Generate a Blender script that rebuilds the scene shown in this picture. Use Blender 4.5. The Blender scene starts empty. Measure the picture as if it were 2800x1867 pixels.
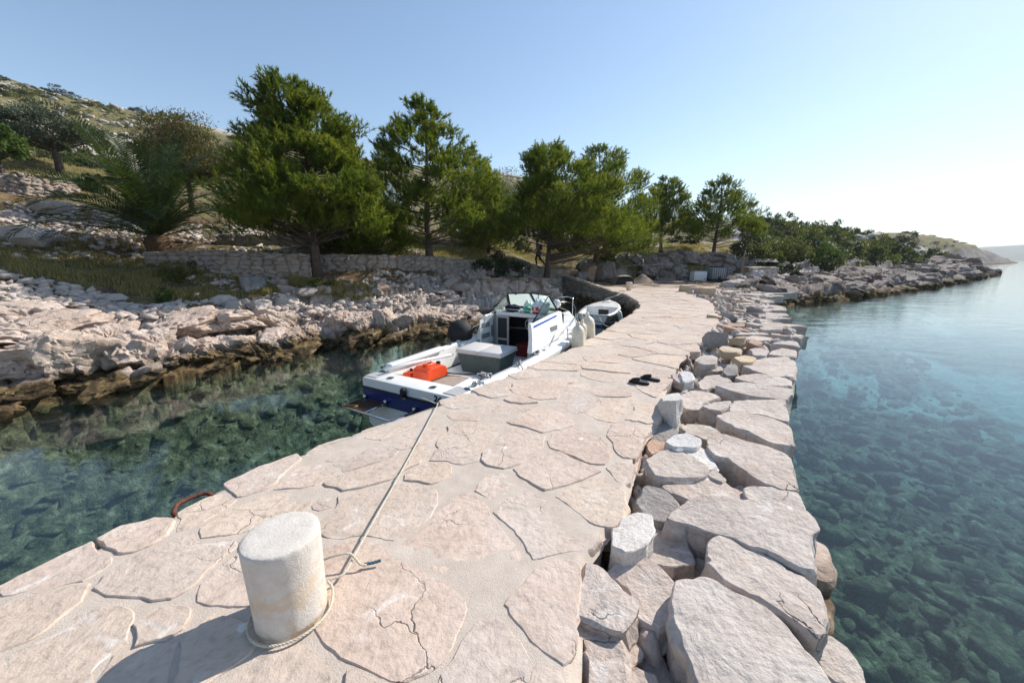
import bpy, bmesh, math, random
import numpy as np
from mathutils import Vector, Matrix

# ---------------------------------------------------------------- camera, sky, sun, exposure
SC = bpy.context.scene
COL = SC.collection
EYE = np.array([0.0, 0.0, 2.45])            # water is z = 0, the pier's paving z = 0.85
PITCH = math.radians(12.354)
FPX, IW, IH = 1025.0, 2800.0, 1867.0        # focal length in pixels of the 2800 x 1867 photograph
cam = bpy.data.cameras.new('camera'); cam_o = bpy.data.objects.new('camera', cam); COL.objects.link(cam_o)
cam.sensor_width = 36.0; cam.lens = FPX / IW * 36.0; cam.clip_end = 9000; cam.clip_start = 0.05
cam_o.location = EYE; cam_o.rotation_euler = (math.pi/2 - PITCH, 0, 0)
SC.camera = cam_o
SUN_EL, SUN_AZ = math.radians(38.4), math.radians(33.0)      # azimuth counted from +x towards +y
SDIR = Vector((math.cos(SUN_EL)*math.cos(SUN_AZ), math.cos(SUN_EL)*math.sin(SUN_AZ), math.sin(SUN_EL)))
W = bpy.data.worlds.new('World'); SC.world = W; W.use_nodes = True
wn = W.node_tree; wn.nodes.clear()
sky = wn.nodes.new('ShaderNodeTexSky'); sky.sky_type = 'NISHITA'; sky.sun_disc = False
sky.sun_elevation = SUN_EL; sky.sun_rotation = math.pi/2 - SUN_AZ
sky.air_density = 1.0; sky.dust_density = 0.2; sky.ozone_density = 1.0; sky.altitude = 0
bg = wn.nodes.new('ShaderNodeBackground'); bg.inputs['Strength'].default_value = 0.115
wo = wn.nodes.new('ShaderNodeOutputWorld')
cden = wn.nodes.new('ShaderNodeVectorMath'); cden.operation = 'MULTIPLY_ADD'; cden.inputs[1].default_value = (0.045,)*3; cden.inputs[2].default_value = (1, 1, 1)
cdiv = wn.nodes.new('ShaderNodeVectorMath'); cdiv.operation = 'DIVIDE'; cmul = wn.nodes.new('ShaderNodeVectorMath'); cmul.operation = 'MULTIPLY'; cmul.inputs[1].default_value = (1.22, 1.27, 1.30)
wn.links.new(sky.outputs[0], cden.inputs[0]); wn.links.new(sky.outputs[0], cdiv.inputs[0]); wn.links.new(cden.outputs[0], cdiv.inputs[1]); wn.links.new(cdiv.outputs[0], cmul.inputs[0])
wn.links.new(cmul.outputs[0], bg.inputs[0]); wn.links.new(bg.outputs[0], wo.inputs[0])
sun = bpy.data.lights.new('sun', 'SUN'); sun.energy = 4.2; sun.angle = math.radians(0.53); sun.color = (1.0, 0.94, 0.855)
sun_o = bpy.data.objects.new('sun', sun); COL.objects.link(sun_o)
sun_o.rotation_euler = SDIR.to_track_quat('Z', 'Y').to_euler()
SC.view_settings.view_transform = 'Standard'; SC.view_settings.look = 'None'
SC.view_settings.exposure = 0.56; SC.view_settings.gamma = 1.0
SC.cycles.max_bounces = 8; SC.cycles.transparent_max_bounces = 16
SC.cycles.caustics_reflective = False; SC.cycles.caustics_refractive = False

# ---------------------------------------------------------------- helpers
PI = math.pi
_fw = np.array([0, math.cos(PITCH), -math.sin(PITCH)]); _up = np.array([0, math.sin(PITCH), math.cos(PITCH)])
def ray(x, y): return _fw + np.array([1.0, 0, 0])*((x-IW/2)/FPX) - _up*((y-IH/2)/FPX)
def at(x, y, z):                            # photo pixel (2800 wide) -> point on the level z
    r = ray(x, y); return EYE + r*((z-EYE[2])/r[2])
def dp(x, y, d): return EYE + ray(x, y)*d   # photo pixel -> point at depth d
def vz(x, y, z): return at(x/0.84, y/0.84, z)
def vd(x, y, d): return dp(x/0.84, y/0.84, d)

def tag(o, label=None, cat=None, group=None, kind=None):
    if label: o['label'] = label; o['kind'] = 'thing'
    if cat: o['category'] = cat
    if group: o['group'] = group
    if kind: o['kind'] = kind
    return o
def empty(name, loc=(0, 0, 0), rz=0.0, label=None, cat=None, group=None):
    o = bpy.data.objects.new(name, None); COL.objects.link(o); o.location = loc; o.rotation_euler = (0, 0, rz)
    o.empty_display_size = 0.2
    return tag(o, label, cat, group)
def mesh(name, V, F, mat, parent=None, smooth=True, attrs=None, mats=None, fmat=None):
    me = bpy.data.meshes.new(name)
    V = np.asarray(V, np.float32).reshape(-1, 3)
    if isinstance(F, np.ndarray):
        k = F.shape[1]; me.vertices.add(len(V)); me.vertices.foreach_set('co', V.ravel())
        me.loops.add(F.size); me.loops.foreach_set('vertex_index', F.astype(np.int32).ravel())
        me.polygons.add(len(F)); me.polygons.foreach_set('loop_start', np.arange(0, F.size, k, dtype=np.int32))
        me.update(calc_edges=True)
    else:
        me.from_pydata(V.tolist(), [], F)
    if smooth: me.polygons.foreach_set('use_smooth', np.ones(len(me.polygons), bool))
    for k, a in (attrs or {}).items():
        at_ = me.attributes.new(k, 'FLOAT', 'POINT'); at_.data.foreach_set('value', np.asarray(a, np.float32))
    for m in (mats or [mat]): me.materials.append(m)
    if fmat is not None: me.polygons.foreach_set('material_index', np.asarray(fmat, np.int32))
    me.update()
    o = bpy.data.objects.new(name, me); COL.objects.link(o)
    if parent: o.parent = parent
    return o
class MB:                                   # collects shapes into one mesh
    def __init__(s): s.V = []; s.F = []; s.A = []
    def add(s, V, F, a=0.0):
        n = len(s.V); s.V += [tuple(map(float, v)) for v in V]; s.F += [tuple(int(i)+n for i in f) for f in F]; s.A += [a]*len(V)
    def box(s, c, d, rz=0.0, rx=0.0, ry=0.0, bev=0.0):
        M = Matrix.Translation(c) @ Matrix.Rotation(rz, 4, 'Z') @ Matrix.Rotation(ry, 4, 'Y') @ Matrix.Rotation(rx, 4, 'X')
        if bev <= 0:
            V = [M @ Vector((x*d[0]/2, y*d[1]/2, z*d[2]/2)) for x in (-1, 1) for y in (-1, 1) for z in (-1, 1)]
            s.add(V, [(0, 1, 3, 2), (4, 6, 7, 5), (0, 4, 5, 1), (2, 3, 7, 6), (0, 2, 6, 4), (1, 5, 7, 3)]); return
        bm = bmesh.new(); bmesh.ops.create_cube(bm, size=1.0)
        for v in bm.verts: v.co = Vector((v.co.x*d[0], v.co.y*d[1], v.co.z*d[2]))
        bmesh.ops.bevel(bm, geom=bm.edges[:], offset=bev, segments=2, affect='EDGES', profile=0.5)
        bm.verts.index_update()
        s.add([M @ v.co for v in bm.verts], [[v.index for v in f.verts] for f in bm.faces]); bm.free()
    def tube(s, pts, r, n=8, cap=True, a=0.0):
        P = [Vector(p) for p in pts]; R = r if hasattr(r, '__len__') else [r]*len(P)
        V = []; prev = None
        for i, p in enumerate(P):
            t = (P[min(i+1, len(P)-1)] - P[max(i-1, 0)])
            t = t.normalized() if t.length > 1e-9 else Vector((0, 0, 1))
            if prev is None:
                u = t.orthogonal().normalized()
            else:
                u = prev - t*prev.dot(t)
                u = u.normalized() if u.length > 1e-6 else t.orthogonal().normalized()
            prev = u; w = t.cross(u)
            for k in range(n):
                an = 2*PI*k/n; V.append(p + (u*math.cos(an) + w*math.sin(an))*R[i])
        F = [(i*n+k, i*n+(k+1) % n, (i+1)*n+(k+1) % n, (i+1)*n+k) for i in range(len(P)-1) for k in range(n)]
        if cap: F += [tuple(range(n))[::-1], tuple((len(P)-1)*n+k for k in range(n))]
        s.add(V, F, a)
    def lathe(s, prof, n=24, c=(0, 0, 0), M=None):
        M = M or Matrix.Translation(c)
        V = [M @ Vector((r*math.cos(2*PI*k/n), r*math.sin(2*PI*k/n), z)) for r, z in prof for k in range(n)]
        m = len(prof)
        F = [(i*n+k, i*n+(k+1) % n, (i+1)*n+(k+1) % n, (i+1)*n+k) for i in range(m-1) for k in range(n)]
        F += [tuple(range(n))[::-1], tuple((m-1)*n+k for k in range(n))]
        s.add(V, F)
    def prism(s, poly, z0, z1):
        n = len(poly); V = [(x, y, z0) for x, y in poly] + [(x, y, z1) for x, y in poly]
        s.add(V, [tuple(range(n))[::-1], tuple(range(n, 2*n))] + [(i, (i+1) % n, n+(i+1) % n, n+i) for i in range(n)])
    def quad(s, a, b, c, d): s.add([a, b, c, d], [(0, 1, 2, 3)])
    def out(s, name, mat, parent=None, smooth=False, bevel=0.0):
        o = mesh(name, s.V, s.F, mat, parent, smooth, {'tint': s.A})
        if bevel > 0:
            m = o.modifiers.new('bevel', 'BEVEL'); m.width = bevel; m.segments = 2; m.limit_method = 'ANGLE'; m.angle_limit = 0.6
        return o
# value noise and cell noise in numpy
def _h(ix, iy, iz, seed):
    n = (ix.astype(np.int64)*374761393 + iy.astype(np.int64)*668265263 + iz.astype(np.int64)*2147483647 + seed*974634777) & 0xffffffff
    n = ((n ^ (n >> 13))*1274126177) & 0xffffffff
    n = ((n ^ (n >> 16))*2246822519) & 0xffffffff
    return ((n ^ (n >> 15)) & 0xffffff)/float(0xffffff)
def vnoise(x, y, z, seed=0):
    fx, fy, fz = np.floor(x), np.floor(y), np.floor(z); u, v, w = x-fx, y-fy, z-fz
    u, v, w = [t*t*(3-2*t) for t in (u, v, w)]
    r = 0
    for i in (0, 1):
        for j in (0, 1):
            for k in (0, 1):
                r = r + _h(fx+i, fy+j, fz+k, seed)*(u if i else 1-u)*(v if j else 1-v)*(w if k else 1-w)
    return r*2-1
def fbm(x, y, z=None, o=4, seed=0, g=0.5):
    x = np.asarray(x, float); y = np.asarray(y, float); z = np.zeros_like(x)+0.37 if z is None else np.asarray(z, float)
    a = 1.0; r = 0; f = 1.0
    for i in range(o):
        r = r + a*vnoise(x*f+i*17.3, y*f+i*9.1, z*f+i*5.7, seed+i); a *= g; f *= 2.03
    return r
def cells(x, y, seed=0, jit=0.9):           # nearest and second nearest feature, offset from it, three hashes
    fx, fy = np.floor(x), np.floor(y); z0 = np.zeros_like(fx)
    d1 = np.full(x.shape, 9.0); d2 = np.full(x.shape, 9.0); ox = np.zeros(x.shape); oy = np.zeros(x.shape)
    h1 = np.zeros(x.shape); h2 = np.zeros(x.shape); h3 = np.zeros(x.shape)
    for i in (-1, 0, 1):
        for j in (-1, 0, 1):
            cx, cy = fx+i, fy+j
            px = cx+0.5+jit*(_h(cx, cy, z0, seed)-0.5); py = cy+0.5+jit*(_h(cx, cy, z0+1, seed)-0.5)
            d = np.hypot(x-px, y-py); n = d < d1
            d2 = np.where(n, d1, np.minimum(d2, d))
            d1 = np.where(n, d, d1); ox = np.where(n, x-px, ox); oy = np.where(n, y-py, oy)
            h1 = np.where(n, _h(cx, cy, z0+2, seed), h1); h2 = np.where(n, _h(cx, cy, z0+3, seed), h2); h3 = np.where(n, _h(cx, cy, z0+4, seed), h3)
    return d1, d2, ox, oy, h1, h2, h3
def blocks(x, y, size, amp, tilt, crack, seed, ang=0.5, sx=1.0):
    c, s = math.cos(ang), math.sin(ang); u, v = (x*c+y*s)/size/sx, (-x*s+y*c)/size
    d1, d2, ox, oy, h1, h2, h3 = cells(u+0.25*fbm(u*1.3, v*1.3, o=2, seed=seed+50), v+0.25*fbm(u*1.3, v*1.3, o=2, seed=seed+60), seed)
    e = np.clip((d2-d1)/0.16, 0, 1)
    return (h1-0.5)*amp + size*tilt*(ox*(h2-0.5)+oy*(h3-0.5))*2 - crack*(1-e)**2
def sstep(a, b, x):
    t = np.clip((x-a)/(b-a), 0, 1); return t*t*(3-2*t)
def seg_dist(px, py, poly, closed=True):
    d = np.full(px.shape, 1e9); n = len(poly)
    for i in range(n if closed else n-1):
        ax, ay = poly[i][:2]; bx, by = poly[(i+1) % n][:2]; dx, dy = bx-ax, by-ay
        t = np.clip(((px-ax)*dx+(py-ay)*dy)/(dx*dx+dy*dy+1e-12), 0, 1)
        d = np.minimum(d, np.hypot(px-ax-t*dx, py-ay-t*dy))
    return d
def inside(px, py, poly):
    r = np.zeros(np.shape(px), bool); n = len(poly)
    for i in range(n):
        x1, y1 = poly[i][:2]; x2, y2 = poly[(i+1) % n][:2]
        c = ((y1 > py) != (y2 > py)) & (px < (x2-x1)*(py-y1)/(y2-y1+1e-15)+x1)
        r ^= c
    return r
# ---------------------------------------------------------------- materials
class NT:
    def __init__(s, name):
        s.m = bpy.data.materials.new(name); s.m.use_nodes = True; s.t = s.m.node_tree; s.t.nodes.clear()
        s.out = s.t.nodes.new('ShaderNodeOutputMaterial')
    def n(s, typ, ins=None, **props):
        nd = s.t.nodes.new('ShaderNode'+typ)
        for k, v in props.items(): setattr(nd, k, v)
        for k, v in (ins or {}).items():
            sk = nd.inputs[k]
            if isinstance(v, bpy.types.NodeSocket): s.t.links.new(v, sk)
            elif isinstance(v, bpy.types.Node): s.t.links.new(v.outputs[0], sk)
            else:
                if hasattr(sk.default_value, '__len__') and len(sk.default_value) == 4 and len(v) == 3: v = (*v, 1)
                sk.default_value = v
        return nd
    def pos(s): return s.n('NewGeometry').outputs['Position']
    def noise(s, vec, scale, detail=4, rough=0.55, dist=0.0):
        return s.n('TexNoise', {'Vector': vec, 'Scale': scale, 'Detail': detail, 'Roughness': rough, 'Distortion': dist}).outputs[0]
    def ramp(s, fac, stops):
        nd = s.n('ValToRGB', {0: fac}); e = nd.color_ramp.elements
        while len(e) < len(stops): e.new(0.5)
        for el, (p, c) in zip(e, stops):
            el.position = p; el.color = (*c, 1) if hasattr(c, '__len__') else (c, c, c, 1)
        return nd.outputs[0]
    def mix(s, fac, a, b, mode='MIX'):
        return s.n('MixRGB', {'Fac': fac, 'Color1': a, 'Color2': b}, blend_type=mode).outputs[0]
    def math(s, op, a, b=0.0, clamp=False):
        return s.n('Math', {0: a, 1: b}, operation=op, use_clamp=clamp).outputs[0]
    def attr(s, name): return s.n('Attribute', attribute_name=name).outputs['Fac']
    def rand(s): return s.n('ObjectInfo').outputs['Random']
    def bump(s, h, strength=0.4, dist=0.02, normal=None):
        ins = {'Height': h, 'Strength': strength, 'Distance': dist}
        if normal is not None: ins['Normal'] = normal
        return s.n('Bump', ins).outputs[0]
    def pbr(s, col, rough=0.8, bump=None, **kw):
        ins = {'Base Color': col, 'Roughness': rough}
        if bump is not None: ins['Normal'] = bump
        ins.update(kw)
        p = s.n('BsdfPrincipled', ins); s.t.links.new(p.outputs[0], s.out.inputs[0]); return s.m
def flat(name, c, rough=0.5, var=0.0, scale=6.0, bump=0.0, metal=0.0):
    t = NT(name)
    if var > 0 or bump > 0:
        n = t.noise(t.pos(), scale, 5)
        col = t.mix(t.ramp(n, [(0.3, 0.0), (0.75, 1.0)]), [k*(1-var) for k in c], [min(1, k*(1+var*0.6)) for k in c])
        return t.pbr(col, rough, t.bump(n, bump, 0.01) if bump else None, Metallic=metal)
    return t.pbr(c, rough, Metallic=metal)

def stone(name, ca, cb, cc, tide=False, crack=0.5, scale=1.0, bump=0.55, white=0.5, rust=0.5, grain=1.0):
    t = NT(name); p = t.pos()
    n1 = t.noise(p, 1.7*scale, 6, 0.6, 0.4)
    base = t.ramp(n1, [(0.3, ca), (0.52, cb), (0.72, cc)])
    tint = t.math('ADD', t.attr('tint'), t.math('MULTIPLY', t.rand(), 0.5))
    base = t.mix(1.0, base, t.ramp(tint, [(0.0, (1.0, 1.0, 1.0)), (0.30, (1.03, 0.965, 0.925)), (0.6, (0.93, 0.92, 0.92)), (1.0, (1.04, 1.0, 0.94))]), 'MULTIPLY')
    n2 = t.noise(p, 21*scale, 7, 0.65)
    base = t.mix(1.0, base, t.ramp(n2, [(0.25, 0.66), (0.48, 1.0), (0.8, 1.14)]), 'MULTIPLY')
    n3 = t.noise(p, 4.3*scale, 5, 0.6, 1.2)
    if white > 0: base = t.mix(t.ramp(n3, [(0.60, 0.0), (0.70, 0.65*white)]), base, (0.72, 0.69, 0.65))
    if white > 0:                            # bird droppings: small sparse splashes
        sp = t.n('VectorMath', {0: p, 1: t.n('VectorMath', {0: t.n('TexNoise', {'Vector': p, 'Scale': 18.0, 'Detail': 3}).outputs['Color'], 1: (0.05, 0.05, 0.05)}, operation='MULTIPLY').outputs[0]}, operation='ADD').outputs[0]
        sv = t.n('TexVoronoi', {'Vector': sp, 'Scale': 2.6})
        pick = t.math('GREATER_THAN', t.n('SeparateXYZ', {0: sv.outputs['Color']}).outputs[0], 0.62)
        base = t.mix(t.math('MULTIPLY', t.ramp(sv.outputs['Distance'], [(0.055, 0.85), (0.085, 0.0)]), pick), base, (0.80, 0.79, 0.76))
    if rust > 0:
        n4 = t.noise(p, 2.6*scale, 4, 0.6, 0.8)
        base = t.mix(t.ramp(n4, [(0.69, 0.0), (0.78, 0.65*rust)]), base, (0.50, 0.20, 0.08))
    # hairline cracks
    wob = t.n('VectorMath', {0: p, 1: t.n('VectorMath', {0: t.n('TexNoise', {'Vector': p, 'Scale': 3.0, 'Detail': 5}).outputs['Color'], 1: (0.35, 0.35, 0.35)}, operation='MULTIPLY').outputs[0]}, operation='ADD').outputs[0]
    vo = t.n('TexVoronoi', {'Vector': wob, 'Scale': 2.2*scale}, feature='DISTANCE_TO_EDGE').outputs['Distance']
    cr = t.math('MULTIPLY', t.ramp(vo, [(0.0, 1.0), (0.009, 0.0)]), t.ramp(t.noise(p, 1.3*scale, 2), [(0.54, 0.0), (0.62, 1.0)]))
    base = t.mix(t.math('MULTIPLY', cr, crack*0.75), base, (0.10, 0.08, 0.06))
    if tide:                                 # algae and salt stain of the splash zone
        z = t.n('SeparateXYZ', {0: p}).outputs[2]
        zz = t.math('ADD', z, t.math('MULTIPLY', t.math('SUBTRACT', n1, 0.5), 0.9))
        n5 = t.noise(p, 5.0, 6, 0.65)
        brown = t.ramp(n5, [(0.30, (0.020, 0.016, 0.011)), (0.48, (0.085, 0.058, 0.030)), (0.64, (0.23, 0.16, 0.072)), (0.82, (0.34, 0.25, 0.13))])
        base = t.mix(t.ramp(t.math('MULTIPLY', zz, 1.0), [(0.30, 1.0), (0.56, 0.0)]), base, brown)
        alg = t.ramp(n5, [(0.34, (0.012, 0.022, 0.010)), (0.5, (0.06, 0.075, 0.026)), (0.66, (0.15, 0.16, 0.065)), (0.8, (0.26, 0.30, 0.20))])
        base = t.mix(t.math('LESS_THAN', z, -0.12), base, alg)
    fl = t.math('SNAP', t.noise(t.n('VectorMath', {0: p, 1: (1.0, 2.2, 3.0)}, operation='MULTIPLY').outputs[0], 2.1*scale, 5, 0.55, 0.7), 0.085)
    h = t.math('ADD', t.math('ADD', t.math('MULTIPLY', n2, 0.45*grain), t.math('MULTIPLY', fl, 1.3*grain)), t.math('ADD', t.math('MULTIPLY', t.noise(p, 6.5*scale, 6, 0.62, 0.6), 0.7), t.math('MULTIPLY', cr, -0.6)))
    return t.pbr(base, 0.92, t.bump(h, bump, 0.05), **{'Specular IOR Level': 0.2})

m_pave = stone('pavement limestone', (0.50, 0.41, 0.345), (0.575, 0.48, 0.41), (0.62, 0.54, 0.475), white=0.9, crack=0.9, bump=0.5, grain=0.9)
m_slab = stone('slab limestone', (0.44, 0.375, 0.33), (0.55, 0.485, 0.435), (0.63, 0.575, 0.525), crack=0.8, scale=1.2, bump=0.75, rust=0.8, white=0.9)
m_white = stone('white limestone', (0.60, 0.58, 0.54), (0.68, 0.66, 0.63), (0.74, 0.73, 0.70), crack=0.2, scale=2.0, bump=0.6, rust=0.2)
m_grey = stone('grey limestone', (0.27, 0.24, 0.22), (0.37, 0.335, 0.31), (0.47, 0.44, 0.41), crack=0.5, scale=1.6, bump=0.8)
m_yellow = stone('yellow limestone', (0.50, 0.39, 0.265), (0.57, 0.46, 0.33), (0.60, 0.51, 0.40), crack=0.3, scale=2.0, bump=0.5)
m_red = stone('reddish limestone', (0.42, 0.26, 0.18), (0.50, 0.36, 0.28), (0.54, 0.43, 0.36), crack=0.4, scale=2.2, bump=0.6)
m_shore = stone('shore limestone', (0.40, 0.315, 0.26), (0.52, 0.425, 0.36), (0.58, 0.50, 0.44), tide=True, crack=0.8, scale=0.8, bump=0.8, rust=0.8)
m_head_shade = stone('backlit headland limestone', (0.17, 0.143, 0.125), (0.26, 0.22, 0.195), (0.34, 0.295, 0.265), tide=True, crack=0.8, scale=0.5, bump=0.9, rust=0.5)  # darker copy of the shore stone, backlit shade put into its colour
m_wallst = stone('dry wall limestone', (0.30, 0.25, 0.215), (0.40, 0.345, 0.30), (0.48, 0.425, 0.38), tide=True, crack=0.5, scale=1.3, bump=0.8)
m_scrub_rock = stone('hill limestone', (0.36, 0.325, 0.29), (0.48, 0.44, 0.40), (0.55, 0.52, 0.48), crack=0.7, scale=0.6, bump=0.9)

def mortar_mat():
    t = NT('lime mortar'); p = t.pos()
    n = t.noise(p, 150, 3, 0.7); n2 = t.noise(p, 8, 5, 0.6)
    col = t.ramp(n2, [(0.3, (0.51, 0.43, 0.36)), (0.6, (0.585, 0.50, 0.425)), (0.8, (0.625, 0.55, 0.475))])
    col = t.mix(t.ramp(n, [(0.34, 0.5), (0.46, 0.0)]), col, (0.34, 0.29, 0.24))
    h = t.math('ADD', n, t.math('MULTIPLY', n2, 1.2))
    return t.pbr(col, 0.95, t.bump(h, 0.6, 0.008), **{'Specular IOR Level': 0.15})
m_mortar = mortar_mat()

def ground_mat():                            # rock, dry grass, red earth and pine litter by vertex attributes
    t = NT('hillside ground'); p = t.pos()
    veg, dirt, dist = t.attr('veg'), t.attr('dirt'), t.attr('far')
    n1 = t.noise(p, 0.55, 7, 0.62, 0.5); n2 = t.noise(p, 9.0, 7, 0.68); n3 = t.noise(p, 2.3, 5, 0.6, 0.8)
    rock = t.ramp(n3, [(0.28, (0.40, 0.315, 0.26)), (0.5, (0.52, 0.43, 0.365)), (0.74, (0.58, 0.50, 0.44))])
    rock = t.mix(1.0, rock, t.ramp(n2, [(0.25, 0.62), (0.5, 1.0), (0.8, 1.15)]), 'MULTIPLY')
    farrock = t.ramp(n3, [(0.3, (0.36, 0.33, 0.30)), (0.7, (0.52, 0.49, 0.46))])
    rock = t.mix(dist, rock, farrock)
    rock = t.mix(t.attr('head'), rock, t.mix(1.0, rock, (0.52, 0.50, 0.49), 'MULTIPLY'))  # headland rock multiplied darker: its backlit shade painted into the ground colour
    gr = t.ramp(n2, [(0.25, (0.065, 0.066, 0.028)), (0.42, (0.16, 0.14, 0.058)), (0.58, (0.28, 0.225, 0.11)), (0.8, (0.38, 0.31, 0.18))])
    gr = t.mix(t.ramp(n3, [(0.44, 0.0), (0.60, 0.8)]), gr, (0.062, 0.076, 0.026))
    er = t.ramp(n2, [(0.3, (0.06, 0.036, 0.022)), (0.5, (0.15, 0.088, 0.052)), (0.72, (0.28, 0.20, 0.13))])
    gr = t.mix(dirt, gr, er)
    vf = t.math('ADD', veg, t.math('MULTIPLY', t.math('SUBTRACT', n2, 0.5), 0.9))
    col = t.mix(t.ramp(vf, [(0.42, 0.0), (0.56, 1.0)]), rock, gr)
    # splash zone and sea bed
    z = t.n('SeparateXYZ', {0: p}).outputs[2]
    zz = t.math('ADD', z, t.math('MULTIPLY', t.math('SUBTRACT', n3, 0.5), 0.9))
    n5 = t.noise(p, 5.0, 6, 0.65)
    brown = t.ramp(n5, [(0.30, (0.020, 0.016, 0.011)), (0.48, (0.085, 0.058, 0.030)), (0.64, (0.23, 0.16, 0.072)), (0.82, (0.34, 0.25, 0.13))])
    col = t.mix(t.ramp(zz, [(0.28, 1.0), (0.52, 0.0)]), col, brown)
    alg = t.ramp(t.noise(p, 4.6, 8, 0.74, 0.3), [(0.34, (0.016, 0.018, 0.011)), (0.46, (0.075, 0.072, 0.038)), (0.57, (0.18, 0.165, 0.09)), (0.72, (0.42, 0.39, 0.28))])
    sand = t.ramp(n5, [(0.3, (0.20, 0.26, 0.20)), (0.7, (0.50, 0.54, 0.44))])
    bed = t.mix(t.attr('sand'), alg, sand)
    col = t.mix(t.ramp(t.math('MULTIPLY', z, -1.0), [(0.02, 0.0), (0.22, 1.0)]), col, bed)
    h = t.math('ADD', t.math('MULTIPLY', n2, 1.0), t.math('MULTIPLY', t.noise(p, 30, 5, 0.6), 0.35))
    return t.pbr(col, 0.95, t.bump(h, 0.9, 0.10), **{'Specular IOR Level': 0.15})
m_ground = ground_mat()

def water_mat():
    t = NT('sea water'); p = t.pos()
    st = t.n('VectorMath', {0: p, 1: (0.55, 1.5, 1.0)}, operation='MULTIPLY').outputs[0]
    w1 = t.noise(st, 0.9, 3, 0.5, 0.6); w2 = t.noise(st, 9.0, 3, 0.55); w3 = t.noise(p, 0.12, 2, 0.5)
    h = t.math('ADD', t.math('MULTIPLY', w1, 0.55), t.math('ADD', t.math('MULTIPLY', w2, 0.11), t.math('MULTIPLY', w3, 0.8)))
    ln = t.n('VectorMath', {0: p}, operation='LENGTH').outputs['Value']
    calm = t.n('MapRange', {0: ln, 1: 4.0, 2: 30.0, 3: 0.05, 4: 1.7}).outputs[0]
    b = t.bump(t.math('MULTIPLY', h, calm), 0.45, 0.06)
    fr = t.n('Fresnel', {'IOR': 1.333, 'Normal': b}).outputs[0]
    fr = t.math('MULTIPLY', fr, t.math('SUBTRACT', 1.0, t.n('NewGeometry').outputs['Backfacing']))
    gl = t.n('BsdfGlossy', {'Color': (1, 1, 1, 1), 'Roughness': 0.006, 'Normal': b})
    tr = t.n('BsdfTransparent', {'Color': (0.93, 0.99, 0.98, 1)})
    mx = t.n('MixShader', {0: fr, 1: tr.outputs[0], 2: gl.outputs[0]})
    t.t.links.new(mx.outputs[0], t.out.inputs[0])
    va = t.n('VolumeAbsorption', {'Color': (0.38, 0.73, 0.82, 1), 'Density': 0.18})
    vs = t.n('VolumeScatter', {'Color': (0.55, 0.82, 1.0, 1), 'Density': 0.010})
    t.t.links.new(t.n('AddShader', {0: va.outputs[0], 1: vs.outputs[0]}).outputs[0], t.out.inputs[1])
    return t.m
m_water = water_mat()

def leaf_mat(name, dark, mid, light, trans=0.35, rough=0.55):
    t = NT(name); p = t.pos()
    f = t.math('ADD', t.attr('tint'), t.math('MULTIPLY', t.math('SUBTRACT', t.noise(p, 1.1, 3), 0.5), 0.5))
    col = t.ramp(f, [(0.1, dark), (0.5, mid), (0.9, light)])
    df = t.n('BsdfPrincipled', {'Base Color': col, 'Roughness': rough, 'Specular IOR Level': 0.25})
    tl = t.n('BsdfTranslucent', {'Color': t.mix(1.0, col, (1.25, 1.25, 0.6), 'MULTIPLY')})
    mx = t.n('MixShader', {0: trans, 1: df.outputs[0], 2: tl.outputs[0]})
    t.t.links.new(mx.outputs[0], t.out.inputs[0]); return t.m
m_pine = leaf_mat('pine needles', (0.045, 0.072, 0.010), (0.115, 0.165, 0.020), (0.30, 0.30, 0.05), 0.46)
m_olive = leaf_mat('olive leaves', (0.040, 0.058, 0.034), (0.075, 0.095, 0.060), (0.16, 0.18, 0.13), 0.15)
m_brownleaf = leaf_mat('brown green leaves', (0.042, 0.048, 0.016), (0.092, 0.092, 0.030), (0.17, 0.135, 0.05), 0.3)
m_bush = leaf_mat('maquis leaves', (0.036, 0.056, 0.018), (0.085, 0.112, 0.034), (0.20, 0.195, 0.06), 0.3)
m_darkbush = leaf_mat('dark bush leaves', (0.012, 0.022, 0.009), (0.028, 0.042, 0.015), (0.05, 0.075, 0.025), 0.2)
m_palm = leaf_mat('palm leaflets', (0.022, 0.040, 0.015), (0.048, 0.076, 0.024), (0.13, 0.15, 0.05), 0.3, 0.4)
m_fig = leaf_mat('broad green leaves', (0.03, 0.06, 0.014), (0.07, 0.12, 0.025), (0.13, 0.18, 0.05), 0.35)
m_grass = leaf_mat('dry grass blades', (0.14, 0.14, 0.045), (0.32, 0.26, 0.10), (0.48, 0.39, 0.19), 0.35, 0.8)
m_bark = flat('pine bark', (0.115, 0.085, 0.065), 0.95, 0.5, 14, 0.8)
m_concrete = NT('bollard concrete')
def conc():
    t = m_concrete; p = t.pos(); n = t.noise(p, 90, 4, 0.7); n2 = t.noise(p, 7, 5, 0.6, 0.8)
    z = t.n('SeparateXYZ', {0: p}).outputs[2]
    col = t.ramp(t.noise(p, 16, 5, 0.6), [(0.3, (0.56, 0.50, 0.44)), (0.7, (0.68, 0.63, 0.57))])
    lich = t.math('MULTIPLY', t.ramp(n2, [(0.50, 0.0), (0.60, 1.0)]), t.ramp(t.math('SUBTRACT', 1.2, z), [(0.0, 0.05), (0.25, 1.0)]))
    col = t.mix(t.math('MULTIPLY', lich, 0.6), col, (0.62, 0.40, 0.17))
    pit = t.n('TexVoronoi', {'Vector': p, 'Scale': 34.0}).outputs['Distance']
    col = t.mix(t.math('MULTIPLY', t.ramp(pit, [(0.08, 1.0), (0.12, 0.0)]), t.ramp(t.noise(p, 11, 2), [(0.5, 0.0), (0.6, 0.8)])), col, (0.12, 0.10, 0.085))
    return t.pbr(col, 0.95, t.bump(n, 0.5, 0.008))
m_concrete = conc()
m_gel = flat('white gelcoat', (0.80, 0.79, 0.76), 0.32, 0.07, 5)
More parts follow.
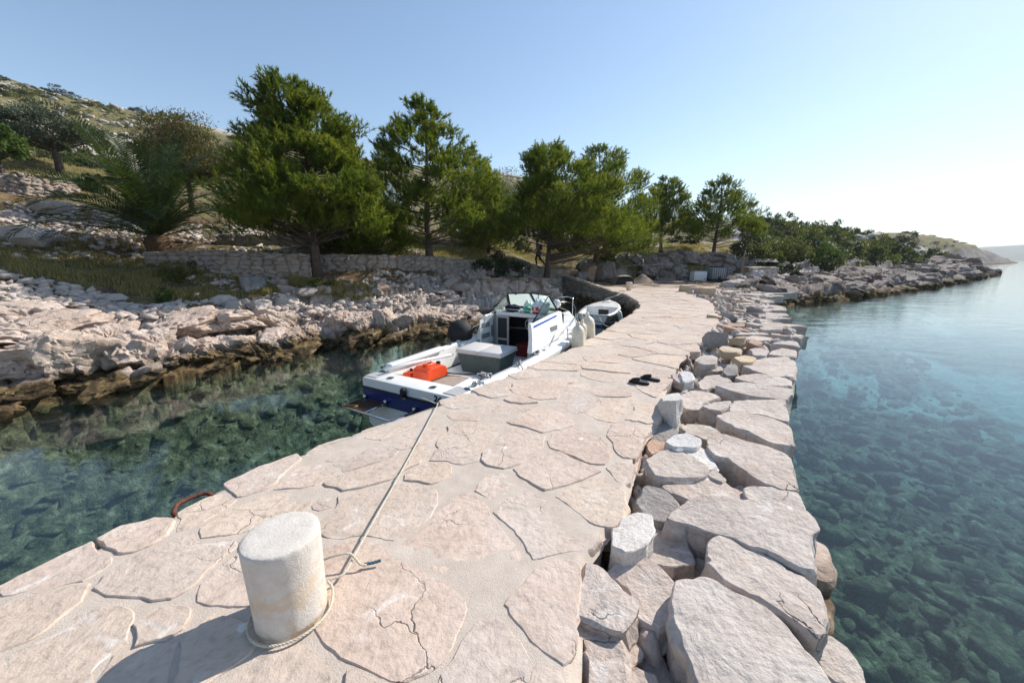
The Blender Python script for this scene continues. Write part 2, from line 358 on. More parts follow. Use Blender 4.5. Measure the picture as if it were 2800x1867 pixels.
m_navy = flat('navy hull paint', (0.008, 0.022, 0.13), 0.25)
m_blue = flat('blue stripe', (0.04, 0.11, 0.42), 0.4)
m_black = flat('black rubber', (0.010, 0.010, 0.010), 0.75, 0.3, 20)
m_chrome = flat('stainless tube', (0.62, 0.62, 0.62), 0.18, metal=1.0)
m_alu = flat('dull aluminium', (0.32, 0.32, 0.32), 0.45, metal=0.4)
m_greypad = flat('grey nonslip', (0.42, 0.42, 0.42), 0.8, 0.2, 40)
m_bin = flat('grey green plastic', (0.062, 0.088, 0.078), 0.5, 0.15, 5)
m_lid = flat('pale grey lid plastic', (0.60, 0.58, 0.555), 0.55, 0.06, 5)
m_tank = flat('orange red plastic', (0.80, 0.075, 0.012), 0.38, 0.12, 5)
m_rope = flat('cream rope', (0.56, 0.52, 0.42), 0.9, 0.2, 40, 0.5)
m_bluerope = flat('dark blue rope', (0.04, 0.045, 0.11), 0.9)
m_fender = flat('dirty white vinyl', (0.66, 0.60, 0.48), 0.5, 0.25, 7)
m_wood = flat('dark wet teak', (0.055, 0.028, 0.018), 0.35, 0.4, 12)
m_post = flat('weathered wood', (0.24, 0.17, 0.12), 0.9, 0.4, 15, 0.5)
m_dark = flat('dark interior', (0.02, 0.02, 0.022), 0.8)
m_redcloth = flat('dark red fabric', (0.16, 0.012, 0.012), 0.9)
m_greypaint = flat('grey paint', (0.22, 0.23, 0.24), 0.5)
m_bluecloth = flat('dark navy cloth', (0.008, 0.010, 0.030), 0.95, 0.3, 10)
m_bag = flat('white plastic bag', (0.78, 0.80, 0.78), 0.35, 0.08, 9)
m_redbag = flat('red plastic', (0.62, 0.03, 0.03), 0.4)
m_greenbag = flat('green plastic', (0.03, 0.42, 0.16), 0.4)
m_rust = flat('rusty iron', (0.15, 0.045, 0.028), 0.85, 0.5, 30, 0.6)
m_tarp = flat('sand coloured tarp', (0.42, 0.35, 0.26), 0.85, 0.15, 4, 0.3)
m_sandpile = flat('brown sand', (0.30, 0.23, 0.165), 0.95, 0.2, 9, 0.5)
m_cab = flat('white enamel sheet', (0.72, 0.73, 0.74), 0.4, 0.05)
m_ibc = flat('translucent white tank', (0.46, 0.50, 0.54), 0.4, 0.08)
m_skin = flat('skin', (0.35, 0.2, 0.14), 0.6)
m_jacket = flat('grey jacket', (0.16, 0.18, 0.18), 0.9)
m_trouser = flat('dark trousers', (0.012, 0.013, 0.018), 0.9)
m_hair = flat('dark hair', (0.015, 0.012, 0.01), 0.8)
m_gravel = stone('gravel', (0.30, 0.25, 0.215), (0.42, 0.36, 0.315), (0.54, 0.475, 0.42), crack=0, scale=3, bump=0.5)
def glass_mat():
    t = NT('windscreen glass'); fr = t.n('Fresnel', {'IOR': 1.5}).outputs[0]
    g = t.n('BsdfGlossy', {'Color': (1, 1, 1, 1), 'Roughness': 0.02}); tr = t.n('BsdfTransparent', {'Color': (0.72, 0.86, 0.84, 1)})
    mx = t.n('MixShader', {0: fr, 1: tr.outputs[0], 2: g.outputs[0]}); t.t.links.new(mx.outputs[0], t.out.inputs[0]); return t.m
m_glass = glass_mat()
# ---------------------------------------------------------------- land and sea bed
SHORE = [(-60, -14), (-20, -12), (-11.5, -4), (-9.6, 1.5), (-8.75, 5.9), (-8.5, 6.6), (-7.85, 7.0), (-7.1, 7.75), (-6.65, 8.5), (-5.65, 10.1),
         (-5.6, 10.9), (-4.3, 10.9), (-3.25, 12.0), (-1.95, 12.8), (-1.2, 14.7), (-0.2, 16.6), (1.2, 18.2), (2.2, 20.4), (3.2, 22.0), (4.7, 19.6), (5.6, 18.6), (11.6, 18.9), (14.3, 19.7),
         (17.6, 22.8), (19.2, 22.9), (22.5, 24.8), (29.0, 29.0), (36.0, 33.6), (46, 40), (55, 46.8), (68, 55), (81.5, 65.5), (84, 70), (72, 74), (80, 90),
         (105, 110), (130, 132), (160, 152), (210, 177), (280, 218), (346, 261), (350, 275), (300, 300), (200, 420), (-320, 420), (-320, -14)]
CTRL = [vd(*q) for q in [
    (0, 800, 7.0), (0, 740, 7.9), (0, 640, 9.4), (120, 810, 7.5), (120, 740, 8.5), (120, 640, 10.1), (250, 800, 8.0), (250, 720, 9.3), (250, 680, 10.5),
    (420, 780, 9.0), (420, 710, 10.6), (420, 662, 12.0), (600, 760, 10.0), (600, 690, 12.0), (600, 645, 13.5), (720, 755, 11.0), (720, 700, 12.1), (720, 640, 13.7),
    (850, 755, 11.7), (850, 700, 13.3), (850, 652, 14.6), (980, 725, 13.2), (980, 690, 14.6), (980, 655, 16), (1080, 690, 15.6), (1080, 660, 17.2), (1080, 625, 19),
    (1200, 655, 19.6), (1250, 634, 22), (340, 580, 14.6), (500, 583, 14.8), (720, 589, 15.0), (900, 589, 16.4), (1090, 598, 18.8), (0, 592, 11.5), (150, 592, 12.2),
    (250, 584, 13.2), (0, 530, 13.5), (150, 538, 13.6), (300, 556, 14.2), (0, 500, 15.2), (60, 472, 16.6), (150, 490, 16.2), (0, 402, 18.6), (140, 396, 21.5),
    (230, 425, 20.5), (560, 545, 18), (700, 545, 19), (850, 553, 20), (1000, 562, 22.5), (1150, 570, 26), (1237, 606, 28), (1300, 580, 30), (1400, 574, 32),
    (0, 340, 30), (200, 345, 36), (0, 275, 60), (200, 293, 72), (350, 306, 80), (-120, 170, 110), (0, 188, 110), (100, 214, 110), (250, 254, 110), (400, 276, 112),
    (600, 320, 122), (800, 366, 132), (1000, 392, 145), (1150, 400, 150), (1190, 402, 152), (1150, 455, 80), (1000, 482, 60), (1350, 480, 92), (1500, 512, 75),
    (1420, 577, 31.8), (1550, 577, 32.5), (1690, 592, 32), (1740, 604, 30), (1800, 596, 33), (1900, 612, 31), (1850, 662, 24.3), (1960, 655, 27), (2040, 643, 32),
    (2110, 638, 37), (2200, 627, 50), (2252, 624, 65), (1720, 515, 60), (1800, 522, 62), (1900, 537, 66), (2000, 552, 72), (2080, 570, 75), (2170, 600, 74),
    (1800, 555, 45), (1900, 575, 43), (2000, 596, 46), (2080, 603, 53), (2060, 545, 190), (2090, 535, 200), (2150, 542, 206), (2220, 571, 216), (2290, 594, 236),
    (2325, 601, 250), (2200, 601, 182), (2120, 590, 170)]]
CTRL += [np.array(q) for q in [(6.2, 20.5, 0.82), (9, 21.8, 0.80), (12, 24, 0.82), (8, 28.5, 0.85), (12.5, 28.5, 0.85), (15.5, 28, 0.9), (4.6, 26.6, 1.1), (13.2, 20.6, 0.78), (15.5, 22.5, 1.0),
                               (-100, 250, 25), (50, 260, 22), (150, 310, 8), (-260, 120, 70), (-60, 0, 30), (-30, 2, 14), (-14, 4, 3.0), (-18, 9, 6.5), (60, 110, 6), (100, 140, 8), (-300, 400, 20)]]
CTRL = np.array(CTRL)
_d = np.linalg.norm(CTRL[:, None, :2]-CTRL[None, :, :2], axis=2)
_n = len(CTRL); _A = np.zeros((_n+3, _n+3)); _A[:_n, :_n] = _d - 0.02*np.eye(_n)
_A[:_n, _n] = 1; _A[:_n, _n+1:] = CTRL[:, :2]; _A[_n:, :_n] = _A[:_n, _n:].T
_w = np.linalg.solve(_A, np.r_[CTRL[:, 2], 0, 0, 0])
def land_rbf(x, y):
    r = np.full(x.shape, _w[_n])+_w[_n+1]*x+_w[_n+2]*y
    for i in range(_n): r = r + _w[i]*np.hypot(x-CTRL[i, 0], y-CTRL[i, 1])
    return r
YARD = [(5.0, 18.4), (12.0, 18.6), (14.6, 20.5), (16.0, 23.5), (17.3, 27.6), (17.3, 30.2), (12, 30.9), (6.6, 31.0), (5.2, 29.0), (4.3, 26.5), (3.4, 23.6), (3.2, 22)]
def base_z(x, y):
    wob = 0.35*fbm(x*0.8, y*0.8, o=3, seed=3)
    s = seg_dist(x, y, SHORE)*np.where(inside(x, y, SHORE), 1, -1)
    sw = s + wob*np.clip(np.clip(np.hypot(x, y)/30, 1, 12)*0.6, .6, 3)
    return np.minimum(land_rbf(x, y), 0.10+np.maximum(sw, -.3)*1.15)
def ledge(x, y, size, ang, sx, seed, amp, tilt, crack):
    c, sn = math.cos(ang), math.sin(ang); u, v = (x*c+y*sn)/size/sx, (-x*sn+y*c)/size
    wu = 0.22*fbm(u*1.3, v*1.3, o=2, seed=seed+50); wv = 0.22*fbm(u*1.3, v*1.3, o=2, seed=seed+60)
    d1, d2, ox, oy, h1, h2, h3 = cells(u+wu, v+wv, seed, .85)
    fu, fv = (u-ox)*size*sx, (v-oy)*size; px, py = fu*c-fv*sn, fu*sn+fv*c
    e = np.clip((d2-d1)/0.13, 0, 1)
    return px, py, (h1-.5)*amp + size*tilt*(ox*(h2-.2)+oy*(h3-.5)) - crack*(1-e)**2
def ground_z(x, y, detail=True):
    """Height of the land or the sea bed, its distance from the shore, and how green and how earthy it is."""
    x = np.asarray(x, float); y = np.asarray(y, float); shp = x.shape; x = x.ravel(); y = y.ravel()
    wob = 0.35*fbm(x*0.8, y*0.8, o=3, seed=3)
    s = seg_dist(x, y, SHORE)*np.where(inside(x, y, SHORE), 1, -1)
    dist = np.hypot(x, y); fard = np.clip(dist/30, 1, 12)
    sw = s + wob*np.clip(fard*0.6, .6, 3)
    rb = land_rbf(x, y)
    yard = inside(x, y, YARD)
    rb = np.where(yard, 0.80+0.02*fbm(x, y, o=2, seed=8), rb)
    cap = 0.10 + np.maximum(sw, 0)*1.15
    land = np.where(rb > cap, cap, rb)
    deep = np.where(x < (y-2)*0.45-1.0, 1.75, 2.3)          # lagoon, open side
    slope = np.where(x < (y-2)*0.45-1.0, 0.75, 0.34)
    o = np.maximum(-sw, 0)
    bed = -0.12 - np.minimum(o*slope, deep + np.maximum(o-8, 0)*0.10)
    bed = np.maximum(bed, -9)
    isl = sw > 0
    z = np.where(isl, land, bed)
    rightside = sstep(14, 19, x)
    wide = np.where(rightside > 0.5, 4.2+np.minimum(0.035*dist, 2.6), 3.4)
    rocky = sstep(-2.5, 0.2, sw)*(1-sstep(wide*0.7, wide*1.2, sw))*(~yard)
    hill = sstep(25, 60, dist)
    if detail:
        m = rocky > 0.02; xm, ym = x[m], y[m]; s1 = rightside[m] > 0.5
        pa, pb, za = ledge(xm, ym, 0.85, 0.62, 1.7, 11, 0.26, 0.40, 0.26); qa, qb, zc = ledge(xm, ym, 1.7, 0.35, 1.6, 12, 0.75, 0.55, 0.55)
        px = np.where(s1, qa, pa); py = np.where(s1, qb, pb)
        zz = 0.8*base_z(px, py)+0.2*base_z(xm, ym)+np.where(s1, zc, za)
        zz = zz + blocks(xm, ym, 0.36, 0.15, 0.5, 0.12, 13, 0.4, 1.5) + blocks(xm, ym, 0.14, 0.06, 0.6, 0.05, 14, 0.1, 1.3)*(dist[m] < 30)
        zz = np.where(s1, zz, np.minimum(zz, 0.10+0.95*np.maximum(sw[m], 0)+0.25*np.clip(zz, 0, 1)*sstep(.0, .5, sw[m])))
        w = rocky[m]; z[m] = np.where(isl[m] | (sw[m] > -.5), z[m]*(1-w)+zz*w, z[m]+0.5*w*za)
        z = z + (1-rocky)*isl*(~yard)*(0.07*fbm(x*1.7, y*1.7, o=4, seed=21)+0.05*blocks(x, y, .5, .6, .8, .2, 22))
        z = z + hill*isl*(1-rocky)*(blocks(x, y, 4, 0.35, 0.3, 0.25, 24, 0.3, 2.2)+0.5*fbm(x/7, y/7, o=4, seed=25))
        z = z + (~isl)*(1-rocky)*(0.30*blocks(x, y, 0.7, 0.55, 0.6, 0.25, 31, 0.9, 1.8)+0.22*blocks(x, y, 0.25, 0.35, 0.7, 0.15, 32, 0.7, 1.6))
        z = np.where(isl & (z < 0.03) & (sw > 0.5), 0.03, z)
    n = fbm(x*0.35, y*0.35, o=4, seed=41); n2 = fbm(x*1.1, y*1.1, o=3, seed=42)
    veg = np.clip(0.25+sstep(wide*0.75, wide*1.25, sw)*0.55+0.35*n2*sstep(wide*0.5, wide, sw), 0, 1)*(sw > 1.0)
    stripes = fbm(x*0.05+y*0.02, y*0.12-x*0.03, o=4, seed=44)
    veg = np.where(hill > 0.3, np.clip(0.72+0.5*stripes+0.25*fbm(x*.3, y*.3, o=2, seed=45), 0, 1), veg)
    veg = np.where((hill > 0.3) & (sw < wide), np.clip((sw-wide*0.5)/wide, 0, 0.7), veg)
    veg = np.where(yard, np.clip(0.45+0.5*n2+sstep(24, 21, y)*-0.3, 0, 1), veg)
    dirt = np.clip(0.15+0.9*n, 0, 1)*(1-hill)
    dirt = np.maximum(dirt, sstep(3.2, 1.2, np.hypot((x-4.6)/1.4, y-26.5)))
    dirt = np.where(yard, np.clip(0.7+0.4*n2, 0, 1), dirt)
    sand = np.clip(sstep(0.1, 0.35, fbm(x*0.55+2.2, y*0.55, o=3, seed=51)+sstep(3.4, 1.0, np.hypot(x+3.0, (y-2.6)*0.7))*0.9-0.35), 0, 1)*(x < 0)+0.75*sstep(.05, .6, fbm(x*0.33+7, y*0.33, o=4, seed=53))*(x > 0)
    R = lambda a: np.asarray(a, float).reshape(shp)
    return R(z), R(s), R(veg), R(dirt), R(hill), R(sand)
def gz(x, y):
    return float(ground_z(np.array([x]), np.array([y]), False)[0][0])
NA, NR = 720, 640
th = np.concatenate([np.linspace(-100, -57, 70, endpoint=False), np.linspace(-57, 57, NA-120), np.linspace(57, 100, 51)[1:]])
th = np.radians(th); rr = 1.0*np.exp(np.linspace(0, math.log(430), NR))
TX = np.sin(th)[:, None]*rr[None, :]; TY = np.cos(th)[:, None]*rr[None, :]
tz, ts, tv, td, tf, tsd = ground_z(TX, TY)
na, nr = TX.shape
idx = np.arange(na*nr).reshape(na, nr)
TF = np.stack([idx[:-1, :-1], idx[1:, :-1], idx[1:, 1:], idx[:-1, 1:]], -1).reshape(-1, 4)
ground = mesh('ground', np.stack([TX, TY, tz], -1), TF, m_ground, None, True, {'veg': tv.ravel(), 'dirt': td.ravel(), 'far': tf.ravel(), 'head': (sstep(13, 17, TX)*sstep(6.0, 3.0, ts-0.02*np.hypot(TX, TY))).ravel(), 'sand': tsd.ravel()})  # 'head' marks where the painted headland shade darkens the rock
tag(ground, kind='structure')

# the sea: one closed body of water out to the horizon
R = 3600.0
wb = MB(); ring = [(R*math.cos(a), R*math.sin(a)) for a in np.linspace(-PI, PI, 65)[:-1]]
wb.prism(ring, -60.0, 0.0)
sea = wb.out('sea', m_water); tag(sea, kind='structure')
sb = MB(); sb.prism([(x*0.999, y*0.999) for x, y in ring], -9.6, -9.3)
seabed = sb.out('sea_bed', flat('deep sea bed', (0.10, 0.13, 0.10), 1.0, 0.4, 0.2)); tag(seabed, kind='structure')
# far islands across the water
def ridge(name, pts, dist, depth, col, seed, label):
    xs = np.linspace(0, 1, 60); P = np.array([dp(px, py, dist) for px, py in pts]); t = np.linspace(0, 1, len(P))
    X = np.interp(xs, t, P[:, 0]); Y = np.interp(xs, t, P[:, 1]); Z = np.interp(xs, t, P[:, 2])
    V = []; prof = [(-1, 0), (-.55, .42), (-.2, .85), (0, 1), (.3, .8), (1, 0)]
    for k, (o, h) in enumerate(prof):
        n = fbm(xs*7+seed, xs*0+k*2.0, o=3, seed=seed)*0.10*(0 < h < 1)
        for i in range(60):
            d = np.array([X[i], Y[i]]); d = d/np.linalg.norm(d)
            V.append((X[i]+d[0]*o*depth, Y[i]+d[1]*o*depth, max(0, Z[i]*(h+n[i]))-2*(h == 0)))
    F = [(k*60+i, k*60+i+1, (k+1)*60+i+1, (k+1)*60+i) for k in range(len(prof)-1) for i in range(59)]
    o = mesh(name, V, F, flat(name+' scrub', col, 0.95, 0.4, 0.02)); tag(o, kind='structure')
ridge('hills', [(2560, 706), (2630, 690), (2680, 676), (2760, 672), (2800, 669), (2900, 664), (3100, 668), (3400, 660), (3800, 690)], 2600, 320, (0.10, 0.12, 0.06), 3, '')
ridge('hills', [(2690, 708), (2740, 702), (2790, 693), (2850, 690), (3000, 688), (3300, 694), (3600, 700)], 1900, 200, (0.10, 0.12, 0.06), 5, '')
# ---------------------------------------------------------------- stones
def unit(v): return v/(np.linalg.norm(v, axis=-1, keepdims=True)+1e-9)
def resample(P, step):
    P = np.asarray(P, float); Q = np.r_[P, P[:1]]; out = []
    for a, b in zip(Q[:-1], Q[1:]):
        n = max(1, int(round(np.linalg.norm(b-a)/step)))
        for k in range(n): out.append(a+(b-a)*k/n)
    return np.array(out)
def smooth_poly(P, k=1):
    for _ in range(k): P = 0.12*np.roll(P, 1, 0)+0.76*P+0.12*np.roll(P, -1, 0)
    return P
def grow(P, d):
    P = np.asarray(P, float); P = P if area(P) > 0 else P[::-1]
    P = resample(P, 0.05); t = np.roll(P, -1, 0)-np.roll(P, 1, 0); t /= np.linalg.norm(t, axis=1)[:, None]+1e-9
    return P+np.c_[t[:, 1], -t[:, 0]]*d
def area(P):
    x, y = P[:, 0], P[:, 1]; return 0.5*np.sum(x*np.roll(y, -1)-y*np.roll(x, -1))
def slab_geo(outline, ztop, thick, seed, wob=0.015, tilt=(0, 0), step=0.05, sides=3, rough=0.008, bev=0.012, taper=0.05, zf=None, lump=1.0, soft=1, chip=0.0):
    P = np.asarray(outline, float)[:, :2]
    if area(P) < 0: P = P[::-1]
    P = resample(P, step); P = smooth_poly(P, soft) if soft else P; n = len(P)
    tn = np.roll(P, -1, 0)-np.roll(P, 1, 0); tn /= np.linalg.norm(tn, axis=1)[:, None]+1e-9; nm = np.c_[tn[:, 1], -tn[:, 0]]
    w = wob*(fbm(P[:, 0]*4, P[:, 1]*4, np.full(n, seed*3.1), 3, seed)+0.5*fbm(P[:, 0]*17, P[:, 1]*17, np.full(n, seed*1.7), 2, seed+5))
    P = P + nm*w[:, None]; c = P.mean(0)
    V = []; dmean = np.linalg.norm(P-c, axis=1).mean()
    rings = [0.18, 0.42, 0.66, 0.86, 1.0] if thick < .1 else list(np.linspace(0, 1, int(np.clip(dmean/.045, 5, 15)))[1:])
    ar = np.r_[0, np.cumsum(np.linalg.norm(np.diff(P, axis=0), axis=1))]
    if chip > 0:
        _, _, _, _, c1, c2, _ = cells(ar/.16, np.full(n, .5), seed % 911); ch = bev+chip*np.maximum(0, fbm(ar*6, ar*0+.5, o=2, seed=seed % 911)+.1)*2+0.4*bev*fbm(ar*25, ar*0, o=2, seed=seed)
        ch = np.clip(ch, .004, .09)
    else: ch = np.full(n, bev)
    e = np.clip(1-ch*0.9/np.maximum(np.linalg.norm(P-c, axis=1), .05), 0.4, 1)[:, None]
    def zt(Q): return ztop + (Q-c)@np.array(tilt) + rough*lump*fbm(Q[:, 0]*1.8, Q[:, 1]*1.8, np.full(len(Q), seed*2.3), 4, seed+9) + 0.30*rough*lump*blocks(Q[:, 0], Q[:, 1], 0.30, 1.6, 0.6, 0.1, seed % 97, (seed % 7)*.4, 2.2) + (zf(Q[:, 0], Q[:, 1]) if zf else 0)
    V.append(np.r_[c, zt(c[None])[0]][None])
    for f in rings:
        Q = c+(P-c)*(f*e); V.append(np.c_[Q, zt(Q)])
    z1 = zt(P)
    V.append(np.c_[P, z1-ch])
    for k in range(1, sides+1):
        f = k/sides; jag = 0.45*wob+0.05*thick
        _, _, o1, o2, k1, k2, k3 = cells(ar/(.22 if thick > .2 else .12), np.full(n, f*thick/.12+.3), seed % 877)
        off = jag*(.75*(k1-.5)+.6*o1*(k2-.5)) + .8*jag*fbm(P[:, 0]*9, P[:, 1]*9, np.full(n, f*thick*7+seed), 3, seed+4) - taper*thick*f*f
        Q = P+nm*off[:, None]; V.append(np.c_[Q, np.minimum(z1-ch-0.004, z1-thick*f)])
    F = [(0, 1+i, 1+(i+1) % n) for i in range(n)]; m = len(V)-1
    for r in range(m-1):
        a = 1+r*n; b = a+n
        F += [(a+i, b+i, b+(i+1) % n, a+(i+1) % n) for i in range(n)]
    return np.concatenate(V), F
_ico = {}
def ico(sub):
    if sub not in _ico:
        bm = bmesh.new(); bmesh.ops.create_icosphere(bm, subdivisions=sub, radius=1.0)
        _ico[sub] = (np.array([v.co[:] for v in bm.verts]), np.array([[v.index for v in f.verts] for f in bm.faces])); bm.free()
    return _ico[sub]
def rock_geo(size, seed, sub=4, planes=13, rough=0.05, strata=0.0):
    D, F = ico(sub); rg = np.random.RandomState(seed)
    N = rg.normal(size=(planes, 3)); N /= np.linalg.norm(N, axis=1)[:, None]
    N = np.r_[N, [[0, 0, 1], [0, 0, -1]]]; H = rg.uniform(0.62, 1.0, planes+2); H[-2] = rg.uniform(.6, .8); H[-1] = 0.6
    dn = D@N.T; r = np.where(dn > 0.05, H/np.maximum(dn, 0.05), 9).min(1); r = np.minimum(r, 1.35)
    V = D*r[:, None]
    nz = fbm(V[:, 0]*2.4, V[:, 1]*2.4, V[:, 2]*2.4+seed, 5, seed)*rough*1.3
    if strata > 0:
        u = unit(rg.normal(size=3)*np.array([.4, .4, .2])+np.array([.35, .1, 1.0])); h = V@u*5.5+0.8*fbm(V[:, 0]*2, V[:, 1]*2, V[:, 2]*2, 3, seed+1); fr = h-np.floor(h); lay = _h(np.floor(h), np.floor(h)*0, np.floor(h)*0, seed)
        d1, d2, _, _, h1, _, _ = cells(V[:, 0]*2.2+V[:, 2]*.7+seed, V[:, 1]*2.2-V[:, 2]*.5, seed); e_ = np.clip((d2-d1)/.12, 0, 1)
        nz = nz + strata*(lay-.5)+strata*.35*(sstep(0, .25, fr)-1)+strata*.7*(h1-.5)-strata*.5*(1-e_)**2
    V = V*(1+nz)[:, None]*np.asarray(size)/2.0
    return V, F
def place(V, loc, rot=(0, 0, 0)):
    M = (Matrix.Rotation(rot[2], 3, 'Z') @ Matrix.Rotation(rot[1], 3, 'Y') @ Matrix.Rotation(rot[0], 3, 'X'))
    return V@np.array(M).T+np.asarray(loc)
def rock(loc, size, seed, mat, label, group=None, rot=(0, 0, 0), sub=4, name='boulder', cat='boulder', planes=13, rough=0.05, strata=0.0):
    V, F = rock_geo(size, seed, sub, planes, rough, strata)
    V = place(V, (0, 0, 0), rot)
    o = mesh(name, V, F, mat, None, True, {'tint': np.full(len(V), random.Random(seed).random()*0.6)})
    o.location = loc
    try:
        o.data.set_sharp_from_angle(angle=math.radians(28))
    except Exception: pass
    return tag(o, label, cat, group)

def masonry(path, zb, zt, step, cw, ch, amp, seed, back=0.35, batter=0.0, crack=0.06, jag=0.03):
    """A wall face of coursed irregular stones: front sheet, ragged top strip and a back; path runs with the face on its right."""
    P = np.array(path, float); L = np.r_[0, np.cumsum(np.linalg.norm(np.diff(P, axis=0), axis=1))]
    n = max(2, int(L[-1]/step)+1); u = np.linspace(0, L[-1], n)
    X = np.interp(u, L, P[:, 0]); Y = np.interp(u, L, P[:, 1])
    ZB = np.interp(u, L, zb) if hasattr(zb, '__len__') else np.full(n, zb); ZT = np.interp(u, L, zt) if hasattr(zt, '__len__') else np.full(n, zt)
    tx, ty = np.gradient(X), np.gradient(Y); l = np.hypot(tx, ty); nx, ny = ty/l, -tx/l
    m = max(2, int((ZT-ZB).max()/step)+1); t = np.linspace(0, 1, m)
    U = np.repeat(u[:, None], m, 1); Zt = ZT + jag*np.sign(fbm(u/cw*1.3, u*0, o=1, seed=seed+3))*abs(fbm(u/cw*0.9, u*0+4, o=2, seed=seed+2))
    Z = ZB[:, None]+(Zt-ZB)[:, None]*t[None]
    cu, cv = U/cw, Z/ch
    d1, d2, ox, oy, h1, h2, h3 = cells(cu+0.15*fbm(U*3, Z*3, o=2, seed=seed+7), cv+0.12*fbm(U*3, Z*3, o=2, seed=seed+8), seed, 0.75)
    e = np.clip((d2-d1)/0.20, 0, 1)
    off = amp*(h1-0.5) + 0.4*amp*(ox*(h2-.5)+oy*(h3-.5))*2 - crack*(1-e)**2 + 0.3*amp*fbm(U*7, Z*7, o=3, seed=seed+9) - batter*(Z-ZB[:, None])
    VX = X[:, None]+nx[:, None]*off; VY = Y[:, None]+ny[:, None]*off
    V = [np.stack([VX, VY, Z], -1)]
    for b, dz in ((back*.5, .01), (back, 0.0)):
        V.append(np.stack([X-nx*b, Y-ny*b, Zt+dz+0.02*fbm(u*5, u*0+b, o=2, seed=seed)], -1)[:, None])
    V.append(np.stack([X-nx*back, Y-ny*back, ZB-0.3], -1)[:, None])
    V = np.concatenate(V, 1); mm = V.shape[1]; I = np.arange(n*mm).reshape(n, mm)
    F = np.stack([I[:-1, :-1], I[1:, :-1], I[1:, 1:], I[:-1, 1:]], -1).reshape(-1, 4)
    tint = np.concatenate([h2, h2[:, -1:], h2[:, -1:], h2[:, -1:]], 1)
    return V.reshape(-1, 3), F, tint.ravel()
# ---------------------------------------------------------------- the stone pier
PZ = 0.85
LEFT = [(-4.4, -4.0), (-3.6, -1.0), (-3.05, 0.6), (-2.55, 1.57), (-2.21, 2.08), (-2.08, 2.46), (-1.77, 2.93), (-1.43, 3.36), (-0.84, 3.99), (-0.40, 4.64), (0.74, 6.23), (1.42, 7.27), (3.61, 11.25), (4.55, 13.2), (4.95, 14.9), (5.15, 16.3), (5.30, 17.4), (4.55, 19.4), (3.6, 21.6), (2.95, 23.4)]
PAVR = [(0.1, -4.0), (0.15, -1.0), (0.22, 0.6), (0.27, 1.13), (0.39, 1.70), (0.71, 2.10), (0.95, 2.6), (1.18, 3.10), (1.58, 3.62), (1.9, 4.4), (2.29, 5.11), (2.75, 5.9), (3.40, 6.71), (4.3, 8.0), (5.38, 9.64), (6.35, 11.6), (7.28, 13.5), (7.95, 15.3), (8.3, 17.2), (8.7, 19.0), (9.3, 20.4)]
OUT = [(0.3, -4.0), (0.75, -1.0), (1.05, 0.5), (1.23, 1.13), (1.33, 1.35), (1.62, 1.7), (1.86, 2.04), (2.02, 2.35), (2.25, 2.72), (2.52, 3.13), (3.00, 3.75), (3.44, 4.39), (4.75, 6.1), (6.22, 7.93), (7.2, 9.6), (8.21, 11.25), (9.3, 13.1), (10.3, 14.94), (11.05, 16.1), (11.7, 17.15), (13.95, 18.95)]
FAR = [(3.9, 24.0), (5.2, 22.2), (6.8, 21.2), (8.3, 20.7)]
def path_rise(x, y):
    return 0.75*sstep(5.6, 2.6, x)*sstep(17.0, 19.5, y)
pier = empty('stone_pier', (0, 4, PZ), 0, 'long pale stone pier paved with irregular mortared flagstones, boat moored along it', 'pier')
def pchild(o): o.parent = pier; o.matrix_parent_inverse = Matrix.Translation((0, -4, -PZ)); return o
PAVED = LEFT + FAR + PAVR[::-1]
# traced flagstones of the foreground: pixel outlines in crops of the photograph (origin x, y; scale 3.336)
TR = []
def tr(ox, oy, *polys, sc=3.336):
    for p in polys: TR.append(np.array([at(ox+x/sc, oy+y/sc, PZ)[:2] for x, y in p]))
tr(0, 1397,
   [(20,690),(170,600),(520,430),(850,265),(900,330),(1050,400),(1040,470),(960,520),(760,620),(480,690),(380,720),(310,680),(150,695)],
   [(880,260),(1100,150),(1240,110),(1410,60),(1480,85),(1545,110),(1470,220),(1200,370),(1070,395),(930,325)],
   [(0,940),(140,850),(400,770),(600,710),(820,665),(760,760),(720,830),(560,950),(420,1060),(330,1105),(150,1135),(10,1150)],
   [(860,700),(960,590),(1150,470),(1400,370),(1580,290),(1720,270),(2060,300),(2120,330),(1950,500),(1800,660),(1570,790),(1350,740),(1050,720)],
   [(70,1370),(300,1230),(560,1060),(740,890),(850,890),(1000,960),(1150,1030),(1180,1060),(1190,1200),(1040,1280),(900,1380),(830,1470),(850,1600),(130,1600)],
   [(1210,1040),(1380,950),(1450,970),(1550,1010),(1560,1110),(1500,1180),(1330,1220),(1220,1250)],
   [(1040,1295),(1220,1265),(1480,1195),(1640,1180),(1620,1300),(1570,1550),(1560,1620),(880,1620),(960,1420)],
   [(1660,1190),(1800,1100),(1920,1000),(2090,1170),(2250,1130),(2230,1300),(2100,1400),(1830,1550),(1590,1620),(1620,1400)],
   [(1860,650),(2010,510),(2180,430),(2330,560),(2330,790),(2150,800),(1930,730)])
tr(0, 1000, [(1665,1480),(1690,1330),(1850,1240),(2010,1165),(2120,1230),(1980,1320),(1800,1430)])
